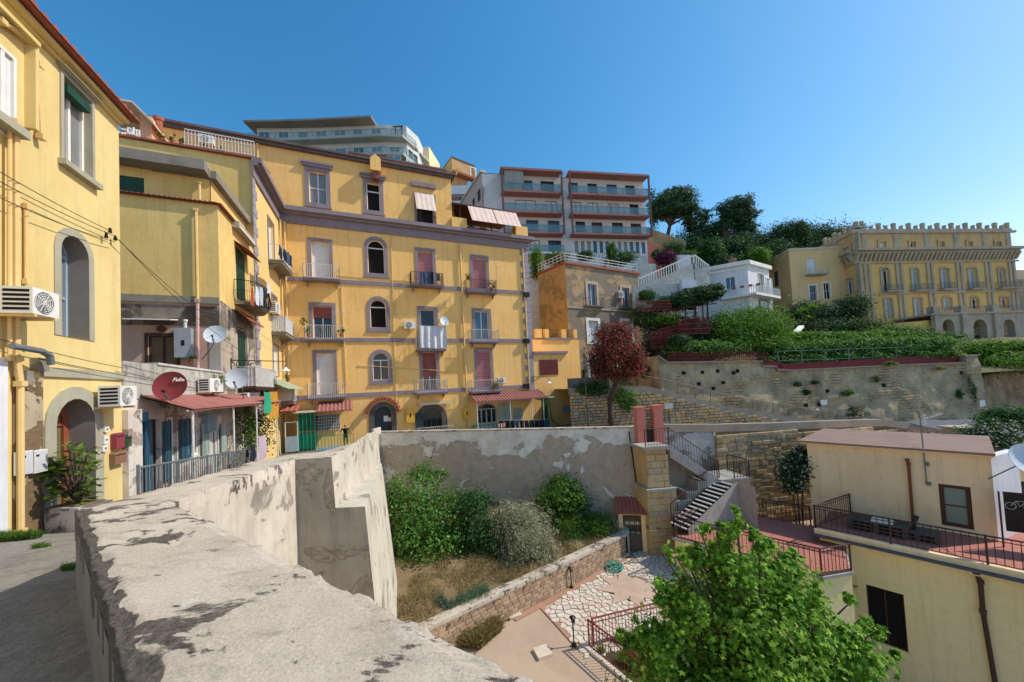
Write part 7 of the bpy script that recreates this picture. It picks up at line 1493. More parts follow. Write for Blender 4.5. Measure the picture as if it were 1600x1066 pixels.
for (a, b) in ((A1, A3), (A4, A5)):
    n = 22 if a is A1 else 7; m = MB()
    for k in range(n+1): u = a[0]+(b[0]-a[0])*k/n; z = a[1]+(b[1]-a[1])*k/n; m.bar(Pw.at(u, z, .05), Pw.at(u, z+1.0, .05), .07, 4)
    m.build('balusters', WHITE, ws, kind='stuff'); m = MB(); m.bar(Pw.at(a[0], a[1]+1.05, .05), Pw.at(b[0], b[1]+1.05, .05), .1, 4); m.build('handrail', WHITE, ws)
def lowwall(px, Z0, Z1, m, name, label, cat='wall', zbot=None, th=.5, group=None):
    x0, y0, x1, y1 = px; P_ = Plane.thru(pt(x0, Z0), pt(x1, Z1)); u1 = P_.u(x1, 500); za_, zb_ = P_.z(x0, y0), P_.z(x1, y1); zz = E+zbot if zbot is not None else min(za_, zb_)-4; mb = MB()
    mb.box8([P_.at(0, zz, 0), P_.at(u1, zz, 0), P_.at(u1, zz, -th), P_.at(0, zz, -th), P_.at(0, za_, 0), P_.at(u1, zb_, 0), P_.at(u1, zb_, -th), P_.at(0, za_, -th)]); o = mb.build(name, m, None); tag(o, label, cat, group); return P_, u1, za_
lowwall((998, 447, 1075, 442), 44.5, 45, MATS['whitewash_stone'], 'garden_wall', 'whitewashed wall at the foot of the white stair', zbot=8.8); lowwall((1075, 436, 1092, 438), 44.2, 44.4, WHITEW, 'garden_wall', 'short whitewashed wall block between the white stair and the white villa', zbot=8); lowwall((1000, 412, 1030, 412), 49, 49, MATS['whitewash_stone'], 'garden_wall', 'pale stone terrace wall under the white block', zbot=5)
lowwall((1012, 346, 1078, 374), 70, 66, TUFW, 'upper_stone_wall', 'tan stone wall behind the trunk of the umbrella pine', zbot=18); lowwall((1012, 378, 1040, 384), 62, 62, SALMON, 'pink_wall', 'pinkish low wall right of the white block', zbot=14)
lowwall((835, 425, 1000, 425), 48, 49, WHITEW, 'terrace_wall', 'white terrace wall between the brown house and the white block', zbot=2); lowwall((1070, 398, 1086, 398), 50, 50, WHITEW, 'garden_wall', 'small white structure at the top of the white stair', zbot=8)
# ================================================================ white villa
vv = thing('white_villa', 'white flat roofed villa with balcony and flower boxes above the garden', 'villa', D(1150, 500, 48)); v1 = Plane.thru(pt(1088, 50), pt(1180, 46.6)); v2 = Plane.thru(pt(1180, 46.6), pt(1213, 49.7)); L1 = (pt(1180, 46.6)-pt(1088, 50)).length; L2 = (pt(1213, 49.7)-pt(1180, 46.6)).length; zv = v1.z(1180, 411); h1 = []; h2 = []
window(vv, v1, v1.rect(1134, 433, 1149, 453), 'blue', WHITE, .15, frame=WHITE, holes=h1, depth=.2); window(vv, v2, v2.rect(1185, 428, 1194, 460), 'grey', WHITE, .1, frame=WHITE, holes=h2, depth=.2); window(vv, v2, v2.rect(1198, 436, 1206, 462), 'glass', WHITE, .1, frame=WHITE, holes=h2, depth=.2); window(vv, v2, v2.rect(1189, 471, 1199, 480), 'x', None, frame=WHITE, holes=h2, depth=.2, glassm=SH_WHITE)
mb = MB(); skin(mb, v1, [(0, E+2), (L1, E+2), (L1, zv), (0, zv)], h1, 0, .2); skin(mb, v2, [(0, E+2), (L2, E+2), (L2, zv), (0, zv)], h2, 0, .2); mb.prism([tuple(v1.at(0, 0).xy), tuple(v1.at(L1, 0).xy), tuple(v2.at(L2, 0).xy), tuple((v2.at(L2, 0)+v1.at(0, 0)-v1.at(L1, 0)).xy)], E+2, zv, skip=(0, 1)); mb.build('wall', WHITEW, vv)
mb = MB(); mb.pbox(v1, -.3, L1+.3, zv, zv+.5, -.5, .35); mb.pbox(v2, -.2, L2+.2, zv+.001, zv+.499, -.5, .35); mb.pbox(v1, 0, L1+.1, zv-.5, zv-.25, .003, .15); mb.build('cornice', WHITE, vv, kind='stuff')
zb_ = v1.z(1150, 464); mb = MB(); mb.pbox(v1, v1.u(1128, 464), L1+.3, zb_-.25, zb_, .003, 1.0); mb.pbox(v2, -.9, L2, zb_-.251, zb_-.001, .003, 1.2); bb = mb.build('balcony', WHITE, vv, kind='stuff')
m = MB(); railing(m, v1, v1.u(1128, 464), L1+.9, zb_, zb_+1, .95, .22, .03); railing(m, v2, -.7, L2, zb_, zb_+1, 1.15, .22, .03); m.build('railing', WHITEM, bb, kind='stuff')
m = MB(); c = v1.at(L1-1.5, zv+.5, -2.5); m.bar(c, c+Vector((0, 0, 1.3)), .5, 4); m.build('chimney', mat('chimney_brown', '8a6a55', '785a47', 2, .9, .3), vv)
for k, x in enumerate((1146, 1159, 1172, 1184)):
    P_ = v1; c = P_.at(P_.u(x, 451), zb_+.95, 1.05); m = MB(); m.pbox(P_, P_.u(x-3, 451), P_.u(x+3, 451), zb_+.85, zb_+1.1, .98, 1.22); tag(m.build('flower_box', POT, None), ('leftmost', 'second', 'third', 'rightmost')[k]+' terracotta flower box on the railing of the white villa', 'flower box', 'flower boxes of the white villa')
# ================================================================ cream house between the villas
ch = thing('cream_house', 'plain cream and ochre house between the white villa and the crenellated villa', 'house', D(1250, 500, 58)); k1 = Plane.thru(pt(1204, 66), pt(1247, 58)); k2 = Plane.thru(pt(1247, 58), pt(1345, 58)); l1, l2 = (pt(1247, 58)-pt(1204, 66)).length, (pt(1345, 58)-pt(1247, 58)).length; zk = k2.z(1250, 391); hk = []
window(ch, k2, k2.rect(1261, 404, 1274, 430), 'x', None, frame=WHITE, holes=hk, depth=.15, glassm=SH_WHITE); window(ch, k2, k2.rect(1265, 446, 1276, 470), 'glass', WHITE, .15, frame=WHITE, bars=(0, 1), holes=hk, depth=.2); window(ch, k2, k2.rect(1287, 442, 1297, 467), 'glass', WHITE, .15, frame=WHITE, bars=(1, 1), holes=hk, depth=.2); hk1 = []; window(ch, k1, k1.rect(1210, 424, 1216, 448), 'x', None, frame=SH_SLATE, holes=hk1, depth=.1, glassm=SH_SLATE)
mb = MB(); skin(mb, k1, [(0, E+3), (l1, E+3), (l1, zk), (0, zk)], hk1, 0, .2); skin(mb, k2, [(0, E+3), (l2, E+3), (l2, zk), (0, zk)], hk, 0, .2); mb.prism([tuple(k1.at(0, 0).xy), tuple(k2.at(0, 0).xy), tuple(k2.at(l2, 0).xy), tuple(k2.at(l2, 0, -9).xy)], E+3, zk, skip=(0, 1)); mb.build('wall', mat('stucco_straw', 'e3c08a', 'd5b07a', .4, .9, .1, 20, .2), ch)
mb = MB(); mb.pbox(k1, 0, l1, zk, zk+.3, -.3, .12); mb.pbox(k2, 0, l2, zk+.001, zk+.299, -.3, .12); mb.build('coping', SOFF, ch, kind='stuff'); balcony(ch, k2, k2.u(1258, 430), k2.u(1286, 430), k2.z(1265, 430), 1, .95, GREYL, WHITEM, .2, .25, brackets=False, r=.02)
# ================================================================ crenellated villa
cv = thing('crenellated_villa', 'large yellow villa with swallow tail merlons, pilasters and arched windows on the right', 'villa', D(1450, 520, 57)); f1 = Plane.thru(pt(1350, 56), pt(1601, 59)); f2 = Plane.thru(pt(1350, 56), pt(1281, 65.4)); F1 = (pt(1601, 59)-pt(1350, 56)).length; F2 = (pt(1281, 65.4)-pt(1350, 56)).length; sg2 = 1
VY = mat('villa_yellow', 'e0b76a', 'd0a65c', .4, .9, .15, 20, .35, stain='8b7a5c'); VG = mat('villa_stone_trim', 'b3a791', '968b77', .8, .9, .3, 12, .4); VT = mat('villa_attic', 'cfae7a', 'b89868', .5, .9, .2, 14, .45, stain='77705f')
zc = f1.z(1350, 392); zt = f1.z(1350, 362); zs1 = f1.z(1360, 460); zbv = E+2; hv = []; hv2 = []; hva = []
def fw_(lst, x0, x1, y0, y1, fill, arch=True, P=f1, **kw):
    r = P.rect(x0, y0, x1, y1); window(cv, P, (r[0]+.2, r[1]-.2, r[2], r[3]-.2), fill, kw.pop('trim', VG), .28, arch=arch, rise=.35 if arch else None, frame=WHITE, holes=lst, depth=.35, fw=.09, tproj=.12, **kw)
for k, (x0, x1, f_) in enumerate(((1372, 1386, 'x'), (1420, 1432, 'glass'), (1466, 1477, 'grey'), (1510, 1521, 'grey'), (1554, 1566, 'grey'))): fw_(hva, x0, x1, 376, 391, f_, arch=False, glassm=SH_WHITE if f_ == 'x' else None, trim=VT)
for k, (x0, x1, m_) in enumerate(((1376, 1391, GLASSD), (1423, 1437, SH_LTBL), (1469, 1484, SH_LTBL), (1512, 1528, SH_LTBL), (1559, 1572, GLASSG))): fw_(hv, x0, x1, 417, 455-k*1.3, 'x', glassm=m_, trans=1.1)
for k, (x0, x1, m_) in enumerate(((1381, 1396, SH_LTBL), (1427, 1442, SH_LTBL), (1472, 1488, SH_SAGE), (1516, 1530, GLASSD), (1562, 1577, SH_RED))): fw_(hv, x0, x1, 464-k*.6, (497, 496, 484, 482, 481)[k], 'x', glassm=m_)
for x0, x1, y0, y1 in ((1321, 1334, 433, 461),): fw_(hv2, x0, x1, y0, y1, 'blue', P=f2)
hv3 = []; 
for x0, x1, y0, y1 in ((1317, 1330, 385, 401), (1284, 1296, 398, 414)): fw_(hv3, x0, x1, y0, y1, 'x', arch=False, P=f2, glassm=SH_WHITE, trim=VT)
u2a, u2b = (0, F2) if f2.u(1281, 450) > 0 else (-F2, 0)
mb = MB(); skin(mb, f1, [(0, zbv), (F1, zbv), (F1, zc), (0, zc)], hv, 0, .35); skin(mb, f2, [(u2a, zbv), (u2b, zbv), (u2b, zc), (u2a, zc)], hv2, 0, .35); mb.build('wall', VY, cv)
mb = MB(); skin(mb, f1, [(0, zc), (F1-.5, zc), (F1-.5, zt), (0, zt)], hva, -.05, .35); skin(mb, f2, [(u2a, zc), (u2b, zc), (u2b, zt), (u2a, zt)], hv3, -.05, .35); B0 = f1.at(F1-.5, 0, 0).xy; C0 = f2.at(u2b if u2b > 0 else u2a, 0).xy; mb.prism([tuple(f1.at(0, 0, -.06).xy), tuple(B0), tuple(f1.at(F1, 0, -12).xy), tuple(C0)], zbv, zt-.01, skip=(0, 3)); mb.build('attic_wall', VT, cv)
for P_, a, b in ((f1, -.3, F1+.5), (f2, u2a, u2b)):
    mb = MB(); mb.pbox(P_, a, b, zc-.25, zc+.15, .003, .95); mb.pbox(P_, a, b, zc-.6, zc-.251, .003, .5); mb.pbox(P_, a, b, zc-2.1, zc-1.85, .003, .2); mb.build('cornice', VG, cv, kind='stuff')
    m = MB(); n = int((b-a)/.75)
    for k in range(n): u = a+(b-a)*(k+.5)/n; m.box8([P_.at(u-.14, zc-1.7, .003), P_.at(u+.14, zc-1.7, .003), P_.at(u+.14, zc-1.7, .2), P_.at(u-.14, zc-1.7, .2), P_.at(u-.2, zc-.61, .003), P_.at(u+.2, zc-.61, .003), P_.at(u+.2, zc-.61, .75), P_.at(u-.2, zc-.61, .75)])
    m.build('corbels', VG, cv, kind='stuff'); mb = MB(); mb.pbox(P_, a, b, zt-.35, zt-.02, -.04, .25); mb.pbox(P_, a, b, zs1-.15, zs1+.15, .003, .22); mb.build('string_course', VG, cv, kind='stuff')
    mb = MB(); mb.pbox(P_, a, b-.6, zt-.019, zt+.35, -.4, .1); mb.build('parapet', VG, cv)
for x in (1354, 1404, 1452, 1498, 1543, 1589):
    u = min(f1.u(x, 420), F1-.8)
    for du in (-.62, .2): m = MB(); m.pbox(f1, u+du, u+du+.42, zbv, zc-2.1, .003, .16); m.build('pilaster', VG, cv)
    m = MB(); m.pbox(f1, u-.42, u+.42, zc+.16, zt-.36, -.045, .06); m.build('pilaster', VG, cv)
for x in (1343, 1309, 1285): u = f2.u(x, 420); m = MB(); m.pbox(f2, u-.4, u+.4, zbv, zc-2.1, .003, .28); m.build('pilaster', VG, cv); m = MB(); m.pbox(f2, u-.4, u+.4, zc+.16, zt-.36, -.045, .12); m.build('pilaster', VG, cv)
def merlon(P_, u, big):
    s = .82 if big else .5; z = zt+.35; w = .58*s; H = 1.25*s; m = MB()
    pl = [(-w/2, 0), (w/2, 0), (w/2*.8, H*.45), (w*.62, H*.8), (w*.35, H), (w*.1, H*.9), (-w*.1, H*.9), (-w*.35, H), (-w*.62, H*.8), (-w/2*.8, H*.45)]
    fr_ = [P_.at(u+a, z+b, .05) for a, b in pl]; bk_ = [P_.at(u+a, z+b, -.35) for a, b in pl]; m.poly(fr_); m.poly(bk_[::-1])
    for i in range(len(pl)): j = (i+1) % len(pl); m.poly([fr_[i], fr_[j], bk_[j], bk_[i]])
    m.build('merlon', VG, cv)
for x in (1350.5, 1374, 1397.5, 1421, 1443, 1466, 1488, 1510, 1532, 1556, 1577): merlon(f1, min(f1.u(x, 355), F1-.6), True)
for x in (1362.5, 1385.5, 1409.5, 1432.5, 1455, 1477, 1499, 1522, 1544.5, 1567): merlon(f1, f1.u(x, 358), False)
for k, x in enumerate((1346, 1337, 1328, 1319, 1310, 1302, 1294, 1287)): merlon(f2, f2.u(x, 370), k % 2 == 1)
for x0, x1, y in ((1379, 1403, 456), (1422, 1450, 455), (1466, 1486, 453), (1511, 1531, 452), (1556, 1586, 451)): balcony(cv, f1, f1.u(x0, y), f1.u(x1, y), f1.z((x0+x1)/2, y), .8, 1.0, VG, GREYM, .2, .22, brackets=False, r=.02)
# lower loggia in front
lg = f1.off(4.5); u0, u1 = lg.u(1456, 510), lg.u(1640, 510); zl0, zl1 = E+.5, lg.z(1520, 491); hl = []
for x0, x1 in ((1474, 1492), (1522, 1543), (1569, 1587)): r = lg.rect(x0, 499, x1, 540); hl.append(arch_poly(r[0], r[1], zl0+.01, r[3]))
mb = MB(); skin(mb, lg, [(u0, zl0), (u1, zl0), (u1, zl1), (u0, zl1)], hl, 0, .8); mb.pbox(lg, u0, u1, zl0, zl1-.2, -4.4, -3.6); mb.build('loggia_wall', mat('loggia_stone', 'b5aa93', 'a0957e', .8, .9, .3, 12, .5), cv)
mb = MB(); mb.pbox(lg, u0-.3, u1, zl1, zl1+.25, -4.4, .3); mb.build('loggia_roof', VG, cv)
for x in (1463, 1506, 1556): m = MB(); u = lg.u(x, 510); m.pbox(lg, u-.5, u+.5, zl0, zl1-.05, .003, .3); m.build('pilaster', VG, cv); m = MB(); m.pbox(lg, u-.45, u+.45, zl1+.26, zl1+1.3, -.7, .2); m.build('terrace_pier', VG, cv)
mb = MB(); railing(mb, lg, u0, u1, zl1+.26, zl1+1.2, 0, .25, .025); mb.build('terrace_railing', GREYM, cv, kind='stuff')
lowwall((1368, 509, 1456, 500), 52, 52.5, MATS['villa_yellow'], 'terrace_wall', 'ochre terrace wall left of the arcade of the crenellated villa', zbot=1)
lowwall((1592, 436, 1680, 438), 62, 64, mat('stucco_grey_brown', '938671', '84785f', .6, .9, .1, 20, .2), 'side_building', 'low building part at the right edge behind the crenellated villa', 'building', zbot=2, th=6)
# ================================================================ garden structures above the old wall
rf = thing('red_lattice', 'red iron lattice fence zigzagging up the garden path above the old wall', 'fence', D(1060, 560, 38)); REDB = mat('red_paint_dark', '6f2226', '5f1c20', 4, .7, 0)
def lattice(px, Z0, Z1, parent, m=REDB, step=.16, h=None):
    x0, y0t, y0b, x1, y1t, y1b = px; P_ = Plane.thru(pt(x0, Z0), pt(x1, Z1)); u1 = P_.u(x1, 500); n = max(2, int(abs(u1)/step)); mb = MB()
    a0, a1, b0, b1 = P_.z(x0, y0b), P_.z(x0, y0t), P_.z(x1, y1b), P_.z(x1, y1t)
    for k in range(n+1): s = k/n; mb.bar(P_.at(u1*s, a0+(b0-a0)*s), P_.at(u1*s, a1+(b1-a1)*s), .03, 4)
    for q in (0, .33, .66, 1): mb.bar(P_.at(0, a0+(a1-a0)*q), P_.at(u1, b0+(b1-b0)*q), .035, 4)
    return mb.build('lattice_panel', m, parent, kind='stuff')
for px in ((1020, 520, 546, 1047, 513, 546), (1043, 520, 545, 1052, 545, 546), (1034, 515, 532, 1075, 503, 520), (1066, 500, 522, 1108, 495, 521), (1002, 470, 486, 1050, 470, 484)): lattice(px, 38.5, 39.5, rf)
rb_ = thing('red_railing_band', 'long dark red railing panel along the top of the old tufa wall', 'fence', BWp.at(20, z3(20), 0))
for px in ((1046, 551, 566, 1175, 549, 562), (1175, 551, 570, 1196, 553, 570), (1196, 562, 577, 1222, 566, 578), (1216, 570, 583, 1375, 560, 575), (1375, 560, 575, 1507, 553, 566)):
    x0, y0t, y0b, x1, y1t, y1b = px; P_ = BWp; m = MB(); u0, u1 = P_.u(x0, 560, -.3), P_.u(x1, 560, -.3); m.box8([P_.at(u0, P_.z(x0, y0b), -.3), P_.at(u1, P_.z(x1, y1b), -.3), P_.at(u1, P_.z(x1, y1b), -.36), P_.at(u0, P_.z(x0, y0b), -.36), P_.at(u0, P_.z(x0, y0t), -.3), P_.at(u1, P_.z(x1, y1t), -.3), P_.at(u1, P_.z(x1, y1t), -.36), P_.at(u0, P_.z(x0, y0t), -.36)]) if px[0] > 1190 else None
    if m.v: m.build('panel', REDB, rb_)
    else: lattice(px, BWp.at(u0, 0, -.3).y, BWp.at(u1, 0, -.3).y, rb_, step=.2)
gr = thing('garden_rail', 'pale green two bar railing with posts in front of the vine pergola', 'railing', BWp.at(30, z3(30), -.6)); m = MB(); m2 = []
for k, x in enumerate(range(1216, 1512, 37)):
    y = 560-(x-1216)*.03; p = BWp.at(BWp.u(x, 560, -.7), BWp.z(x, 576-(x-1216)*.035, -.7), -.7); q = down(p, BWp.z(x, 549-(x-1216)*.033, -.7)); mm = MB(); mm.bar(p, q, .04, 5); mm.build('post', mat('rail_pale_green', '7f9a94', '6e8983', 3, .6, 0), gr); m2.append((p, q))
for (p, q), (p2, q2) in zip(m2[:-1], m2[1:]):
    for s in (.45, 1): mm = MB(); mm.bar(p.lerp(q, s), p2.lerp(q2, s), .03, 4); mm.build('rail', MATS['rail_pale_green'], gr)
pg = thing('pergola', 'timber pergola posts under the clipped dark hedge canopy', 'pergola', D(1080, 520, 41))
for k, x in enumerate((1048, 1062, 1078, 1094, 1105, 1113)): m = MB(); a = pt(x, 41); m.bar((a.x, a.y, D(x, 515, 41).z), (a.x, a.y, D(x, 470, 41).z), .08, 5); m.build('post', BROWNW, pg)
for Z in (40.6, 42): m = MB(); a, b = D(1036, 486, Z), D(1120, 474, Z); m.bar(a, b, .07, 4); m.build('beam', BROWNW, pg)
m = MB(); P_ = Plane.thru(pt(1253, 47), pt(1249, 44)); a, b = D(1237, 524, 44), D(1248, 512, 46); m.box8([a, b, b+Vector((.7, 0, 0)), a+Vector((.7, 0, 0)), a+Vector((0, 0, .25)), b+Vector((0, 0, .25)), b+Vector((.7, 0, .25)), a+Vector((.7, 0, .25))]); tag(m.build('garden_slide', WHITE, None), 'slanted white board standing in the garden hedge', 'board')
# small metal roof at right edge
sh = thing('shed', 'small shed with a pale corrugated roof at the right edge', 'shed', D(1592, 700, 25)); a = D(1580, 676, 24.5); m = MB(); m.box(a.x, a.x+5, a.y, a.y+4, E-8, a.z-.1); m.build('wall', CREAM2, sh); m = MB()
for k in range(16): x = a.x-.3+k*.33; m.box(x, x+.28, a.y-.4, a.y+4, a.z-.09, a.z+(.02 if k % 2 else .05))
m.build('roof', SOFF, sh, kind='stuff')
# ================================================================ trees on the hill
def tree(name, label, base, blobs, n, leaf, m, r0, group=None, cat='tree', seed=1, fork=.4, clump=.28, shell=.55, bark=BARK):
    t = thing(name, label, cat, base, group); limbs(t, base, [b[0] for b in blobs], r0, bark, fork=fork, seed=seed); foliage('crown', blobs, n, leaf, m, t, seed, clump, shell); return t
def B(px, py, Z, rx, ry, rz=None):                 # blob from pixel size at depth Z
    return (D(px, py, Z), (rx*Z/FPX, (rz or rx)*Z/FPX, ry*Z/FPX))
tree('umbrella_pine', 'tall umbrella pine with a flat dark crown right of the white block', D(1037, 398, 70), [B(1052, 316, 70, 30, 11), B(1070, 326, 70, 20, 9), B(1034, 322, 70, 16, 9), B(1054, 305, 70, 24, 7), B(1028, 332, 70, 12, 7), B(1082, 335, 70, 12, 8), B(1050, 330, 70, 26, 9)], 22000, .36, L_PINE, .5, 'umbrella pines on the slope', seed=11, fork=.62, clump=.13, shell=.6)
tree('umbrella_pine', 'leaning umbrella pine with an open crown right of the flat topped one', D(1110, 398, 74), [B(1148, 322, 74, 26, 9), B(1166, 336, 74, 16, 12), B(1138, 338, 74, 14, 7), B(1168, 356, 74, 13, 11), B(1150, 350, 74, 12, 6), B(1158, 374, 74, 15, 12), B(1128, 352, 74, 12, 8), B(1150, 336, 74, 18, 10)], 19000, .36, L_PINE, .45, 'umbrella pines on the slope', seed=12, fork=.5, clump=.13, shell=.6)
tree('pine_tree', 'dark ragged pine filling the gap between the two umbrella pines', D(1095, 405, 76), [B(1100, 336, 76, 12, 7), B(1085, 352, 76, 15, 8), B(1108, 362, 76, 18, 9), B(1076, 346, 76, 10, 6), B(1092, 374, 76, 18, 8)], 8000, .36, L_PINE, .35, seed=13, clump=.15)
spec = [('rounded dark tree above the left end of the cream house', 1222, 372, 80, 28, 26, L_DARK), ('tall dark tree with twin tops left of the crenellated villa', 1248, 368, 78, 16, 24, L_DARK), ('dark tree touching the first merlons of the villa', 1290, 374, 84, 20, 16, L_DARK), ('low tree behind the side wing of the crenellated villa', 1318, 366, 90, 26, 10, L_PINE),
        ('grey green tree between the pines and the dark trees', 1190, 385, 82, 18, 18, L_PINE), ('large shrub just behind the white villa roof', 1175, 405, 62, 22, 14, L_MID), ('bright shrub at the back of the white villa roof', 1186, 400, 58, 12, 12, L_BRIGHT), ('dense shrub above the left corner of the white villa', 1108, 392, 60, 20, 16, L_HEDGE), ('bushy tree below the leaning pine', 1140, 392, 64, 26, 20, L_DARK), ('dark bush at the head of the white stair', 1084, 385, 66, 14, 14, L_DARK), ('shrubs below the stone wall on the left of the pine group', 1072, 402, 58, 14, 10, L_MID), ('small green bush right of the white block', 1028, 398, 57, 8, 8, L_MID), ('small bush under the umbrella pine', 1051, 392, 60, 10, 10, L_HEDGE)]
for k, (lab, x, y, Z, rx, ry, m) in enumerate(spec):
    c = D(x, y, Z); b0 = Vector((c.x, c.y, c.z-ry*Z/FPX*1.5)); tree('hill_tree', lab, b0, [B(x, y, Z, rx*.8, ry*.8), B(x-rx*.5, y+ry*.3, Z, rx*.5, ry*.5), B(x+rx*.5, y+ry*.25, Z, rx*.5, ry*.55), B(x+rx*.1, y-ry*.4, Z, rx*.5, ry*.5)], 9000 if rx > 15 else 4500, .38 if rx > 15 else .3, m, .25, 'trees on the hillside', seed=20+k)
foliage('garden_undergrowth', [B(x, y, 43, 18, 16, 14) for x, y in ((1005, 495), (1030, 505), (1055, 510), (1080, 512), (1105, 520), (1020, 535), (1050, 545), (1085, 540), (1010, 560), (1120, 545))], 14000, .26, L_DARK, None, 78)
woods = [B(x, y, Z, rx, ry) for x, y, Z, rx, ry in ((1205, 398, 75, 30, 16), (1160, 415, 66, 30, 14), (1240, 395, 85, 40, 14), (1120, 412, 60, 26, 12), (1060, 412, 56, 20, 8), (1300, 382, 95, 40, 12), (1095, 398, 72, 30, 16), (1020, 330, 84, 8, 30), (1095, 372, 82, 36, 22), (1150, 382, 80, 34, 24), (1260, 372, 86, 36, 14))]
foliage('hillside_undergrowth', woods, 48000, .42, L_DARK, None, 77)
# bushes around the white block
for k, (x, y, Z, rx, ry, m, lab) in enumerate(((838, 412, 47, 10, 20, L_BRIGHT, 'bright green tree beside the top right corner of the long front'), (870, 404, 49, 16, 8, L_MID, 'green shrubs behind the roof railing of the brown house'), (914, 401, 50, 10, 6, L_HEDGE, 'dark shrub above the roof of the brown house'), (956, 393, 50, 6, 9, L_MID, 'small round tree on the terrace of the white block'), (968, 405, 50, 22, 6, L_HEDGE, 'hedge on the terrace of the white block'), (1040, 403, 50, 13, 10, L_BOUG, 'purple bougainvillea left of the white stair'), (1052, 390, 52, 12, 12, L_HEDGE, 'dark bush above the purple bougainvillea'))):
    c = D(x, y, Z); t = thing('shrub', lab, 'shrub', c-Vector((0, 0, ry*Z/FPX)), 'shrubs on the slope'); foliage('foliage', [B(x, y, Z, rx, ry)], 2600, .24, m, t, 40+k)
    mb = MB(); mb.bar(c-Vector((0, 0, ry*Z/FPX*1.1)), c, .08, 5); mb.build('stem', BARK, t)
# garden above the old wall
for k, (x, y, Z, rx, ry, m, lab) in enumerate(((1012, 462, 41, 12, 9, L_HEDGE, 'dark shrubs below the white stair beside the brown house'), (1040, 500, 40.5, 22, 8, L_MID, 'plants between the red lattice and the pergola'), (1010, 580, 38, 14, 8, L_DARK, 'dark shrub at the foot of the small white annex'), (1060, 532, 38.2, 14, 8, L_DARK, 'bush behind the lower red lattice'))):
    c = D(x, y, Z); t = thing('shrub', lab, 'shrub', c-Vector((0, 0, ry*Z/FPX)), 'shrubs on the slope'); foliage('foliage', [B(x, y, Z, rx, ry)], 1800, .2, m, t, 340+k)
t = thing('clipped_hedge', 'long clipped dark hedge canopy growing over the pergola below the white villa', 'hedge', D(1080, 500, 41.5)); foliage('foliage', [B(1062, 472, 41.5, 34, 12, 20), B(1085, 464, 41.5, 30, 14, 20), B(1108, 458, 41.5, 22, 11, 20), B(1040, 478, 41.5, 18, 8, 16)], 16000, .22, L_DARK, t, 51, shell=.8, clump=.1)
mb = MB(); [mb.bar(D(x, 500, 41.5), D(x, 470, 41.5), .07, 5) for x in (1060, 1085, 1105)]; mb.build('stems', BARK, t, kind='stuff')
tree('citrus_tree', 'broad bright green garden tree in front of the white villa', D(1172, 552, 42), [B(1172, 508, 42, 42, 26), B(1140, 520, 42, 28, 22), B(1205, 522, 42, 26, 22), B(1155, 535, 41, 34, 16), B(1195, 540, 41, 30, 12), B(1180, 493, 43, 24, 12), B(1125, 505, 43, 16, 18)], 22000, .22, L_BRIGHT, .2, seed=61)
for k, (bl, m, lab, n) in enumerate((([B(1290, 492, 51, 50, 16, 14), B(1262, 488, 51, 26, 16, 12), B(1330, 478, 51, 26, 14, 14), B(1300, 510, 49, 70, 10, 14)], L_DARK, 'dark tall hedge below the side wing of the crenellated villa', 16000), ([B(x, 527-(x-1250)*.004, 43, 24, 7, 16) for x in range(1225, 1400, 28)], L_BRIGHT, 'bright clipped hedge strip above the vine pergola', 12000), ([B(x, 546-(x-1200)*.028, 40, 22, 12, 14) for x in range(1205, 1480, 26)]+[B(x, 562-(x-1200)*.03, 39.3, 22, 7, 10) for x in range(1205, 1500, 30)], L_VINE, 'long vine pergola of pale green leaves behind the railing', 26000), ([B(x, 545, 42, 26, 12, 16) for x in (1525, 1555, 1590, 1625)]+[B(1570, 566, 41, 34, 14), B(1540, 572, 41, 16, 14), B(1600, 570, 41, 20, 12)], L_BRIGHT, 'green hedge spilling over the wall at the right edge', 14000), ([B(1075, 545, 38.5, 30, 8, 10), B(1110, 544, 38.5, 24, 10, 10), B(1140, 546, 38.5, 24, 8, 10)], L_VINE, 'leafy plants behind the red railing on the old wall', 8000), ([B(1405, 524, 48, 30, 8), B(1380, 522, 46, 30, 10), B(1450, 530, 46, 30, 8)], L_MID, 'mixed shrubs at the foot of the villa arcade', 9000))):
    t = thing('hedge', lab, 'hedge', bl[0][0]-Vector((0, 0, bl[0][1][2])), 'hedges in the upper garden'); foliage('foliage', bl, n, .26, m, t, 70+k); mb = MB(); [mb.bar(b[0]-Vector((0, 0, b[1][2])), b[0], .05, 4) for b in bl]; mb.build('stems', BARK, t, kind='stuff')
for k, (x, y) in enumerate(((1255, 488), (1272, 482), (1262, 500))):
    t = thing('yucca', ('yucca on the left of the group of three below the cream house', 'yucca with the highest head below the cream house', 'lowest yucca of the group of three below the cream house')[k], 'yucca', D(x, 515, 47.5), 'yuccas in the upper garden'); mb = MB(); c = D(x, y, 47.5); mb.bar(D(x, 515, 47.5), c, .12, 6); mb.build('trunk', BARK, t); rs = np.random.RandomState(k); m = MB()
    for i in range(70): d = Vector(rs.normal(size=3)); d.z = abs(d.z)*.6; d.normalize(); e = d.cross(Vector((0, 0, 1))).normalized()*.06; m.poly([c-e, c+e, c+d*.8+e*.6, c+d*1.0, c+d*.8-e*.6])
    m.build('leaves', L_BRIGHT, t, kind='stuff', recalc=False)
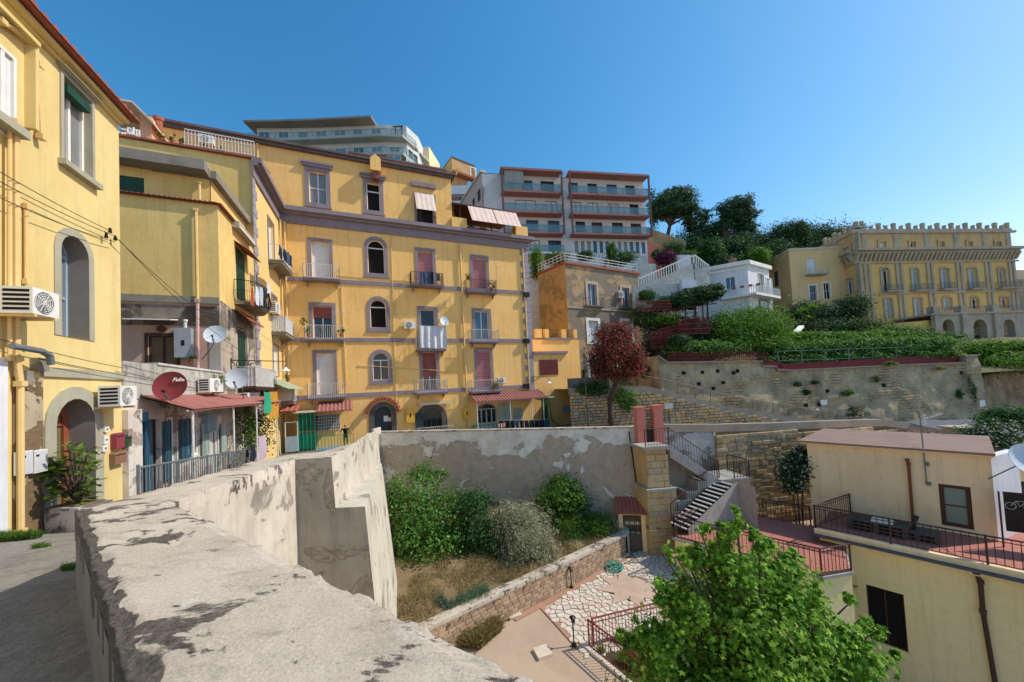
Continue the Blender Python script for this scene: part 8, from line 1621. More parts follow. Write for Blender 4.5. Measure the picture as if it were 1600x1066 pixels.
# plants rooted in the old wall and hanging over walls
for k, (x, y, rx, ry, m) in enumerate(((1324, 614, 9, 5, L_MID), (1335, 645, 16, 9, L_DARK), (1246, 600, 4, 4, L_DARK), (1262, 613, 4, 4, L_DARK), (1274, 597, 4, 3, L_DARK), (1500, 615, 4, 9, L_MID), (1370, 592, 4, 5, L_VINE), (1470, 575, 8, 3, L_DRY), (1520, 605, 5, 20, L_DARK), (1390, 568, 8, 3, L_VINE))):
    w = .5; u, z = BWp.pix(x, y, w); c = BWp.at(u, z, w); foliage('foliage', [(c, (rx*36/FPX, .3, ry*36/FPX))], 500, .14, m, thing('wall_plant', 'greenery rooted in the old tufa wall, '+('round one above the ramp end', 'widest one, at the foot of the wall', 'leftmost of the three small ones', 'middle of the three small ones', 'highest of the three small ones', 'narrow one near the right end', 'yellow green one in mid wall', 'dry one under the coping on the right', 'trailing one at the right corner', 'yellow green one just under the coping')[k], 'wall plant', c, 'plants growing out of the old wall'), 90+k)
t = thing('trailing_plant', 'grassy trailing plant hanging down the brick wall left of the pink gate', 'plant', RPp.at(RPp.u(972, 600), RPp.z(972, 606), .3)); foliage('foliage', [(RPp.at(RPp.u(970, 620), RPp.z(970, 618), .35), (1.1, .3, .6)), (RPp.at(RPp.u(978, 630), RPp.z(978, 632), .35), (.7, .3, .6))], 900, .2, L_VINE, t, 5); 
t = thing('trailing_plant', 'dark shrubby growth along the top of the brick wall beside the annex', 'plant', RPp.at(RPp.u(918, 600), RPp.z(918, 606), .3)); foliage('foliage', [(RPp.at(RPp.u(920, 608), RPp.z(920, 608), .2), (1.4, .4, .5))], 1100, .2, L_HEDGE, t, 6)
# red flowering tree
Zo = 29.5; ol = thing('oleander_tree', 'round red flowering tree in front of the brown house', 'tree', D(956, 664, Zo)); bl = [B(961, 545, Zo, 32, 26), B(934, 562, Zo, 14, 18), B(990, 560, Zo, 18, 22), B(960, 522, Zo, 26, 16), B(945, 580, Zo, 18, 10), B(980, 582, Zo, 20, 10)]
mb = MB(); f_ = D(962, 600, Zo); mb.bar(D(955, 668, Zo), D(953, 628, Zo), .2, 8, r2=.22); mb.bar(D(953, 628, Zo), f_, .22, 8, r2=.18)
for b in bl: mb.bar(f_, b[0], .12, 6, r2=.04)
for a, b in (((962, 600), (940, 575)), ((962, 600), (985, 570)), ((940, 575), (925, 560)), ((962, 600), (955, 575))): mb.bar(D(*a, Zo), D(*b, Zo), .1, 6, r2=.06)
mb.build('trunk', BARK, ol, smooth=True); foliage('crown', bl, 15000, .17, L_OLEA, ol, 33, clump=.22)
# ================================================================ plants of the sunken bed
def bush(name, label, bl, n, leaf, m, seed, group='shrubs in the raised bed', stem=True, shape='quad', clump=.26, shell=.5, cat='shrub'):
    c = bl[0][0]; zb = bedz(c.x, c.y) if c.y < 24 else c.z; t = thing(name, label, cat, (c.x, c.y, zb), group); foliage('foliage', bl, n, leaf, m, t, seed, clump, shell, shape); mb = MB()
    for b in bl: q = Vector((c.x+(b[0].x-c.x)*.4, c.y+(b[0].y-c.y)*.4, bedz(c.x, c.y)-.05)); mb.bar(q, b[0], .035, 5, r2=.015)
    mb.build('stems', BARK, t, kind='stuff'); return t
bush('rambling_bush', 'large rambling rose bush against the flaking wall at the left of the bed', [B(650, 795, 19, 36, 44), B(632, 850, 17.5, 24, 46), B(675, 850, 17.5, 36, 42), B(695, 785, 19.5, 28, 24), B(662, 742, 20.5, 22, 16), B(690, 740, 20.5, 12, 8), B(618, 775, 18.5, 14, 32), B(705, 845, 18, 24, 46)], 10500, .16, L_VINE, 101, clump=.36, shell=.35)
bush('laurel_bush', 'dense dark green bush in the middle of the bed', [B(740, 825, 18.3, 36, 50), B(768, 848, 18, 28, 38), B(724, 855, 17.8, 22, 38), B(740, 785, 19, 24, 18)], 13000, .13, L_DARK, 102, shell=.7, clump=.16)
bush('silver_bush', 'feathery silver grey bush beside the dark green one', [B(818, 842, 17.8, 40, 42), B(800, 808, 18.4, 30, 22), B(842, 862, 17.5, 26, 28), B(800, 878, 17.2, 28, 18)], 17000, .2, L_SILVER, 103, shape='blade', shell=.45, clump=.2)
bush('fig_bush', 'sprawling green bush at the back of the bed below the damp patch', [B(880, 768, 21, 26, 18), B(862, 790, 20.5, 20, 20), B(900, 785, 21, 18, 16), B(878, 750, 21.3, 12, 10)], 6000, .15, L_MID, 104, clump=.34)
bush('low_bush', 'low spreading green bush at the right end of the bed', [B(912, 822, 19.8, 32, 18), B(940, 818, 19.8, 18, 16), B(885, 830, 19.5, 20, 14)], 7000, .17, L_MID, 105, shape='blade', clump=.3)
bush('small_plant', 'small bright plant at the left of the bed near the parapet', [B(632, 895, 16.4, 12, 10)], 500, .14, L_BRIGHT, 106)
cb = [B(640, 770, 20.5, 18, 34), B(668, 742, 21.5, 16, 12), B(685, 752, 21.5, 14, 12)]
def scatter_grass(name, region, zf, n, h, m, seed, **kw):
    rs = np.random.RandomState(seed); P = []; xs_ = [p[0] for p in region]; ys_ = [p[1] for p in region]
    while len(P) < n:
        x, y = rs.uniform(min(xs_), max(xs_)), rs.uniform(min(ys_), max(ys_))
        if inside(x, y, region) and noise.noise(Vector((x*.9, y*.9, seed))) > -.15+.3*rs.random()-.15: P.append((x, y, zf(x, y)))
    P = np.array(P); n = len(P); a = rs.uniform(0, 6.28, n); lean = rs.normal(size=(n, 2))*.45; hh = h*(.4+.9*rs.random(n)); w = np.stack([np.cos(a), np.sin(a), np.zeros(n)], 1)*.012*(h/.25)
    tipv = P+np.stack([lean[:, 0]*hh, lean[:, 1]*hh, hh], 1); mid = P+np.stack([lean[:, 0]*hh*.35, lean[:, 1]*hh*.35, hh*.55], 1)
    V = np.stack([P-w, P+w, mid+w*.7, tipv, mid-w*.7], 1).reshape(-1, 3); base = Vector(P.mean(0)); o = link(name, leaf_mesh(name, V, 5, base), m, None, kind='stuff'); o.location = base; return o
BR = [tuple(p) for p in poly]
scatter_grass('dry_grass', BR, bedz, 26000, .22, L_DRY, 3)
gpx = [(700, 925), (760, 915), (770, 935), (700, 955), (680, 945)]; scatter_grass('green_weeds', [tuple(G(x, y, -8.1).xy) for x, y in gpx], bedz, 2500, .22, L_BLUEG, 4)
gp2 = [tuple(G(x, y, gz).xy) for x, y in ((705, 990), (760, 968), (785, 985), (750, 1015), (700, 1010))]; scatter_grass('dry_tuft', gp2, lambda x, y: ZG, 5000, .45, L_DRY, 5)
gp3 = [tuple(G(x, y, gz).xy) for x, y in ((935, 1020), (1000, 1055), (1060, 1066), (1060, 990), (960, 1000))]; scatter_grass('plot_weeds', gp3, lambda x, y: ZG, 5000, .3, L_GRASS, 6)
gp4 = [tuple(G(x, y, -2.1).xy) for x, y in ((-20, 838), (66, 834), (56, 846), (-20, 858))]; scatter_grass('street_grass', gp4, lambda x, y: stz(y), 2600, .12, L_GRASS, 7)
gp5 = [tuple(G(x, y, -2.05).xy) for x, y in ((52, 863), (80, 861), (78, 866), (50, 868))]; scatter_grass('street_weeds', gp5, lambda x, y: stz(y), 300, .06, L_GRASS, 8)
gp6 = [tuple(G(x, y, -1.95).xy) for x, y in ((95, 892), (117, 890), (117, 899), (96, 900))]; scatter_grass('street_weeds', gp6, lambda x, y: stz(y), 260, .06, L_GRASS, 9)
# oleanders near the terrace house
for k, (bl, m, lab, n, leaf) in enumerate((([B(1243, 730, 19.8, 18, 22), B(1236, 750, 19.8, 14, 18), B(1252, 712, 19.8, 14, 12)], L_OLW, 'white flowering oleander between the stone wall and the cream house', 5000, .14), ([B(1425, 680, 22.5, 20, 8), B(1452, 684, 22.5, 18, 8)], L_OLP, 'pink flowering oleander behind the flat brown roof', 3500, .13), ([B(1552, 680, 24.5, 30, 18), B(1580, 676, 24.5, 16, 14), B(1530, 684, 24.5, 12, 10)], L_OLW, 'white flowering oleander behind the roof near the right edge', 6000, .15), ([B(1585, 650, 27, 26, 12), B(1550, 658, 27, 18, 6)], L_HEDGE, 'green bushes beyond the white oleander at the right edge', 5000, .2))):
    t = thing('oleander_bush', lab, 'oleander' if k < 3 else 'bush', Vector((bl[0][0].x, bl[0][0].y, ZG)), 'bushes around the cream house'); foliage('foliage', bl, n, leaf, m, t, 120+k); mb = MB(); [mb.bar(Vector((bl[0][0].x, bl[0][0].y, ZG-2)), b[0], .06, 5, r2=.03) for b in bl]; mb.build('stems', BARK, t, kind='stuff')
# ================================================================ plane tree in the foreground
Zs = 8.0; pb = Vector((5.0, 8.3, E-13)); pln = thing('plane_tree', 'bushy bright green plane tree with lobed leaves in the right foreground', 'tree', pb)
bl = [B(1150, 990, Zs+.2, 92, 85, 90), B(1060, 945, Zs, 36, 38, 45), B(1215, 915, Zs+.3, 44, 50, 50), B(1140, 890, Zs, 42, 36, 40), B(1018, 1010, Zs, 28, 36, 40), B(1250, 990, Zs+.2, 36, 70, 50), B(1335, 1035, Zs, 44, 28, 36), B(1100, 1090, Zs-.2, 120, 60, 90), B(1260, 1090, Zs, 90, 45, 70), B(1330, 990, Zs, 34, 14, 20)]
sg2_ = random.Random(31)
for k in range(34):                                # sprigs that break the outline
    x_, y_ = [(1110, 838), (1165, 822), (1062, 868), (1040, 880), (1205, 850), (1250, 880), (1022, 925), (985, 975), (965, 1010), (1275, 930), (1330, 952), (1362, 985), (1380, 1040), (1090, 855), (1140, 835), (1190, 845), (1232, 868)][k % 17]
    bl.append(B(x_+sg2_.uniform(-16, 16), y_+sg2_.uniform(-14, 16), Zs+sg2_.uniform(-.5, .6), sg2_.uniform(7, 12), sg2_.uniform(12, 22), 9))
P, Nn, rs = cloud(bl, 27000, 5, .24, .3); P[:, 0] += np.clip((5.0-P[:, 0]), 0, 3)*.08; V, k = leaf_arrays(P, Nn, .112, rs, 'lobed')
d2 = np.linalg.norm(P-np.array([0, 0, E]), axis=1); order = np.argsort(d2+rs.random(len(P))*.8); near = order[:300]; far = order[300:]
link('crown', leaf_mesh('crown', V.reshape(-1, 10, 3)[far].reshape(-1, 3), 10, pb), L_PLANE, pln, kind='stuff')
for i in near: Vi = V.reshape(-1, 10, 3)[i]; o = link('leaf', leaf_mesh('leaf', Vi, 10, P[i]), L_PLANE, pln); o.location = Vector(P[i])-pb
mb = MB(); fk = Vector((5.05, 8.25, E-7.5)); mb.bar(pb, fk, .16, 8, r2=.12)
rt = random.Random(9)
for b in bl: mid = fk.lerp(b[0], .55)+Vector((rt.uniform(-.2, .2), rt.uniform(-.2, .2), .1)); mb.bar(fk, mid, .06, 6, r2=.035); mb.bar(mid, b[0], .035, 5, r2=.012)
for i in rs.choice(len(P), 700, replace=False):
    p = Vector(P[i]); c = min(bl, key=lambda b: (b[0]-p).length)[0]; mb.bar(p, p.lerp(c, .5), .005, 3, r2=.01)
mb.build('branches', BARK, pln, kind='stuff')
# ================================================================ potted rubber plant by the doorway
pp = D(112, 790, 7.35); pp.z = stz(7.3); pt_ = thing('potted_plant', 'tall glossy leaved plant in a cracked concrete planter beside the arched doorway', 'potted plant', pp)
a = Plane(pt(72, 7.2), (.94, -.1)); zz0, zz1 = stz(7.2)-.02, a.z(95, 794); u1 = a.u(121, 810); mb = MB(); mb.box8([a.at(-.02, zz0, 0), a.at(u1, zz0, 0), a.at(u1+.02, zz0, -.5), a.at(0, zz0, -.5), a.at(-.05, zz1, .02), a.at(u1+.05, zz1, .02), a.at(u1+.07, zz1, -.52), a.at(-.03, zz1, -.52)])
mb.build('planter', peel('planter_concrete', 'd2cabf', 'b9b0a6', '7d746b', '6a625a', .55, 2.5, .5, soft=.05), pt_)
mb = MB(); mb.box8([a.at(.02, zz1+.005, -.05), a.at(u1-.02, zz1+.005, -.05), a.at(u1-.02, zz1+.005, -.47), a.at(.02, zz1+.005, -.47), a.at(.02, zz1+.02, -.05), a.at(u1-.02, zz1+.02, -.05), a.at(u1-.02, zz1+.02, -.47), a.at(.02, zz1+.02, -.47)]); mb.build('soil', SOIL, pt_)
c0 = a.at(u1/2, zz1, -.25); rs = np.random.RandomState(4); mb = MB(); tips = []
for k in range(30):
    q_ = rs.uniform(0, 6.28); r_ = rs.uniform(.2, 1)**.5; px, py = 113+37*r_*math.cos(q_), 738+50*r_*math.sin(q_); p = D(px, py, 7.4+rs.uniform(-.25, .25)); tips.append(p); mb.bar(c0, c0.lerp(p, .5)+Vector((0, 0, .08)), .014, 5); mb.bar(c0.lerp(p, .5)+Vector((0, 0, .08)), p, .011, 5)
mb.build('stems', BARK, pt_, kind='stuff')
for p in tips:
    for k in range(9):
        az = rs.uniform(0, 6.28); el = rs.uniform(-.5, .9); d = Vector((math.cos(az)*math.cos(el), math.sin(az)*math.cos(el), math.sin(el))); s = d.cross(Vector((0, 0, 1))).normalized(); nn = s.cross(d); L = rs.uniform(.13, .22); b = p+d*.03-Vector((0, 0, rs.uniform(0, .12))); w = L*.26
        m = MB(); q = [b, b+d*L*.35+s*w, b+d*L*.75+s*w*.8-nn*.01, b+d*L-nn*.03, b+d*L*.75-s*w*.8-nn*.01, b+d*L*.35-s*w]; mid = b+d*L*.5-nn*.02
        for i in range(6): m.poly([q[i], q[(i+1) % 6], mid])
        m.build('leaf', L_POT, pt_, recalc=False)
# potted plants on balconies
for k, (P_, x, y, w, lab) in enumerate(((Mn, 474, 507, .8, 'clay pot hanging at the left of the second floor balcony'), (Mn, 482, 524, .75, 'tall green potted plant at the left end of the second floor balcony'), (Mn, 533, 524, .75, 'potted plant at the right end of the second floor balcony'), (Mn, 768, 452, .7, 'clay pot at the right end of the rightmost third floor balcony'), (Mn, 732, 436, .7, 'clay pot hanging left of the rightmost third floor balcony'), (BF, 298, 566, .5, 'spiky potted plant on the roof terrace beside the boiler'), (S, 343, 598, .4, 'small pot at the end of the terrace parapet'), (Mn, 772, 608, .7, 'red flower box at the right of the rightmost first floor balcony'), (Mn, 736, 362, .3, 'leftmost planter on the roof terrace under the pergola'), (Mn, 754, 364, .3, 'middle planter on the roof terrace under the pergola'), (Mn, 795, 371, .3, 'rightmost planter on the roof terrace under the pergola'), (S, 450, 595, 1.0, 'red flowering pot on the lowest wing balcony'), (WF, 252, 218, -.2, 'leftmost clay pot on the upper roof ledge'), (WF, 268, 220, -.2, 'middle clay pot on the upper roof ledge'), (WF, 283, 224, -.2, 'rightmost clay pot on the upper roof ledge'), (WF, 320, 236, -.2, 'plant behind the left part of the white roof railing'), (WF, 345, 239, -.2, 'plant behind the middle of the white roof railing'), (S, 418, 275, -.3, 'plant on the corner of the wing roof terrace'))):
    u, z = P_.pix(x, y, w); Zc = P_.at(u, z, w).y; s = max(.25, 8*Zc/570); plantpot(P_.at(u, z-s*.2, w), s*1.4, lab, n=90, spread=s*.6, leaf=s*.35, pr=s*.35)
# climbing plants and clutter beneath the red roof end
cl = thing('climbing_plant', 'yellow green climbing plant at the end of the red veranda roof', 'plant', S.at(S.u(370, 700), stz(17), .4)); foliage('foliage', [(S.at(S.u(366, 670), S.z(366, 672), .5), (.5, .4, 1.1)), (S.at(S.u(385, 670), S.z(385, 668), .6), (.6, .5, 1.0))], 1500, .13, L_MID, cl, 8)
cloth(S, S.u(366, 690, 1.7), S.u(388, 690, 1.7), S.z(375, 706, 1.7), S.z(375, 722, 1.7), 1.7, mat('cloth_olive', '5b5a50', '4c4b42', 4, .9, 0), 'garment', 'dark olive cloth hanging low at the end of the veranda fence', n=8, wav=2)
cloth(S, S.u(404, 690, 1.9), S.u(416, 690, 1.9), S.z(410, 680, 1.9), S.z(410, 718, 1.9), 1.9, mat('cloth_lilac', 'b9a3b0', 'a892a0', 4, .9, 0), 'sheet', 'lilac striped sheet hanging at the street corner', n=12, wav=3)
cloth(S, S.u(390, 690, 1.8), S.u(399, 690, 1.8), S.z(395, 695, 1.8), S.z(395, 720, 1.8), 1.8, NAVY, 'garment', 'navy and white garment left of the lilac sheet', n=6, wav=2)
cloth(S, S.u(421, 610, 1.2), S.u(434, 610, 1.2), S.z(428, 612, 1.2), S.z(428, 655, 1.2), 1.2, mat('cloth_mustard', 'c08a35', 'ad7a2d', 4, .9, 0), 'awning_cloth', 'mustard yellow awning cloth gathered under the wing balcony', n=8, wav=2)
cloth(S, S.u(412, 610, 1.3), S.u(423, 610, 1.3), S.z(420, 612, 1.3), S.z(420, 645, 1.3), 1.3, mat('cloth_emerald', '2f9a78', '268366', 4, .9, 0), 'awning_cloth', 'emerald green cloth gathered beside the mustard one', n=6, wav=2)
mb = MB(); a_ = S.u(404, 600), S.u(440, 600); zz = S.z(420, 592); mb.box8([S.at(a_[0], zz-.7, 1.4), S.at(a_[1], zz-.7, 1.4), S.at(a_[1], zz, .02), S.at(a_[0], zz, .02), S.at(a_[0], zz-.66, 1.4), S.at(a_[1], zz-.66, 1.4), S.at(a_[1], zz+.04, .02), S.at(a_[0], zz+.04, .02)]); tag(mb.build('awning', mat('awning_sage', '9aa78c', '88957b', 2, .9, .1), None), 'faded sage awning below the lowest wing window', 'awning')
# green booth, porch of the corner flat, person
gb = Mn.off(1.6); bt = thing('green_booth', 'emerald green glazed porch booth at the left foot of the long front', 'porch', gb.at(gb.u(480, 680), zg, 0)); a = gb.rect(467, 645, 492, 702); EM = mat('emerald_metal', '1c8a68', '17755a', 3, .5, .02)
for z0, z1, m_, nm in ((a[2], (a[2]+a[3])/2-.2, EM, 'panel'), ((a[2]+a[3])/2+.0, a[3], clear_glass('green_glass', '1f6a52', .7), 'glazing')):
    mb = MB(); mb.pbox(gb, a[0], a[1], z0, z1, -.04, 0); mb.build(nm, m_, bt); mb = MB(); mb.pbox(gb, a[0]-.002, a[0]+.04, z0, z1, -1.55, -.05); mb.pbox(gb, a[1]-.04, a[1]+.002, z0, z1, -1.55, -.05); mb.build(nm, m_, bt)
for k in range(5): mb = MB(); u = a[0]+(a[1]-a[0])*k/4; mb.pbox(gb, u-.03, u+.03, a[2]-.1, a[3], .001, .05); mb.build('mullion', EM, bt)
mb = MB(); mb.pbox(gb, a[0]-.3, a[1]+.2, a[3], a[3]+.1, -1.58, .2); mb.build('roof', SOFF, bt); mb = MB(); mb.pbox(gb, a[0]-.04, a[1]+.04, a[2]-.6, a[2]-.11, -1.57, .04); mb.build('plinth', GREY2, bt)
b0 = gb.rect(447, 650, 466, 705); mb = MB(); railing(mb, gb, b0[0], b0[1], b0[2], b0[3]-.4, .3, .6, .03); mb.build('white_frame', WHITEM, bt, kind='stuff'); mb = MB(); mb.pbox(gb, b0[0], b0[1], b0[2], b0[2]+1.0, .3, .34); mb.build('pale_panel', SH_LTBL, bt)
mb = MB(); tiles(mb, gb, gb.u(428, 645), a[0], gb.z(440, 638)+.2, -1.5, gb.z(440, 643), .5, .25, .06); mb.build('tile_roof', TERRA, bt, kind='stuff')
pc_ = thing('porch', 'small porch with pink tile hood, grilled window and green railing beside the green booth', 'porch', gb.at(gb.u(520, 690), zg, 0)); u0, u1 = gb.u(492, 640)+.1, gb.u(551, 640); mb = MB(); tiles(mb, gb, u0, u1, gb.z(520, 634)+.25, -1.5, gb.z(520, 642), .4, .24, .07); mb.build('tile_hood', CORR, pc_, kind='stuff')
a = Mn.rect(492, 648, 531, 672, .02); mb = MB(); mb.pbox(Mn, a[0], a[1], a[2], a[3], .003, .05); mb.build('window', GLASSD, pc_); mb = MB()
for k in range(16): u = a[0]+(a[1]-a[0])*k/15; mb.bar(Mn.at(u, a[2], .12), Mn.at(u, a[3], .12), .02, 4)
for k in range(6): z = a[2]+(a[3]-a[2])*k/5; mb.bar(Mn.at(a[0], z, .12), Mn.at(a[1], z, .12), .02, 4)
mb.build('window_grille', WHITEM, pc_, kind='stuff'); zf = E-3.72
mb = MB(); gm = mat('green_iron', '2f8a4a', '27763f', 3, .6, 0); rl = gb.rect(492, 672, 552, 692, .6); railing(mb, gb, rl[0], rl[1], zf, zf+1.0, .6, .18, .016); tag(mb.build('green_railing', gm, None), 'green iron railing of the porch where the man stands', 'railing'); mb = MB(); mb.pbox(gb, rl[0], rl[1], zf-.5, zf-.01, -1.58, .8); tag(mb.build('porch_floor', mat('floor_blue', '6d8fb5', '5f80a5', 2, .8, .1), None), 'blue painted raised floor of the porch', 'floor')
def person(name, label, loc, rz, H, joints, top, legs, skin_, hair, group=None):
    """one continuous skinned body; joints: dict name -> (x right, y forward, z up) for a height of 1.7"""
    J = dict(pelvis=(0, 0, .93), waist=(0, 0, 1.08), chest=(0, .01, 1.28), neck=(0, .0, 1.45), chin=(0, .01, 1.51), head=(0, .02, 1.6), crown=(0, .0, 1.68), shl=(-.18, 0, 1.4), shr=(.18, 0, 1.4), ell=(-.26, -.02, 1.13), elr=(.26, -.02, 1.13), wrl=(-.27, .1, .9), wrr=(.27, .1, .9), hal=(-.27, .14, .82), har=(.27, .14, .82), hil=(-.09, 0, .9), hir=(.09, 0, .9), knl=(-.1, .02, .5), knr=(.1, .02, .5), anl=(-.1, -.02, .09), anr=(.1, -.02, .09), tol=(-.11, .14, .03), tor=(.11, .14, .03))
    J.update(joints); rad = dict(pelvis=(.15, .11), waist=(.135, .1), chest=(.155, .11), neck=(.055, .055), chin=(.06, .065), head=(.08, .095), crown=(.05, .06), shl=(.06, .06), shr=(.06, .06), ell=(.042, .042), elr=(.042, .042), wrl=(.028, .026), wrr=(.028, .026), hal=(.035, .02), har=(.035, .02), hil=(.09, .09), hir=(.09, .09), knl=(.058, .058), knr=(.058, .058), anl=(.042, .042), anr=(.042, .042), tol=(.04, .03), tor=(.04, .03))
    names = list(J); ed = [('pelvis', 'waist'), ('waist', 'chest'), ('chest', 'neck'), ('neck', 'chin'), ('chin', 'head'), ('head', 'crown'), ('chest', 'shl'), ('chest', 'shr'), ('shl', 'ell'), ('shr', 'elr'), ('ell', 'wrl'), ('elr', 'wrr'), ('wrl', 'hal'), ('wrr', 'har'), ('pelvis', 'hil'), ('pelvis', 'hir'), ('hil', 'knl'), ('hir', 'knr'), ('knl', 'anl'), ('knr', 'anr'), ('anl', 'tol'), ('anr', 'tor')]
    vs = [Vector(J[n]) for n in names]; es = [(names.index(a), names.index(b)) for a, b in ed]; rr = [rad[n] for n in names]
    for side in ('l', 'r'):                       # five fingers of unequal length on each hand
        h = Vector(J['ha'+side]); w = Vector(J['wr'+side]); d = (h-w).normalized(); s = d.cross(Vector((0, 0, 1))); s = s.normalized() if s.length > .01 else Vector((1, 0, 0)); hi_ = names.index('ha'+side)
        for k, (o, L) in enumerate(((-.03, .06), (-.011, .075), (.009, .07), (.028, .055), (-.045, .035))):
            a = h+s*o+d*(.02 if k < 4 else -.01); b = a+d*L*.6+s*(o*.2 if k < 4 else -.03)+Vector((0, 0, -.012)); vs += [a, b]; es += [(hi_, len(vs)-2), (len(vs)-2, len(vs)-1)]; rr += [(.009, .009), (.007, .007)]
    me = bpy.data.meshes.new('body'); me.from_pydata([tuple(v) for v in vs], es, []); ob = bpy.data.objects.new('tmp', me); COL.objects.link(ob); ob.modifiers.new('s', 'SKIN'); sub = ob.modifiers.new('u', 'SUBSURF'); sub.levels = sub.render_levels = 1
    sv = me.skin_vertices[0].data
    for i, r in enumerate(rr): sv[i].radius = r
    sv[0].use_root = True; dg = bpy.context.evaluated_depsgraph_get(); m2 = bpy.data.meshes.new_from_object(ob.evaluated_get(dg)); bpy.data.objects.remove(ob)
    for m_ in (skin_, top, legs, BLACKM): m2.materials.append(m_)
    bone = [(Vector(J[a]), Vector(J[b]), a, b) for a, b in ed]
    def near(p):
        best = None
        for a, b, na, nb in bone:
            t = max(0, min(1, (p-a).dot(b-a)/max(1e-6, (b-a).length_squared))); dd = (p-(a+(b-a)*t)).length
            if best is None or dd < best[0]: best = (dd, na, nb, t)
        return best
    for p in m2.polygons:
        _, a, b, t = near(p.center); p.use_smooth = True
        if b in ('chin', 'head', 'crown') or b[:2] in ('ha',) or b[:2] == 'wr' or (b[:2] == 'el' and t > .6): p.material_index = 0
        elif b[:2] in ('kn', 'an', 'hi'): p.material_index = 2
        elif b[:2] == 'to': p.material_index = 3
        else: p.material_index = 1
    t = thing(name, label, 'person', loc, group); t.rotation_euler = (0, 0, rz); t.scale = (H/1.7,)*3; o = link('body', m2, None, t)
    hm = bmesh.new(); bmesh.ops.create_uvsphere(hm, u_segments=12, v_segments=8, radius=1); hc = Vector(J['head'])+Vector((0, -.018, .028))
    for v in hm.verts: v.co = Vector((v.co.x*.088, v.co.y*.1, v.co.z*.085))+hc
    bmesh.ops.delete(hm, geom=[v for v in hm.verts if v.co.y > J['head'][1]+.035 and v.co.z < J['head'][2]+.045], context='VERTS'); mh = bpy.data.meshes.new('hair'); hm.to_mesh(mh); hm.free(); link('hair', mh, hair, t)
    fm = MB(); hx, hy, hz = J['head']
    for s in (-1, 1): fm.box(hx+s*.032-.011, hx+s*.032+.011, hy+.085, hy+.1, hz-.005, hz+.007)
    fm.box(hx-.022, hx+.022, hy+.08, hy+.094, hz-.062, hz-.054); mf = fm.mesh('face', Vector()); link('eyes_and_mouth', mf, DARK, t, kind='stuff')
    fm = MB(); fm.box8([(hx-.014, hy+.08, hz-.035), (hx+.014, hy+.08, hz-.035), (hx+.012, hy+.118, hz-.032), (hx-.012, hy+.118, hz-.032), (hx-.006, hy+.08, hz+.012), (hx+.006, hy+.08, hz+.012), (hx+.004, hy+.092, hz+.01), (hx-.004, hy+.092, hz+.01)]); link('nose', fm.mesh('nose', Vector()), skin_, t)
    for s in (-1, 1): fm = MB(); fm.box(hx+s*.084-.008, hx+s*.084+.008, hy-.015, hy+.02, hz-.03, hz+.025); link('ear', fm.mesh('ear', Vector()), skin_, t)
    return t
SKIN = mat('skin_tan', 'b07f62', 'a37458', 4, .6, .02); HAIRG = mat('hair_grey', '8f8a84', '7d7872', 5, .8, .1); HAIRB = mat('hair_brown', '3b2a22', '2e211b', 5, .8, .1)
pz_ = gb.at(gb.u(540, 680, .35), zf-.01, .35); person('person', 'man in a black t-shirt and green trousers leaning with one hand on the green railing', pz_, math.pi+.25, 1.66, dict(elr=(.36, .02, 1.22), wrr=(.27, .12, 1.04), har=(.22, .15, 1.02), ell=(-.36, .08, 1.25), wrl=(-.48, .24, 1.04), hal=(-.5, .29, 1.0)), mat('tshirt_black', '16161a', '101013', 4, .9, 0), mat('trousers_green', '2f5a3c', '27492f', 4, .9, 0), SKIN, HAIRG)
px2 = D(914, 600, 31.5); px2.z = D(914, 603, 31.5).z; person('person', 'person in a dark blue top standing behind the grey plinth near the brown house', px2, math.pi-.6, 1.65, dict(elr=(.3, .1, 1.15), wrr=(.15, .3, 1.12), har=(.1, .34, 1.12)), NAVY, JEANS, SKIN, HAIRB)
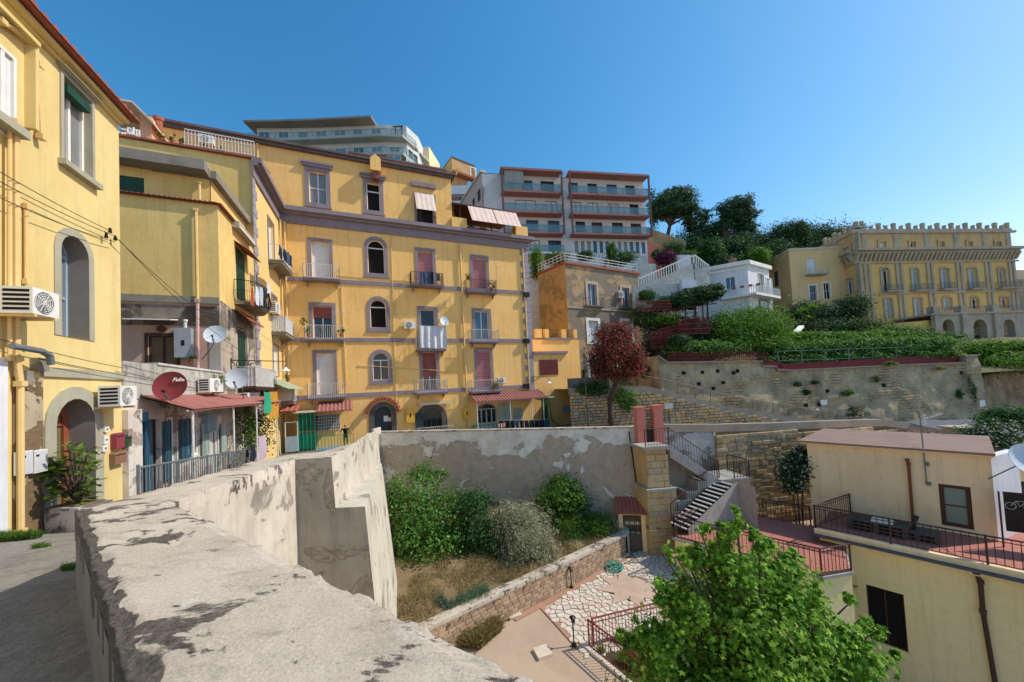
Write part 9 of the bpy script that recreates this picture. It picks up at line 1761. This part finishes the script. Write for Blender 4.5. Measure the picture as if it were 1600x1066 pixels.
# ================================================================ cables across the corner house
def wire(p, q, sag, lab, r=.008, n=10):
    mb = MB(); pts_ = [p.lerp(q, k/n)-Vector((0, 0, sag*4*(k/n)*(1-k/n))) for k in range(n+1)]; mb.tube(pts_, r, 4); tag(mb.build('cable', WIRE, None), lab, 'cable', 'overhead cables')
c1 = lambda x, y, w=.15: S.at(S.u(x, y, w), S.z(x, y, w), w)
wire(c1(-40, 245), c1(175, 362), .05, 'thick cable sloping down across the corner house to the insulators'); wire(c1(-40, 262), c1(178, 368), .06, 'second cable just below the thick one on the corner house'); wire(c1(-40, 290), c1(180, 378), .08, 'thin cable lowest of the three crossing above the arched stair window')
wire(c1(-40, 520), c1(192, 575), .03, 'cable bundle running above the grey string course'); wire(c1(60, 560), c1(345, 612, .1), .05, 'cable running on along the low white house wall'); wire(c1(190, 570), c1(420, 620, .3), .08, 'cable sagging below the terrace parapet'); wire(c1(180, 370), c1(372, 520, .3), .3, 'thin cable from the insulators down to the green door'); wire(c1(186, 375), c1(400, 560, .3), .4, 'thin lower cable from the insulators to the sheeted balcony')
wire(c1(345, 470, .2), c1(440, 545, .3), .1, 'cable along the yellow wing towards the street lamp'); wire(c1(345, 600, .2), c1(410, 600, .3), .05, 'cable behind the corner satellite dish')
for k, (x, y) in enumerate(((172, 360), (166, 368), (180, 372))): c = c1(x, y, .1); mb = MB(); mb.bar(c-Vector((0, 0, .06)), c+Vector((0, 0, .06)), .04, 6, r2=.025); tag(mb.build('insulator', BLACKM, None), ('upper', 'left', 'right')[k]+' black cable insulator on the corner house wall', 'insulator', 'cable insulators')
# tv aerials on the long front
for k, (x, y, w) in enumerate(((775, 417, .9), (784, 586, .9), (518, 490, 1.0))):
    c = Mn.at(Mn.u(x, y, w), Mn.z(x, y, w), w); t = thing('tv_aerial', ('small aerial beside the rightmost third floor balcony', 'small aerial beside the rightmost first floor balcony', 'small aerial right of the second floor balcony with plants')[k], 'aerial', c, 'TV aerials on the front'); mb = MB(); mb.bar(c-Vector((0, 0, .9)), c+Vector((0, 0, .3)), .02, 4); mb.build('mast', GREYM, t); mb = MB(); d = Vector((.95, .2, .05)); mb.bar(c, c+d*.9, .014, 4)
    for i in range(6): q = c+d*(.15+.14*i); mb.bar(q-Vector((0, .15, .0)), q+Vector((0, .15, 0)), .009, 3); mb.bar(q-Vector((0, 0, .12)), q+Vector((0, 0, .12)), .009, 3)
    mb.build('antenna', WHITEM, t, kind='stuff')
